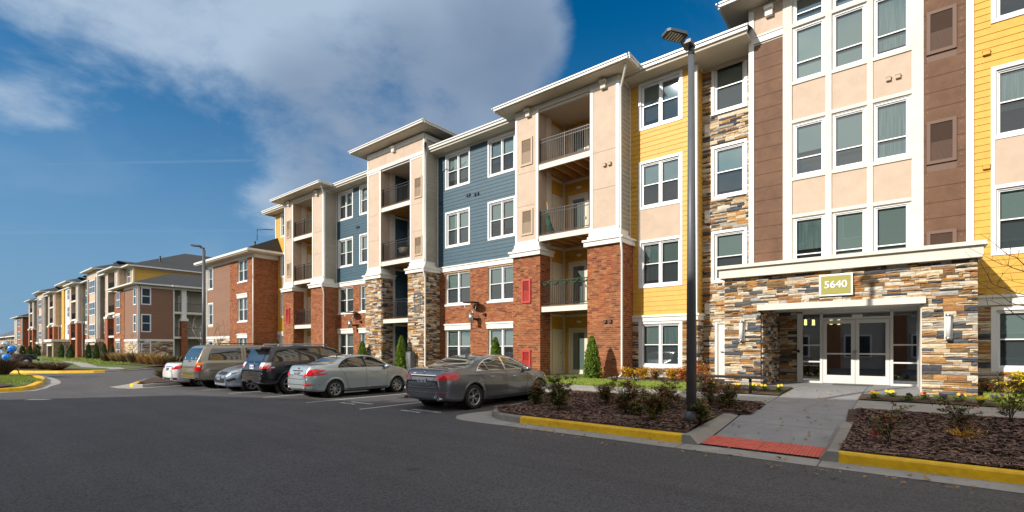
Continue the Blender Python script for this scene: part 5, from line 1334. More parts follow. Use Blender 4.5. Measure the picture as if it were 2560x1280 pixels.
cone_shrub(-9.13,16.1,.28,1.78,.33,'green cone shaped conifer before the brick column nearest the entrance',G1,cm,0)
cone_shrub(-14.1,16.3,.22,1.85,.34,'green cone shaped conifer between the dark grey sedan and brick column',G1,cm,1)
cone_shrub(-20.9,16.5,.15,2.1,.36,'tall green cone shaped conifer in front of the grey ground floor recess',G1,cm,2)
cone_shrub(-24.6,16.6,.10,1.9,.36,'green cone shaped conifer behind the silver sedan by the stone column',G1,cm,0)
cone_shrub(-31.9,16.2,.05,1.95,.3,'small green conifer tip just above the black off-roader roof',G1,cm,1)
cone_shrub(-36.6,17.2,.05,2.0,.3,'small green conifer beside the red brick wing',G1,cm,2)
from_px = [(98,913,1.5),(104,0,0)]
G2 = 'dark conifers before the far building'
for k, (x, y, h, r, lb) in enumerate(((-150,15.5,3.0,.75,'leftmost dark conifer before the far building'),(-139,15.5,2.9,.7,'second dark conifer from the left before the far building'),
      (-119,14.2,3.0,.75,'dark conifer just left of the far stone porch'),(-96,14.0,3.0,.6,'dark conifer at the right end of the far stone porch'),(-91,14.2,2.9,.62,'dark conifer right of the far stone porch'),
      (-82.5,14.6,2.9,.5,'dark conifer before the brick bay of the far building'),(-79.3,14.8,3.1,.5,'dark conifer right of the brick bay of the far building'),(-75.2,14.8,3.0,.45,'rightmost pair of far conifers, left one'),(-73.9,15.3,2.8,.42,'rightmost pair of far conifers, right one'))):
    cone_shrub(x,y,.1,h*.66,r*.72,lb,G2,cmf,k)
def nandina(x, y, z, h, w, n, label, group, seed, pal, fluff=1.0, cat='shrub', name='nandina_shrub', stems=8, lsize=.052):
    rr = random.Random(seed); t = thing(name, label, cat, (x,y,z), 0, group)
    st = MB(); lf = MB(); tips = []
    for i in range(stems):
        a = rr.uniform(0,6.28); lean = rr.uniform(.1,.9)*w; hh = h*rr.uniform(.55,1)
        p = [(0+rr.uniform(-.03,.03),0+rr.uniform(-.03,.03),-.03)]
        for k in (1,2,3): p.append((lean*math.cos(a)*(k/3)**1.6+rr.uniform(-.02,.02), lean*math.sin(a)*(k/3)**1.6+rr.uniform(-.02,.02), hh*k/3))
        st.tube(p, [.008,.007,.005,.003], 5)
        for k in range(3):
            for j in range(4):
                s_ = (j+rr.random())/4; q = Vector(p[k])*(1-s_)+Vector(p[k+1])*s_
                if q.z < h*.12: continue
                b = rr.uniform(0,6.28); l = rr.uniform(.08,.22)*(w/.3)
                e_ = q+Vector((math.cos(b)*l, math.sin(b)*l, rr.uniform(0,.10)*h*1.3)); st.tube([q,e_],.0025,3); tips.append((q,e_))
    for i in range(int(n*1.35)):
        q, e_ = rr.choice(tips); s_ = rr.uniform(.25,1.1); c_ = q*(1-s_)+e_*s_+Vector((rr.gauss(0,.028),rr.gauss(0,.028),rr.gauss(0,.022)))*fluff
        d = Vector((rr.uniform(-1,1),rr.uniform(-1,1),rr.uniform(-.5,.5))).normalized(); l = lsize*rr.uniform(.6,1.4)
        sd = d.cross(Vector((rr.uniform(-.4,.4),rr.uniform(-.4,.4),1))).normalized()*l*.22
        hz = c_.z/h; wgt = [max(.02, v0+(v1-v0)*hz) for _, v0, v1 in pal]; mi = rr.choices(range(len(pal)), wgt)[0]
        lf.add([c_-d*l*.5, c_+sd, c_+d*l*.5, c_-sd],[(0,1,2,3)], mi)
    o = lf.build('leaves', [p_[0] for p_ in pal], t, local=True); o2 = st.build('stems', BARK, t, local=True)
    return t
LG = leaf_mat('leaf dark green', (.09,.15,.03), (.05,.085,.02)); LO = leaf_mat('leaf olive', (.24,.23,.04), (.14,.15,.03)); LR = leaf_mat('leaf crimson', (.50,.07,.04), (.30,.04,.03))
LB = leaf_mat('leaf bronze', (.34,.12,.07), (.20,.08,.05)); LY = leaf_mat('leaf gold', (.88,.52,.05), (.55,.24,.03)); LYY = leaf_mat('leaf yellow', (.80,.68,.04), (.62,.50,.03)); LOR = leaf_mat('leaf orange', (.70,.22,.03), (.5,.12,.02))
BER = mat('berries', (.62,.02,.03), .35)
PG = [(LG,1,.8),(LO,.6,.5),(LB,.12,.30),(LR,.03,.18)]
PR = [(LG,.6,.5),(LO,.8,.4),(LB,.25,.4),(LR,.10,.32)]
PO = [(LG,.35,.5),(LO,.6,.5),(LB,.3,.5),(LR,.12,.22)]
G3 = 'reddening shrubs in the bed left of the entrance walk'
def gz(x, y): return mz(x, y)
def berries(t, x, y, z, n, seed, r=.05):
    rr = random.Random(seed); mb = MB()
    for _ in range(n):
        c_ = (x+rr.gauss(0,r), y+rr.gauss(0,r), z+rr.gauss(0,r*1.3)); mb.lathe([(0,-.009),(.009,0),(0,.009)], 5, c_)
    mb.build('berries', BER, t, kind='stuff', local=True)
# (px,py of the base in the photograph were used to find these spots)
spots = [(-7.55,10.35,.62,.28,2200,PG,'leftmost shrub of the bed, by the dark sedan nose, with red leaves on top'),
         (-6.35,9.62,.86,.40,4200,PG,'largest dark green shrub of the left bed'),
         (-5.75,10.9,.72,.32,2200,PO,'bronze and green shrub third from the left in the bed'),
         (-4.9,10.15,.84,.40,3200,PR,'tall bronze shrub in the middle of the left bed'),
         (-4.55,9.95,.36,.2,1400,PG,'low green shrub at the foot of the tall bronze one'),
         (-3.85,9.15,.66,.34,3200,PR,'shrub with red and olive leaves nearest the yellow kerb'),
         (-4.25,10.9,.74,.42,2600,PR,'wide bronze shrub behind the one nearest the yellow kerb'),
         (-2.97,9.35,.44,.25,2000,PG,'small dark green shrub at the foot of the street lamp'),
         (-3.05,11.4,.62,.36,2200,PR,'shrub with red berries right of the street lamp'),
         (-3.6,11.9,.66,.40,1900,PO,'airy bronze shrub behind the street lamp')]
for i, (x, y, h, w, n, pal, lb) in enumerate(spots):
    t = nandina(x, y, gz(x,y), h, w, n, lb, G3, 200+i, pal)
    if i in (0, 1, 8): berries(t, (.05,-.1,-.15)[i%3], -.1, h*.75, 45, i)
G4 = 'sparse shrubs in the bed right of the entrance walk'
spots = [(-.18,9.55,.78,.36,750,PO,'sparse leggy shrub with a red berry cluster at its foot'),(.72,10.5,.68,.34,900,PR,'sparse shrub with gold leaves at its base'),
         (1.42,11.8,.82,.42,1100,PO,'tall thin bronze shrub before the porch corner'),(2.1,9.9,.42,.30,900,PR,'sparse shrub cut by the right picture edge'),(2.0,9.0,.3,.2,700,PR,'low red shrub at the right picture edge')]
for i, (x, y, h, w, n, pal, lb) in enumerate(spots):
    t = nandina(x, y, gz(x,y), h, w, n, lb, G4, 300+i, pal, fluff=.7, stems=4)
    if i == 0: berries(t, -.18, -.1, .16, 60, 3, .03)
    if i == 1: 
        rr = random.Random(8); mb = MB()
        for _ in range(420):
            c_ = Vector((rr.gauss(0,.10), rr.gauss(0,.10), abs(rr.gauss(.06,.06)))); d = Vector((rr.uniform(-1,1),rr.uniform(-1,1),rr.uniform(-.3,1))).normalized()*.03; s_ = Vector((d.y,-d.x,0))*.3
            mb.add([c_-d,c_+s_,c_+d,c_-s_],[(0,1,2,3)])
        mb.build('low_leaves', LY, t, local=True)
PY_ = [(LY,.9,1),(LOR,.12,.22),(LO,.2,.05),(LYY,.35,.5)]; PYR = [(LOR,.6,.9),(LY,.4,.3),(LR,.2,.3),(LO,.2,.1)]; PYY = [(LYY,.8,1),(LY,.2,.1),(LO,.3,.05)]
G5 = 'golden shrubs along the near wall'
for i, (x, y, h, w, n, pal, lb) in enumerate(((-8.05,16.9,.40,.30,1500,PY_,'golden shrub by the foot of the downspout'),(-7.45,16.9,.42,.32,1700,PY_,'golden shrub under the left half of the window'),
        (-6.95,16.8,.36,.26,1000,[(LO,.6,.5),(LR,.3,.4)],'olive and red shrub between the golden ones'),(-6.4,16.9,.42,.34,1700,PY_,'golden shrub under the right half of the window'),(-5.9,16.7,.46,.34,1600,PYR,'orange shrub left of the service door'),
        (-5.45,16.6,.66,.30,1700,PYR,'tall orange red shrub before the service door'),(-4.95,16.2,.42,.28,1100,PYR,'small red shrub at the left end of the bench'),
        (2.25,16.7,.52,.50,6500,PYY,'bright yellow shrub beside the stone porch'),(3.1,16.8,.52,.45,5000,PYY,'bright yellow shrub at the right picture edge'),(1.65,16.9,.34,.24,700,PO,'thin bronze shrub between the porch and yellow shrub'))):
    nandina(x, y, gl(x,y)+.02, h, w, n, lb, G5, 400+i, pal, fluff=1.5, stems=9, name='golden_shrub', lsize=.06)
# pansies
PL = leaf_mat('pansy leaves', (.16,.26,.03), (.09,.17,.02)); PU = mat('purple petals', (.07,.02,.09), .6); PYE = mat('yellow petals', (.85,.60,.02), .6); POR = mat('orange petals', (.85,.22,.03), .6)
rr = random.Random(12)
def pansy(x, y, cols_, label, group):
    z = gl(x,y)+.03; t = thing('pansy', label, 'flower', (x,y,z), 0, group); lf = MB(); pt = MB()
    for _ in range(170):
        a, r_ = rr.uniform(0,6.28), rr.uniform(.01,.16); c_ = Vector((r_*math.cos(a), r_*math.sin(a), rr.uniform(.01,.11))); d = Vector((math.cos(a),math.sin(a),rr.uniform(.1,1))).normalized()*.028; s_ = Vector((-d.y,d.x,0))*.6
        lf.add([c_-d,c_+s_,c_+d,c_-s_],[(0,1,2,3)])
    for k in range(rr.randint(3,6)):
        a, r_ = rr.uniform(0,6.28), rr.uniform(.0,.09); q = Vector((r_*math.cos(a), r_*math.sin(a)-.02, .12+rr.uniform(0,.04))); mi = rr.randrange(len(cols_)); pt = MB()
        for j in range(5):
            b = j*1.257; ctr = q+Vector((.018*math.cos(b),-.004,.018*math.sin(b))); pt.add([ctr+Vector((.017*math.cos(m_*1.047),rr.uniform(-.004,.004),.017*math.sin(m_*1.047))) for m_ in range(6)],[(0,1,2,3,4,5)],0)
        pt.build('blossom', cols_[mi], t, local=True)
    lf.build('leaves', PL, t, local=True)
rowr = [(-.55+i*.30, 14.15+.15*math.sin(i*2)+(.35 if i%2 else 0), c_) for i, c_ in enumerate(([POR,PYE],[PYE],[PU],[PU,POR],[PU],[PU,PYE],[PYE],[PYE,PU]))]
wh = ('nearest the walk','second from the walk','third from the walk','fourth from the walk','fifth from the walk','sixth from the walk','seventh from the walk','farthest from the walk')
for i, (x, y, c_) in enumerate(rowr): pansy(x, y, c_, 'pansy clump right of the walk, %s' % wh[i], 'pansies right of the walk')
for i in range(6): pansy(-4.3+i*.33, 14.7+.12*(i%2), [[PYE],[PU],[PYE,POR],[PYE],[POR,PYE],[PYE]][i], 'pansy clump behind the bench, %s' % ('leftmost','second from the left','third from the left','third from the right','second from the right','rightmost')[i], 'pansies behind the bench')
# ---- bare tree reaching in from the right
def tree_bare(name, label, cat, base, h, seed, m_, spread=.5, depth=4, r0=.05, group=None, leaves=None, nl=0):
    rr = random.Random(seed); t = thing(name, label, cat, base, 0, group); tr = MB(); br = MB(); tips = []
    def grow(p, d, l, r, k, mb):
        pts = [p]; dd = d
        for i in range(3):
            dd = (dd+Vector((rr.uniform(-.18,.18),rr.uniform(-.18,.18),rr.uniform(-.05,.12)))).normalized(); pts.append(pts[-1]+dd*l/3)
        mb.tube(pts, [r,r*.86,r*.74,r*.6], 6 if k < 2 else 4)
        if k >= depth: tips.append(pts[-1]); return
        for i in range(rr.randint(2,3) + (1 if k == 0 else 0)):
            q = pts[rr.choice((1,2,3)) if k else rr.choice((2,3,3))]; a = rr.uniform(0,6.28)
            nd = (dd + Vector((math.cos(a),math.sin(a),rr.uniform(-.1,.4)))*spread*1.4).normalized()
            grow(q, nd, l*rr.uniform(.5,.75), r*.55, k+1, br)
    grow(Vector((0,0,-.1)), Vector((0,0,1)), h*.42, r0, 0, tr)
    tr.build('trunk', m_, t, local=True); br.build('branches', m_, t, local=True)
    if leaves:
        lf = MB()
        for _ in range(nl):
            q = rr.choice(tips)+Vector((rr.gauss(0,.15),rr.gauss(0,.15),rr.gauss(0,.15))); d = Vector((rr.uniform(-1,1),rr.uniform(-1,1),rr.uniform(-1,.2))).normalized()*.05; s_ = Vector((d.y,-d.x,.02))*.5
            lf.add([q-d,q+s_,q+d,q-s_],[(0,1,2,3)])
        lf.build('leaves', leaves, t, local=True)
    return t
def unproj(px, py, d):
    u = (px-1280)/1216; return (d*(-.628+.778*u), d*(.778+.628*u), 1.65+(870-py)/1216*d)
t = thing('bare_tree', 'bare dark branches reaching in from the right before the yellow wall', 'tree', (2.75, 10.6, .35))
c = MB(); c.tube([(2.75,10.6,.3),(2.72,10.55,1.2),(2.78,10.5,2.4),(2.7,10.5,3.6),(2.6,10.4,4.6)], [.06,.055,.045,.03,.012], 10); c.build('trunk', BARK, t)
def zoomed(P): return [(2360+x/5.82, 560+y/5.82) for x, y in P]
br = [([(1400,800),(1164,590),(1060,490),(930,450),(800,340),(650,220),(530,145)],9.3),([(1400,820),(1164,690),(990,635),(930,600),(850,595),(700,520),(570,455),(360,345)],8.9),
      ([(1450,1150),(1164,1025),(1050,1005),(900,940),(720,880),(690,850),(640,740),(540,585),(500,575),(300,400)],9.6),([(1450,1300),(1164,1190),(1050,1170),(960,1140),(870,1060),(620,915),(540,880),(400,740)],9.1),
      ([(965,460),(970,380),(950,220)],9.2),([(935,600),(960,460)],8.9),([(1075,500),(1090,420),(1130,330)],9.3),([(775,890),(850,740),(970,625),(1080,540)],9.5),([(940,910),(880,1030)],9.5),([(1400,1500),(1164,1390),(1000,1290),(900,1200),(700,1120),(500,1100)],9.4),
      ([(640,1180),(610,1030)],9.3),([(1164,870),(1000,830),(870,760)],9.0),([(960,1140),(1010,1080),(1164,950)],9.2)]
c = MB(); rr = random.Random(2)
for P, d in br:
    pts = [Vector(unproj(x, y, d+.12*i+.0)) for i, (x, y) in enumerate(zoomed(P)[::-1])][::-1]
    if P[0][0] > 1300: pts = [Vector((2.75,10.55,pts[0].z-.35))]+pts
    n = len(pts); r0 = .012 if n > 4 else .005
    c.tube(pts, [max(.0025, r0*(1-.85*i/(n-1))) for i in range(n)], 5)
    for i in range(1, n-1):
        if rr.random() < .8:
            e_ = pts[i]+Vector((rr.uniform(-.12,.05),rr.uniform(-.12,.1),rr.uniform(.04,.2))); c.tube([pts[i],(pts[i]+e_)/2+Vector((0,0,.01)),e_],[.004,.003,.0015],4)
c.build('branches', BARK, t)
# lower bare twigs at the right edge
G6 = 'young bare trees before the far building'
for i, (x, y, h, sd, m_, lv, nl, lb) in enumerate(((-48.5,16.0,5.2,1,PALEBARK,leaf_mat('last red leaves', (.22,.05,.03), (.12,.04,.03)),160,'slender pale barked tree with a few red leaves before the corner wing'),
    (-63,14.5,4.2,2,BARK,None,0,'thin bare sapling before the corner window of the far wing'),(-70,13.5,4.6,3,BARK,None,0,'thin bare sapling before the narrow brick strip of the far wing'),
    (-40.6,14.6,3.9,5,BARK,None,0,'bare brown tree before the stone base left of the near wing'),(-54.5,19.2,4.0,6,PALEBARK,None,0,'bare bushy tree before the far side balconies'),
    (-84,12.6,4.4,7,PALEBARK,None,0,'thin bare sapling left of the far brick bay'),(-58,7.2,3.9,8,PALEBARK,None,0,'staked bare sapling in the bed behind the yellow kerb'))):
    tree_bare('bare_tree', lb, 'tree', (x,y,0), h, sd*17, m_, depth=4, r0=.055 if i == 0 else .035, group=G6, leaves=lv, nl=nl)
# ---- far ornamental grasses and low shrubs
SG = leaf_mat('dry ornamental grass', (.50,.33,.12), (.32,.20,.08)); SB = leaf_mat('brown twiggy shrub', (.17,.10,.06), (.10,.06,.05)); SO = leaf_mat('olive shrub', (.13,.13,.05), (.16,.09,.04))
def tuft(name, x, y, z, h, w, n, m_, label, group, seed, cat, thick=.012):
    rr = random.Random(seed); t = MB()
    for _ in range(n):
        a = rr.uniform(0,6.28); r_ = w*rr.random()**.5; p = Vector((x+r_*.4*math.cos(a), y+r_*.4*math.sin(a), z)); hh = h*rr.uniform(.5,1.1)
        e_ = p+Vector((r_*.8*math.cos(a)+rr.gauss(0,.06), r_*.8*math.sin(a)+rr.gauss(0,.06), hh)); s_ = Vector((rr.uniform(-1,1),rr.uniform(-1,1),0)).normalized()*thick*rr.uniform(.6,1.5)
        m1 = (p+e_)/2+Vector((0,0,hh*.15)); t.add([p-s_*.5,p+s_*.5,m1+s_,e_,m1-s_],[(0,1,2,3,4)])
    return tag(t.build(name, m_), label, cat, group)
rr = random.Random(77)
for i in range(16):
    x = -50.5-i*1.15; y = 13.6+rr.uniform(0,1.6)
    tuft('ornamental_grass', x, y, .05, rr.uniform(.8,1.2), .75, 420, SG if i%3 else SO, 'tan grass tuft in the row before the far corner wing', 'tan grass tufts before the far wing', i, 'grass', .02)
for i in range(9):
    x = -49-i*1.9; y = 5.9+i*-.15+rr.uniform(0,1.0)
    tuft('low_shrub', x, y, .03, rr.uniform(.35,.6), .8, 300, SO if i%2 else SB, ('leftmost but eight','leftmost but seven','leftmost but six','leftmost but five','middle','rightmost but four','rightmost but two','rightmost but one','rightmost')[8-i]+' low brown shrub behind the far yellow kerb', 'low brown shrubs behind the far yellow kerb', 50+i, 'shrub', .025)
tuft('low_shrub', -29.3, 8.6, .0, .62, .8, 900, SO, 'olive and red shrub on the island beside the white car', 'shrubs on the road islands', 90, 'shrub', .016)
tuft('low_shrub', -42.0, 3.4, .05, 1.15, .9, 1100, SB, 'dark brown twiggy shrub under the balloons', 'shrubs on the road islands', 91, 'shrub', .016)
tuft('low_shrub', -42.5, 2.3, .05, 1.25, .9, 1100, SB, 'dark brown twiggy shrub cut by the left picture edge', 'shrubs on the road islands', 92, 'shrub', .016)
# ---- balloons on a stake
def balloon(x, y, z, m_, label, r=.30):
    t = thing('balloon', label, 'balloon', (x,y,z), 0, 'balloons tied to a stake on the island')
    c = MB(); prof = [(0,-r*1.15)]+[(r*math.sin(a)*(1 if a < 1.7 else 1-.10*(a-1.7)), -r*math.cos(a)*1.0 if a > 1.57 else -r*1.1*math.cos(a)) for a in [k*math.pi/14 for k in range(1,14)]]+[(0,r)]
    c.lathe(prof, 20); c.build('skin', m_, t, local=True)
    c = MB(); c.tube([(0,0,-r*1.1),(0,0,-r*1.22)], [.01,.03], 8); c.build('knot', m_, t, local=True)
    c = MB(); c.tube([(0,0,-r*1.2),(-42.37+.05-x,4.28-y,1.7-z)], .004, 4); c.build('string', M['signw'], t, local=True)
MBL = mat('blue balloon', (.01,.26,.95), .18, coat=.8); MSL = mat('silver balloon', (.55,.62,.66), .15, metal=.6, coat=.8)
sx = lambda px, py, d: unproj(px, py, d)
balloon(*sx(31,871.5,28.2), MBL, 'blue balloon higher on the right of the bunch', .20); balloon(*sx(16.5,892.5,27.8), MBL, 'blue balloon lowest of the bunch', .20)
balloon(*sx(15,860,28.5), MSL, 'silver white balloon at the top of the bunch', .20); balloon(*sx(3,883,28.4), MSL, 'silver white balloon cut by the left picture edge', .22)
t = thing('stake', 'thin leaning dark stake holding the balloon bunch on the grass', 'stake', (-42.37,4.28,.0))
c = MB(); c.tube([(-42.37,4.28,0),(-42.9,3.95,1.1),(-43.2,3.8,2.1)], [.03,.028,.02], 6); c.build('post', M['black'], t)
c = MB(); rr = random.Random(5)
for _ in range(260):
    q = Vector((-43.0+rr.gauss(0,.25),3.9+rr.gauss(0,.25),1.75+rr.gauss(0,.35))); d = Vector((rr.uniform(-1,1),rr.uniform(-1,1),rr.uniform(-1,1))).normalized()*.06; s_ = Vector((d.y,-d.x,.03))*.5; c.add([q-d,q+s_,q+d,q-s_],[(0,1,2,3)])
c.build('ribbons', leaf_mat('ribbons', (.45,.42,.22), (.25,.25,.12)), t, kind='stuff')
# ================================================================ VEHICLES
def paint(name, c_, metal=.55, rough=.28, flake=0):
    m = mat(name, c_, rough, metal=metal, coat=1.0); m.node_tree.nodes['Principled BSDF'].inputs['Coat Roughness'].default_value = .04; return m
CG = mat('car glass', (.012,.018,.018), .03, spec=1.0, coat=1.0)
CT = mat('tyre rubber', (.018,.018,.019), .85); CR = mat('alloy rim', (.50,.50,.52), .3, metal=.85)
CHR = mat('chrome', (.75,.75,.76), .12, metal=1.0); TL = mat('tail light lens', (.80,.012,.02), .15, coat=.6, alt=(.60,.008,.012), vscale=14); HLm = mat('headlight lens', (.50,.52,.54), .08, metal=.5, coat=1.0)
GAP = mat('panel gap', (.006,.006,.006), .8); PLT = mat('licence plate', (.70,.72,.76), .4); AMB = mat('amber lens', (.80,.28,.02), .2); UND = mat('underbody', (.008,.008,.008), .9); CLR = mat('clear lens', (.75,.70,.70), .15)
PTX = mat('plate print', (.06,.09,.20), .5); DBL = mat('badge blue', (.02,.10,.35), .3)
def lerp_prof(P, x):
    if x <= P[0][0]: return P[0][1]
    for (a, b), (c_, d) in zip(P, P[1:]):
        if x <= c_: t = (x-a)/(c_-a) if c_ > a else 0; return b+(d-b)*t
    return P[-1][1]
def smooth_prof(P, w=.10):
    def f(x):
        s = 0; n = 0
        for k in (-2,-1,0,1,2):
            wt = (1,2,3,2,1)[k+2]; s += wt*lerp_prof(P, x+k*w/2); n += wt
        return s/n
    return f
class Car:
    def __init__(s, name, label, cat, sp, body_m, X, Y, heading, z, group='cars parked in the stalls'):
        s.sp = sp; s.m = body_m
        s.t = thing(name, label, cat, (X,Y,z), heading, group)
        s.top = smooth_prof(sp['top'], sp.get('sm', .10)); s.belt = smooth_prof(sp['belt'], .2); s.plan = smooth_prof(sp['plan'], .12); s.bot = smooth_prof(sp['bot'], .08)
        L = sp['L']; n = 120; xs = []
        for i in range(n+1): u = i/n; xs.append(L*(u - .055*math.sin(2*math.pi*u)/ (1) * 1.0) if True else 0)
        xs = sorted(set([max(0, min(L, x)) for x in xs])); s.xs = xs
        rings = [s.section(x) for x in xs]; k = len(rings[0]); vs = []; 
        for x, r in zip(xs, rings):
            full = [(x, -y, z) for y, z in r[::-1]] + [(x, y, z) for y, z in r[1:]]
            vs += full
        kk = 2*k-1; fs = []; wr = sp['wr']; ax = sp['ax']
        for i in range(len(xs)-1):
            for j in range(kk-1):
                q = [(i*kk+j), (i*kk+j+1), ((i+1)*kk+j+1), ((i+1)*kk+j)]
                cx = sum(vs[a][0] for a in q)/4; cy = sum(vs[a][1] for a in q)/4; cz = sum(vs[a][2] for a in q)/4
                if abs(cy) > .55*s.sp['W']/2 and any((cx-a)**2+(cz-wr)**2 < (wr*1.16)**2 for a in ax): continue
                fs.append(tuple(q))
        for i0, rev in ((0, False), (len(xs)-1, True)):
            r = [vs[i0*kk+j] for j in range(kk)]; hf_ = kk//2; sg_ = 1 if rev else -1; C_ = [0,.35,.65,.85]; cols_ = []
            for j in range(hf_+1):                       # bulged end cap, row by row
                y_, z_ = abs(r[j][1]), r[j][2]; row = [i0*kk+j]
                for f_ in (-.8,-.45,0,.45,.8):
                    row.append(len(vs)); vs.append((xs[i0]+sg_*.045*(1-f_*f_), f_*y_, z_))
                row.append(i0*kk+kk-1-j); cols_.append(row)
            for A_, B_ in zip(cols_, cols_[1:]):
                for q_ in range(6):
                    f4 = (A_[q_], A_[q_+1], B_[q_+1], B_[q_]); fs.append(f4 if rev else f4[::-1])
        mb = MB(); mb.add(vs, fs, 0, True)
        me = mb.mesh('body', body_m); s.body = bpy.data.objects.new('body', me); COL.objects.link(s.body); s.body.parent = s.t; WM[s.body.name] = WM[s.t.name]
        # full closed hull used for projecting panels
        hv = [Vector(v) for v in vs]; hf = [tuple(f) for f in fs]
        s.bvh = BVHTree.FromPolygons(hv, hf)
        s.wheels()
    def section(s, x):
        sp = s.sp; hw = s.plan(x); zt = s.top(x); zb = min(s.belt(x), zt-.015); z0 = s.bot(x); g = max(zt-zb, 0); tum = sp.get('tum', .36)
        zm = z0+(zb-z0)*.52
        y8 = hw*.955-tum*g; y7 = hw*.962-tum*.46*g
        P = [(0,z0),(hw*.55,z0),(hw*.84,z0+.01),(hw*.94,z0+.05),(hw*.975,z0+.14),(hw*.995,zm-.05),(hw,zm+.08),(hw*.99,zb-.10),(hw*.975,zb-.03),(hw*.955,zb+.005),
             (y7,zb+g*.46),(y8,zb+g*.84),(y8*.95,zb+g*.93),(y8*.82,zb+g*.975),(y8*.5,zb+g*.995),(y8*.2,zt),(0,zt)]
        out = [P[0]]
        for i in range(len(P)-1):
            p0 = P[max(i-1,0)]; p1 = P[i]; p2 = P[i+1]; p3 = P[min(i+2,len(P)-1)]
            for t in (.25,.5,.75,1.0):
                f = lambda a,b,c_,d: .5*((2*b)+(-a+c_)*t+(2*a-5*b+4*c_-d)*t*t+(-a+3*b-3*c_+d)*t**3)
                out.append((max(0, f(p0[0],p1[0],p2[0],p3[0])), f(p0[1],p1[1],p2[1],p3[1])))
        out[-1] = (0, out[-1][1]); return out
    def cast(s, view, a, b, sgn=1):
        if view == 'side': o, d = Vector((a, 3*sgn, b)), Vector((0,-sgn,0))
        elif view == 'rear': o, d = Vector((-2, a, b)), Vector((1,0,0))
        elif view == 'front': o, d = Vector((s.sp['L']+2, a, b)), Vector((-1,0,0))
        else: o, d = Vector((a, b, 5)), Vector((0,0,-1))
        h = s.bvh.ray_cast(o, d)
        if h[0] is None: return None
        n = h[1] if h[1].dot(d) < 0 else -h[1]
        return h[0], n
    def panel(s, view, poly, name, m_, off=.006, sgn=1, parent=None, step=.035, rows=None):
        """sheet laid over the body inside the outline POLY"""
        lo = min(p[1] for p in poly); hi = max(p[1] for p in poly); n = rows or max(2, int((hi-lo)/step)); R_ = []
        for j in range(n+1):
            v = lo+(hi-lo)*j/n; v = min(max(v, lo+1e-4), hi-1e-4); xs = []
            for (x0,y0),(x1,y1) in zip(poly, poly[1:]+poly[:1]):
                if (y0 <= v < y1) or (y1 <= v < y0): xs.append(x0+(x1-x0)*(v-y0)/(y1-y0))
            R_.append((v, min(xs), max(xs)) if xs else None)
        wd = max((r[2]-r[1]) for r in R_ if r); m = max(1, min(60, int(wd/step))); mb = MB(); vs = []; ok = []
        for r in R_:
            for i in range(m+1):
                h = s.cast(view, r[1]+(r[2]-r[1])*i/m, r[0], sgn) if r else None
                vs.append(h[0]+h[1]*off if h else Vector((0,0,0))); ok.append(h is not None)
        fs = []
        for j in range(n):
            for i in range(m):
                q = (j*(m+1)+i, j*(m+1)+i+1, (j+1)*(m+1)+i+1, (j+1)*(m+1)+i)
                if all(ok[a] for a in q) and max((vs[a]-vs[b]).length for a in q for b in q) < .25+step*4: fs.append(q)
        if not fs: return None
        mb.add(vs, fs, 0, True); o = bpy.data.objects.new(name, mb.mesh(name, m_)); COL.objects.link(o); o.parent = parent or s.t; WM[o.name] = WM[s.t.name]; return o
    def line(s, view, pts, w, name, m_, off=.004, sgn=1, parent=None):
        mb = MB(); L_ = []
        for (a, b), (c_, d) in zip(pts, pts[1:]):
            n = max(1, int(math.hypot(c_-a, d-b)/.05))
            for i in range(n+1): L_.append((a+(c_-a)*i/n, b+(d-b)*i/n))
        for (a, b), (c_, d) in zip(L_, L_[1:]):
            l = math.hypot(c_-a, d-b)
            if l < 1e-5: continue
            nx, ny = -(d-b)/l*w/2, (c_-a)/l*w/2; q = [s.cast(view, a+nx, b+ny, sgn), s.cast(view, a-nx, b-ny, sgn), s.cast(view, c_-nx, d-ny, sgn), s.cast(view, c_+nx, d+ny, sgn)]
            if any(h is None for h in q): continue
            mb.add([h[0]+h[1]*off for h in q], [(0,1,2,3)])
        if mb.f:
            o = bpy.data.objects.new(name, mb.mesh(name, m_)); COL.objects.link(o); o.parent = parent or s.t; return o
    def lbuild(s, mb, name, m_, parent=None, **k): 
        o = bpy.data.objects.new(name, mb.mesh(name, m_)); COL.objects.link(o); o.parent = parent or s.t; WM[o.name] = WM[s.t.name]; return tag(o, **k)
    def wheels(s):
        sp = s.sp; r = sp['wr']; w = .21; tm = {}
        tb = MB(); tb.lathe([(r*.62,-w/2),(r*.93,-w/2),(r*.985,-w/2+.03),(r,-w/4),(r,w/4),(r*.985,w/2-.03),(r*.93,w/2),(r*.70,w/2),(r*.66,w/2-.03)], 40, axis='y'); tyre = tb.mesh('tyre', CT)
        rb = MB(); R_ = r*.69; rb.lathe([(R_*1.0,-w/2),(R_,w/2-.01),(R_*.93,w/2-.005),(R_*.90,w/2-.05),(R_*.88,-.02)], 40, axis='y'); ns = sp.get('spokes', 5)
        rb.lathe([(0,w/2-.03),(R_*.16,w/2-.03),(R_*.22,w/2-.06),(R_*.22,0)], 20, axis='y')
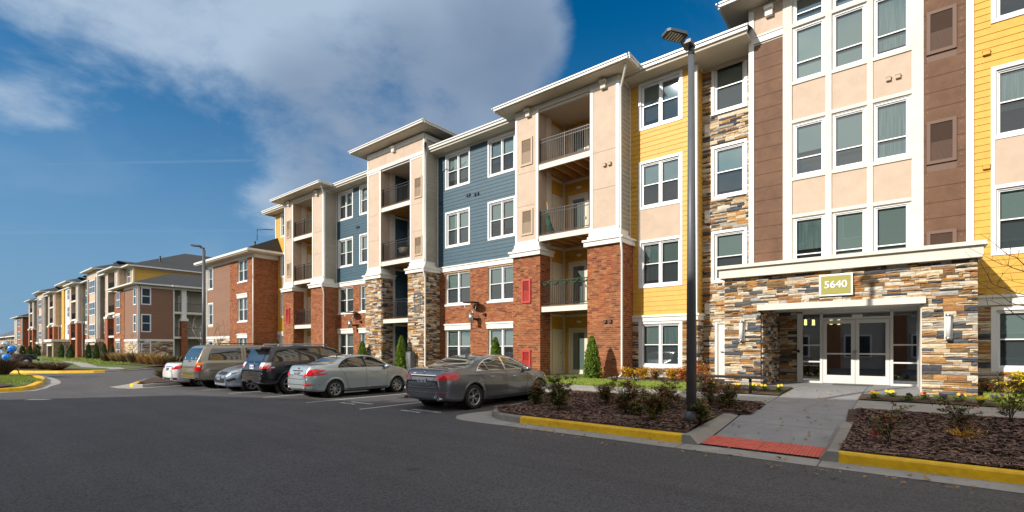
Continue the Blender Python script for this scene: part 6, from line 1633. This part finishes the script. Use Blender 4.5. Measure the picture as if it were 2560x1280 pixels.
        for k in range(ns):
            a = 2*math.pi*k/ns
            for da, wd in (((-.15,.017),(.15,.017)) if sp.get('twin') else ((0,.020 if ns > 6 else .030),)):
                c_, s_ = math.cos(a+da*.2), math.sin(a+da*.2); c2, s2 = math.cos(a+da*1.3), math.sin(a+da*1.3)
                p0 = Vector((c_*R_*.12, 0, s_*R_*.12)); p1 = Vector((c2*R_*.93, 0, s2*R_*.93)); d = (p1-p0).normalized(); n_ = Vector((-d.z,0,d.x))*wd
                y0, y1 = w/2-.035, w/2-.02
                rb.add([p0-n_*.8+Vector((0,y0,0)),p0+n_*.8+Vector((0,y0,0)),p1+n_+Vector((0,y1,0)),p1-n_+Vector((0,y1,0)),p0-n_*.8+Vector((0,y0-.04,0)),p0+n_*.8+Vector((0,y0-.04,0)),p1+n_+Vector((0,y1-.05,0)),p1-n_+Vector((0,y1-.05,0))],[(0,1,2,3),(0,4,5,1),(1,5,6,2),(3,2,6,7),(0,3,7,4)])
        rim = rb.mesh('rim', CR)
        db = MB(); db.lathe([(0,.0),(R_*.78,.0),(R_*.80,-.02),(R_*.95,-.03),(R_*.95,-w/2+.01),(0,-w/2+.01)], 24, axis='y'); disc = db.mesh('wheel', UND)
        for ax in sp['ax']:
            for sg in (1,-1):
                y = (sp['W']/2-.125)*sg
                wo = bpy.data.objects.new('wheel', disc); COL.objects.link(wo); wo.parent = s.t; wo.location = (ax, y, r); wo.rotation_euler = (0, 0, 0 if sg > 0 else math.pi)
                for nm, me in (('tyre', tyre), ('rim', rim)): o = bpy.data.objects.new(nm, me); COL.objects.link(o); o.parent = wo
                # arch lip following the flank, and dark liner
                mb = MB(); Rr = r*1.13; pts = []; n = 28
                for k in range(n+1):
                    a = math.radians(-22)+math.radians(224)*k/n; px, pz = ax+Rr*math.cos(a), r+Rr*math.sin(a); h = s.cast('side', ax+(Rr+.06)*math.cos(a), r+(Rr+.06)*math.sin(a), sg)
                    if pz < s.bot(px)+.02: continue
                    yy = (h[0].y if h else y+.12*sg); pts.append((px, yy+.004*sg, pz, a))
                vs = []
                for px, yy, pz, a in pts:
                    for ro, dy in ((.075,-.006),(.03,.008),(0,.004),(-.005,-.03),(0,-.25)): vs.append((px+ro*math.cos(a), yy+dy*sg, pz+ro*math.sin(a)))
                fs = [(i*5+j,(i+1)*5+j,(i+1)*5+j+1,i*5+j+1) for i in range(len(pts)-1) for j in range(4)]
                mb.add(vs, fs, 0, True); s.lbuild(mb, 'wheel_arch', sp.get('arch_m') or s.m)
                lb = MB(); lb.lathe([(Rr*1.05,.0),(Rr*1.05,-.34*1),(0,-.34)], 24, (ax, y+.10*sg, r), 'y') if sg > 0 else lb.lathe([(Rr*1.05,0),(Rr*1.05,.34),(0,.34)], 24, (ax, y+.10*sg, r), 'y'); s.lbuild(lb, 'wheel_well', UND)
        u = MB(); u.box(.45, sp['L']-.5, -sp['W']/2+.28, sp['W']/2-.28, s.bot(sp['L']/2)-.01, s.bot(sp['L']/2)+.25); s.lbuild(u, 'underbody', UND)
    def plate(s, x_face, zc, w=.31, h=.16, front=False, yc=0, m_=None):
        sg = 1 if front else -1
        h0 = s.cast('front' if front else 'rear', yc, zc); x = h0[0].x if h0 else x_face
        c = MB(); c.box(min(x,x+sg*.02), max(x,x+sg*.02), yc-w/2, yc+w/2, zc-h/2, zc+h/2); p = s.lbuild(c, 'licence_plate', m_ or PLT)
        c = MB()
        for k in range(7):
            if k == 3: continue
            yy = yc-w*.40+k*w*.117; c.box(min(x+sg*.02,x+sg*.023), max(x+sg*.02,x+sg*.023), yy, yy+w*.07, zc-h*.18, zc+h*.22)
        s.lbuild(c, 'plate_digits', PTX, p)
    def mirror(s, x, z, m_=None):
        for sg in (1,-1):
            h = s.cast('side', x, z-.02, sg); y = h[0].y if h else sg*.8
            c = MB(); c.lathe([(0,-.09),(.05,-.085),(.075,-.04),(.08,0),(.075,.05),(.03,.075),(0,.08)], 14)
            c.v = [(x+p[0]*1.1, y+sg*.13+p[2]*1.25, z+.03+p[1]*.95) for p in c.v]; o = s.lbuild(c, 'mirror', m_ or s.m)
            c = MB(); c.tube([(x+.02,y-.02*sg,z-.03),(x+.01,y+.07*sg,z+.0)], .022, 6); s.lbuild(c, 'mirror_arm', GAP, o)
    def handle(s, x, z):
        for sg in (1,-1):
            h = s.cast('side', x, z, sg)
            if h: c = MB(); y = h[0].y; c.tube([(x-.10,y+sg*.005,z),(x-.07,y+sg*.03,z),(x+.07,y+sg*.03,z+.003),(x+.10,y+sg*.005,z+.003)], .013, 6); s.lbuild(c, 'door_handle', s.sp.get('handle_m') or s.m)
def sx_(P, a, b=1, ox=0): return [(x*a+ox, z*b) for x, z in P]
PI = math.pi
def sedan(name, label, body_m, X, Y, heading, z, L=4.9, W=1.86, H=1.46, wb=2.97, ro=1.08, wr=.335, spokes=5, twin=True, kind='grey'):
    a = L/4.9; b = H/1.46
    top = sx_([(0,.66),(.03,.80),(.07,1.02),(.16,1.10),(.5,1.125),(.85,1.135),(1.1,1.20),(1.4,1.34),(1.75,1.43),(2.2,1.46),(2.6,1.455),(2.95,1.40),(3.3,1.24),(3.65,1.06),(3.95,1.0),(4.35,.93),(4.65,.83),(4.82,.70),(4.9,.60)], a, b)
    belt = sx_([(0,.62),(.07,.93),(.5,1.01),(1,1.0),(2.4,.965),(3.6,.93),(4.4,.80),(4.75,.66),(4.9,.5)], a, b)
    plan = sx_([(0,.60),(.05,.72),(.15,.81),(.35,.875),(.7,.915),(1.3,.93),(3.7,.93),(4.2,.905),(4.5,.85),(4.7,.76),(4.83,.64),(4.9,.52)], a, W/1.86)
    bot = sx_([(0,.36),(.1,.27),(.5,.22),(1,.19),(4.2,.18),(4.7,.20),(4.9,.27)], a, 1)
    s = Car(name, label, 'car', dict(L=L, W=W, top=top, belt=belt, plan=plan, bot=bot, wr=wr, ax=(ro, ro+wb), spokes=spokes, twin=twin, handle_m=CHR if kind == 'grey' else None), body_m, X, Y, heading, z)
    q = lambda P: sx_(P, a, b)
    for sg in (1,-1):
        outl = q([(1.17,1.02),(1.22,1.10),(1.36,1.22),(1.62,1.335),(2.0,1.395),(2.4,1.405),(2.75,1.37),(3.05,1.26),(3.35,1.12),(3.56,.995),(3.4,.985),(2.4,1.005)])
        s.panel('side', outl, 'window_surround', CHR if kind == 'grey' else GAP, .004, sg)
        sh = lambda P, k=.018: P
        s.panel('side', q([(1.22,1.035),(1.27,1.11),(1.40,1.205),(1.52,1.262),(1.66,1.03)]), 'quarter_window', CG, .007, sg)
        s.panel('side', q([(1.69,1.03),(1.555,1.275),(1.66,1.322),(2.0,1.375),(2.27,1.387),(2.38,1.02)]), 'side_window', CG, .007, sg)
        s.panel('side', q([(2.44,1.02),(2.36,1.388),(2.55,1.383),(2.74,1.35),(3.02,1.24),(3.30,1.11),(3.48,1.005)]), 'side_window', CG, .007, sg)
        s.line('side', q([(2.42,.99),(2.42,.40),(2.36,.26),(3.35,.25),(3.40,.60),(3.46,.98)]), .010, 'door_gap', GAP, .003, sg)
        s.line('side', q([(1.25,1.0),(1.45,.80),(1.52,.62),(1.60,.42),(1.68,.27),(2.36,.26)]), .010, 'door_gap', GAP, .003, sg)
        s.line('side', q([(.55,.93),(1.6,.90),(3.3,.83),(4.2,.76)]), .016, 'crease', GAP if False else body_m, .010, sg)
        s.line('side', q([(1.55,.29),(3.45,.29)]), .02, 'sill_line', GAP, .004, sg)
    s.handle(1.78*a, .86*b); s.handle(2.78*a, .835*b)
    s.mirror(3.33*a, 1.0*b)
    s.panel('top', [(1.02*a+x, y) for x, y in ((0,-.60),(0,.60),(.60*a,.50),(.60*a,-.50))][::1], 'rear_window', CG, .006)
    s.panel('top', [(2.92*a,-.50),(2.92*a,.50),(3.60*a,.66),(3.60*a,-.66)], 'windscreen', CG, .006)
    if kind == 'grey':      # wide L-shaped lamps wrapped round the corners
        for sg in (1,-1):
            s.panel('rear', [(sg*.50,.815),(sg*.52,.93),(sg*.66,.955),(sg*.72,1.0),(sg*.92,1.0),(sg*.92,.815)], 'tail_light', TL, .010)
            s.panel('side', [(.0,.82),(.0,.99),(.20,1.0),(.44,.945),(.42,.90),(.28,.82)], 'tail_light', TL, .011, sg)
            s.panel('rear', [(sg*.50,.47),(sg*.78,.47),(sg*.78,.50),(sg*.50,.50)], 'reflector', TL, .008)
        s.line('rear', [(-.62,.62),(-.53,.60),(.53,.60),(.62,.62)], .012, 'boot_gap', GAP, .005); s.line('rear', [(-.49,.93),(.49,.93)], .022, 'boot_handle', CHR, .016); s.line('rear', [(-.47,.905),(.47,.905)], .02, 'boot_handle', GAP, .014)
        s.line('rear', [(-.45,.90),(-.42,.70),(-.36,.655),(.36,.655),(.42,.70),(.45,.90)], .012, 'plate_recess', GAP, .006)
        s.line('rear', [(-.80,.50),(.5,.50)], .016, 'bumper_strip', CHR, .008); s.line('rear', [(-.72,.335),(.72,.335)], .05, 'valance', CR, .012)
        s.plate(0, .78); s.line('rear', [(.30,.975),(.42,.975)], .03, 'badge_letters', CHR, .012)
        h = s.cast('rear', 0, .99); x = h[0].x
        c = MB(); c.lathe([(0,-.008),(.042,-.006),(.042,.004),(0,.004)], 20); c.v = [(x+p[2]-.004, p[0], .995+p[1]) for p in c.v]; e_ = s.lbuild(c, 'badge', CHR)
        c = MB()
        for k in (0,2):
            c.add([(x-.014,0,.995)]+[(x-.014, .031*math.cos(k*PI/2+t*PI/12), .995+.031*math.sin(k*PI/2+t*PI/12)) for t in range(7)], [tuple(range(8))])
        s.lbuild(c, 'badge_quarters', DBL, e_)
        for sg in (1,-1):
            c = MB(); c.tube([(-.02,sg*.66,.33),(.14,sg*.66,.33)], .042, 14, caps=False); c.tube([(.03,sg*.66,.33),(.05,sg*.66,.33)], .038, 14); s.lbuild(c, 'exhaust', CHR)
        c = MB(); z1 = s.top(1.72)-.005; c.add([(1.62,-.012,z1),(1.62,.012,z1),(1.84,.02,z1+.01),(1.84,-.02,z1+.01),(1.66,0,z1+.075),(1.70,0,z1+.08)], [(0,1,4),(1,2,5,4),(3,0,4,5),(2,3,5)]); s.lbuild(c, 'roof_antenna', body_m)
    elif kind == 'silver':
        for sg in (1,-1):
            s.panel('rear', [(sg*.44,.74*b),(sg*.56,.90*b),(sg*.90,.96*b),(sg*.90,.78*b),(sg*.60,.74*b)], 'tail_light', TL, .010)
            s.panel('side', [(.0,.78*b),(.0,.95*b),(.25,1.0*b),(.62,.99*b),(.56,.93*b),(.3,.83*b)], 'tail_light', TL, .011, sg)
            s.panel('rear', [(sg*.46,.50),(sg*.52,.44),(sg*.66,.44),(sg*.74,.50)], 'reflector', TL, .008)
        s.line('rear', [(-.46,.66*b),(.46,.66*b)], .012, 'boot_gap', GAP, .005); s.line('rear', [(-.33,.93*b),(.33,.93*b)], .03, 'boot_handle', GAP, .010); s.line('rear', [(-.46,.66*b),(-.44,.74*b),(-.56,.92*b)], .010, 'boot_gap', GAP, .005); s.line('rear', [(.46,.66*b),(.44,.74*b),(.56,.92*b)], .010, 'boot_gap', GAP, .005)
        s.plate(0, .82*b, .31, .16, m_=mat('dark framed plate', (.28,.29,.31), .4)); s.line('rear', [(-.8,.47),(.45,.47)], .012, 'bumper_strip', GAP, .005)
        c = MB(); h = s.cast('rear', 0, 1.0*b); x = h[0].x if h else 0; c.lathe([(0,-.006),(.035,-.006),(.035,.006),(0,.006)], 16); c.v = [(x+p[2]-.003, p[0]*1.3, 1.0*b+p[1]) for p in c.v]; s.lbuild(c, 'badge', GAP)
        c = MB(); z1 = s.top(1.5); c.tube([(1.5,0,z1),(1.46,0,z1+.05)], .02, 6); s.lbuild(c, 'roof_antenna', GAP)
    elif kind == 'white':
        for sg in (1,-1):
            s.panel('rear', [(sg*.42,.86*b),(sg*.56,.97*b),(sg*.9,.97*b),(sg*.9,.86*b),(sg*.6,.80*b)], 'tail_light', TL, .010)
            s.panel('side', [(.0,.83*b),(.0,.97*b),(.3,1.0*b),(.56,.97*b),(.3,.86*b)], 'tail_light', TL, .011, sg)
        s.plate(0, .82*b, .28, .14, m_=mat('dark plate', (.12,.14,.15), .4)); s.line('rear', [(-.75,.40),(.75,.40)], .10, 'valance', GAP, .006); s.line('rear', [(-.38,.94*b),(.38,.94*b)], .03, 'boot_handle', CHR, .01)
    elif kind == 'front':
        fx = lambda P: [(x, y*b) for x, y in P]
        for sg in (1,-1):
            s.panel('front', fx([(sg*.44,.70),(sg*.50,.80),(sg*.80,.90),(sg*.86,.84),(sg*.70,.72)]), 'headlight', HLm, .010)
            s.panel('side', [((4.9-.62)*a,.86*b),((4.9-.60)*a,.93*b),((4.9-.25)*a,.86*b),((4.9-.1)*a,.76*b),((4.9-.25)*a,.76*b)], 'headlight', HLm, .011, sg)
            s.panel('front', fx([(sg*.52,.50),(sg*.74,.58),(sg*.78,.50),(sg*.60,.40)]), 'fog_light', GAP, .008)
        s.panel('front', fx([(-.36,.74),(-.30,.68),(.30,.68),(.36,.74),(.30,.79),(-.30,.79)]), 'grille', GAP, .010); s.line('front', fx([(-.3,.735),(.3,.735)]), .014, 'grille_bar', CHR, .014)
        s.panel('front', fx([(-.46,.44),(-.40,.36),(.40,.36),(.46,.44),(.42,.55),(-.42,.55)]), 'air_intake', GAP, .010)
        s.plate(4.9, .56, front=True, m_=mat('blue plate', (.22,.28,.42), .4))
    return s
def suv(name, label, body_m, X, Y, heading, z, L, W, H, wb, ro, wr, kind):
    b = H/1.85; a = L/5.2
    if kind == 'dark':
        top = sx_([(0,.78),(.05,1.12),(.16,1.20),(.27,1.45),(.42,1.72),(.55,1.79),(1.4,1.85),(2.6,1.84),(3.15,1.74),(3.6,1.42),(3.85,1.24),(4.5,1.17),(4.95,1.06),(5.12,.9),(5.2,.75)], a, b)
        belt = sx_([(0,.7),(.08,1.12),(.2,1.20),(3.7,1.17),(4.5,1.04),(5.0,.85),(5.2,.65)], a, b)
    else:
        top = sx_([(0,.80),(.04,1.12),(.08,1.20),(.15,1.36),(.27,1.66),(.40,1.80),(.60,1.845),(1.4,1.855),(3.0,1.85),(3.4,1.72),(3.75,1.44),(3.95,1.22),(4.6,1.15),(5.0,1.06),(5.13,.9),(5.2,.75)], a, b)
        belt = sx_([(0,.7),(.08,1.08),(.2,1.17),(3.7,1.15),(4.5,1.02),(5.0,.85),(5.2,.65)], a, b)
    plan = sx_([(0,.80),(.05,.87),(.15,.925),(.4,.96),(4.2,.96),(4.7,.92),(5.0,.82),(5.2,.68)], a, W/1.94)
    bot = sx_([(0,.48),(.1,.42),(.6,.38),(1,.34),(4.4,.34),(4.9,.38),(5.2,.45)], a, 1)
    s = Car(name, label, 'car', dict(L=L, W=W, top=top, belt=belt, plan=plan, bot=bot, wr=wr, ax=(ro, ro+wb), spokes=6, twin=False, tum=.20, sm=.06), body_m, X, Y, heading, z)
    q = lambda P: sx_(P, a, b)
    if kind == 'dark':
        for sg in (1,-1):
            s.panel('side', q([(.42,1.24),(.62,1.62),(.78,1.70),(1.42,1.72),(1.45,1.24)]), 'quarter_window', CG, .007, sg); s.panel('side', q([(1.55,1.24),(1.52,1.72),(2.32,1.72),(2.36,1.23)]), 'side_window', CG, .007, sg)
            s.panel('side', q([(2.46,1.22),(2.42,1.72),(2.95,1.67),(3.2,1.52),(3.5,1.22)]), 'side_window', CG, .007, sg)
            s.panel('rear', [(sg*.62,1.0*b),(sg*.60,1.20*b),(sg*.98,1.24*b),(sg*.98,1.0*b)], 'tail_light', CLR, .010); s.panel('side', q([(.0,1.0),(.02,1.24),(.30,1.22),(.34,1.12),(.2,1.0)]), 'tail_light', CLR, .010, sg)
            s.panel('rear', [(sg*.64,.985*b),(sg*.64,1.06*b),(sg*.97,1.10*b),(sg*.97,.985*b)], 'tail_lens', TL, .013); s.panel('side', q([(.02,.99),(.04,1.07),(.28,1.13),(.2,1.02)]), 'tail_lens', TL, .013, sg)
            c = MB(); c.tube([(.75*a,sg*.60,s.top(.75*a)-.03),(.8*a,sg*.62,s.top(1*a)+.06),(2.8*a,sg*.62,s.top(2.6*a)+.05),(2.95*a,sg*.6,s.top(2.95*a)-.03)], .018, 6); s.lbuild(c, 'roof_rail', CR)
            s.line('side', q([(1.48,1.2),(1.50,.9),(1.85,.5),(2.36,.5),(2.40,1.2)]), .010, 'door_gap', GAP, .003, sg)
        s.panel('rear', [(-.58,1.24*b),(-.50,1.62*b),(.50,1.62*b),(.58,1.24*b)], 'rear_window', CG, .008)
        c = MB(); zt = s.top(.5*a); c.box(.12*a,.62*a,-.60,.60,zt-.05,zt+.01); c.box(.10*a,.18*a,-.57,.57,zt-.07,zt-.03); s.lbuild(c, 'spoiler', body_m)
        s.plate(0, 1.03*b); s.line('rear', [(-.42,1.135*b),(.42,1.135*b)], .03, 'tailgate_handle', CHR, .012); c = MB(); h = s.cast('rear', 0, 1.19*b); x = h[0].x if h else .1
        c.lathe([(.035,-.006),(.048,-.006),(.048,.006),(.035,.006)], 18); c.v = [(x+p[2]-.006, p[0]*1.25, 1.185*b+p[1]*.85) for p in c.v]; s.lbuild(c, 'badge', CHR)
        s.line('rear', [(-.9,.70*b),(.9,.70*b)], .03, 'bumper_strip', GAP, .01); c = MB(); c.box(-.12,.05,-.05,.05,.46,.54); s.lbuild(c, 'tow_hitch', UND)
    else:
        for sg in (1,-1):
            s.panel('side', q([(.42,1.21),(.48,1.50),(.58,1.68),(.68,1.72),(1.60,1.73),(1.66,1.70),(1.66,1.21)]), 'quarter_window', CG, .007, sg); s.panel('side', q([(1.86,1.21),(1.86,1.72),(2.52,1.72),(2.55,1.21)]), 'side_window', CG, .007, sg)
            s.panel('side', q([(2.66,1.20),(2.66,1.72),(3.2,1.68),(3.45,1.50),(3.7,1.20)]), 'side_window', CG, .007, sg)
            s.panel('rear', [(sg*.80,.78*b),(sg*.80,1.12*b),(sg*.99,1.12*b),(sg*.99,.78*b)], 'tail_light', TL, .012); s.panel('side', q([(.02,.78),(.02,1.12),(.15,1.12),(.15,.78)]), 'tail_light', TL, .012, sg)
            s.panel('rear', [(sg*.80,1.03*b),(sg*.80,1.12*b),(sg*.99,1.12*b),(sg*.99,1.03*b)], 'turn_light', AMB, .016); s.panel('side', q([(.02,1.03),(.02,1.12),(.15,1.12),(.15,1.03)]), 'turn_light', AMB, .016, sg)
            s.panel('side', q([(.02,.94),(.02,1.0),(.15,1.0),(.15,.94)]), 'reverse_light', CLR, .017, sg)
            s.line('side', q([(1.76,1.80),(1.76,1.0),(1.9,.65),(1.95,.5),(2.6,.5),(2.6,1.8)]), .010, 'door_gap', GAP, .003, sg); s.line('side', q([(.1,.79),(1.0,.79)]), .012, 'panel_gap', GAP, .003, sg)
            c = MB(); c.tube([(.9*a,sg*.62,s.top(.9*a)-.02),(.95*a,sg*.64,s.top(1*a)+.05),(2.9*a,sg*.64,s.top(2.8*a)+.05),(3.0*a,sg*.62,s.top(3*a)-.02)], .016, 6); s.lbuild(c, 'roof_rail', GAP)
        s.panel('rear', [(-.82,1.21*b),(-.80,1.4*b),(-.70,1.70*b),(.70,1.70*b),(.80,1.4*b),(.82,1.21*b)], 'rear_window', CG, .008)
        s.line('rear', [(-.90,.62*b),(.90,.62*b)], .20, 'bumper', CHR, .045); s.plate(-.05, .64*b, .30, .15); s.line('rear', [(-.78,.75*b),(.78,.75*b)], .012, 'tailgate_gap', GAP, .004); s.line('rear', [(-.10,1.165*b),(.14,1.165*b)], .04, 'tailgate_handle', GAP, .02)
        for yy in (-.15,-.62,.6): c = MB(); h = s.cast('rear', yy, 1.27*b); c.lathe([(0,-.004),(.045,-.004),(.045,.004),(0,.004)], 14); c.v = [(h[0].x+p[2]-.014, yy+p[0]*.8, 1.27*b+p[1]*1.2) for p in c.v]; s.lbuild(c, 'sticker', mat('sticker', (.45,.62,.72), .5))
    s.panel('front', [(-.5,.85*b),(-.5,1.0*b),(.5,1.0*b),(.5,.85*b)], 'grille', CHR, .01)
    s.handle(1.62*a if kind=='dark' else 1.9*a, 1.08*b); s.handle(2.55*a if kind=='dark' else 2.75*a, 1.07*b); s.mirror(3.5*a, 1.22*b)
    s.panel('top', [(3.25*a,-.60),(3.25*a,.60),(3.78*a,.72),(3.78*a,-.72)], 'windscreen', CG, .006)
    return s
H90 = PI/2
sedan('parked_car', 'dark grey sedan parked nearest, beside the planted island', paint('grey metallic paint', (.17,.178,.20), .55, .24), -9.93, 8.5, H90, .0)
sedan('parked_car', 'pale silver blue sedan with tail lights facing the drive', paint('silver blue paint', (.42,.49,.52), .55, .3), -15.78, 8.1, H90, ga(-15.8), L=4.37, W=1.70, H=1.45, wb=2.57, ro=.94, wr=.30, spokes=8, twin=False, kind='silver')
suv('parked_car', 'black off-roader with roof rails between the two silver cars', paint('black paint', (.012,.014,.020), .3, .2), -18.62, 7.85, H90, ga(-18.5), 4.83, 1.92, 1.82, 2.79, 1.03, .39, 'dark')
sedan('parked_car', 'small silver sedan parked nose out', paint('silver paint', (.36,.45,.56), .6, .3), -21.15, 7.75+4.53, -H90, ga(-21), L=4.53, W=1.77, H=1.44, wb=2.70, ro=.97, wr=.315, kind='front')
suv('parked_car', 'long beige sport utility vehicle with chrome bumper', paint('beige metallic paint', (.33,.285,.22), .5, .3), -23.75, 7.45, H90, ga(-23.8), 5.57, 2.0, 1.90, 3.30, 1.22, .385, 'beige')
sedan('parked_car', 'white sedan at the far end of the parked row', paint('white paint', (.80,.80,.80), .0, .3), -26.05, 7.35, H90, ga(-26), L=4.64, W=1.78, H=1.45, wb=2.70, ro=1.02, wr=.32, kind='white')
# far off-roader with soft top
t = thing('jeep', 'dark blue open fendered off-roader far off behind the balloons', 'car', (-62,5.4,.0), math.radians(84))
navy = paint('navy paint', (.012,.02,.05), .2, .3)
def jb(name, m_, *bx, parent=None):
    c = MB()
    for b_ in bx: c.box(*b_)
    o = bpy.data.objects.new(name, c.mesh(name, m_)); COL.objects.link(o); o.parent = parent or t; WM[o.name] = WM[t.name]; return o
c = MB(); c.add([(-2.0,-.78,.55),(.75,-.78,.55),(1.95,-.55,.6),(1.95,.55,.6),(.75,.78,.55),(-2.0,.78,.55),(-2.0,-.78,1.12),(.70,-.76,1.12),(1.95,-.50,1.02),(1.95,.50,1.02),(.70,.76,1.12),(-2.0,.78,1.12)],[(0,1,7,6),(1,2,8,7),(2,3,9,8),(3,4,10,9),(4,5,11,10),(5,0,6,11),(6,7,10,11),(7,8,9,10)])
o = bpy.data.objects.new('body', c.mesh('body', navy)); COL.objects.link(o); o.parent = t
c = MB(); c.add([(-1.95,-.72,1.12),(.55,-.72,1.12),(.25,-.66,1.78),(-1.8,-.66,1.80),(-1.95,.72,1.12),(.55,.72,1.12),(.25,.66,1.78),(-1.8,.66,1.80)],[(0,1,2,3),(5,4,7,6),(3,2,6,7),(4,0,3,7),(1,5,6,2)]); o = bpy.data.objects.new('soft_top', c.mesh('soft_top', mat('soft top', (.015,.015,.016), .9))); COL.objects.link(o); o.parent = t
for y in (-.735,.725): jb('side_window', CG, (-1.6,-.85,y,y+.01,1.2,1.65)); jb('side_window', CG, (-.7,.25,y,y+.01,1.2,1.6))
for x in (-1.25,1.25):
    for sg in (1,-1):
        c = MB(); c.tube([(x-.62,sg*.86,.72),(x-.42,sg*.86,1.0),(x+.42,sg*.86,1.0),(x+.62,sg*.86,.72)], .06, 6); o = bpy.data.objects.new('fender', c.mesh('fender', mat('fender grey', (.06,.065,.075), .6))); COL.objects.link(o); o.parent = t
        c = MB(); c.lathe([(0,-.12),(.30,-.12),(.40,-.10),(.41,0),(.40,.10),(.30,.12),(0,.12)], 24, axis='y'); o = bpy.data.objects.new('wheel', c.mesh('wheel', CT)); COL.objects.link(o); o.parent = t; o.location = (x, sg*.80, .41)
        c = MB(); c.lathe([(0,-.13),(.2,-.13),(.2,.13),(0,.13)], 16, axis='y'); o2 = bpy.data.objects.new('rim', c.mesh('rim', CR)); COL.objects.link(o2); o2.parent = o
jb('bumper', GAP, (1.98,2.12,-.75,.75,.5,.65), (-2.15,-2.02,-.75,.75,.5,.65)); jb('headlight', CLR, (1.95,1.98,-.45,-.28,.78,.95)); jb('headlight', CLR, (1.95,1.98,.28,.45,.78,.95))
bpy.context.view_layer.update()
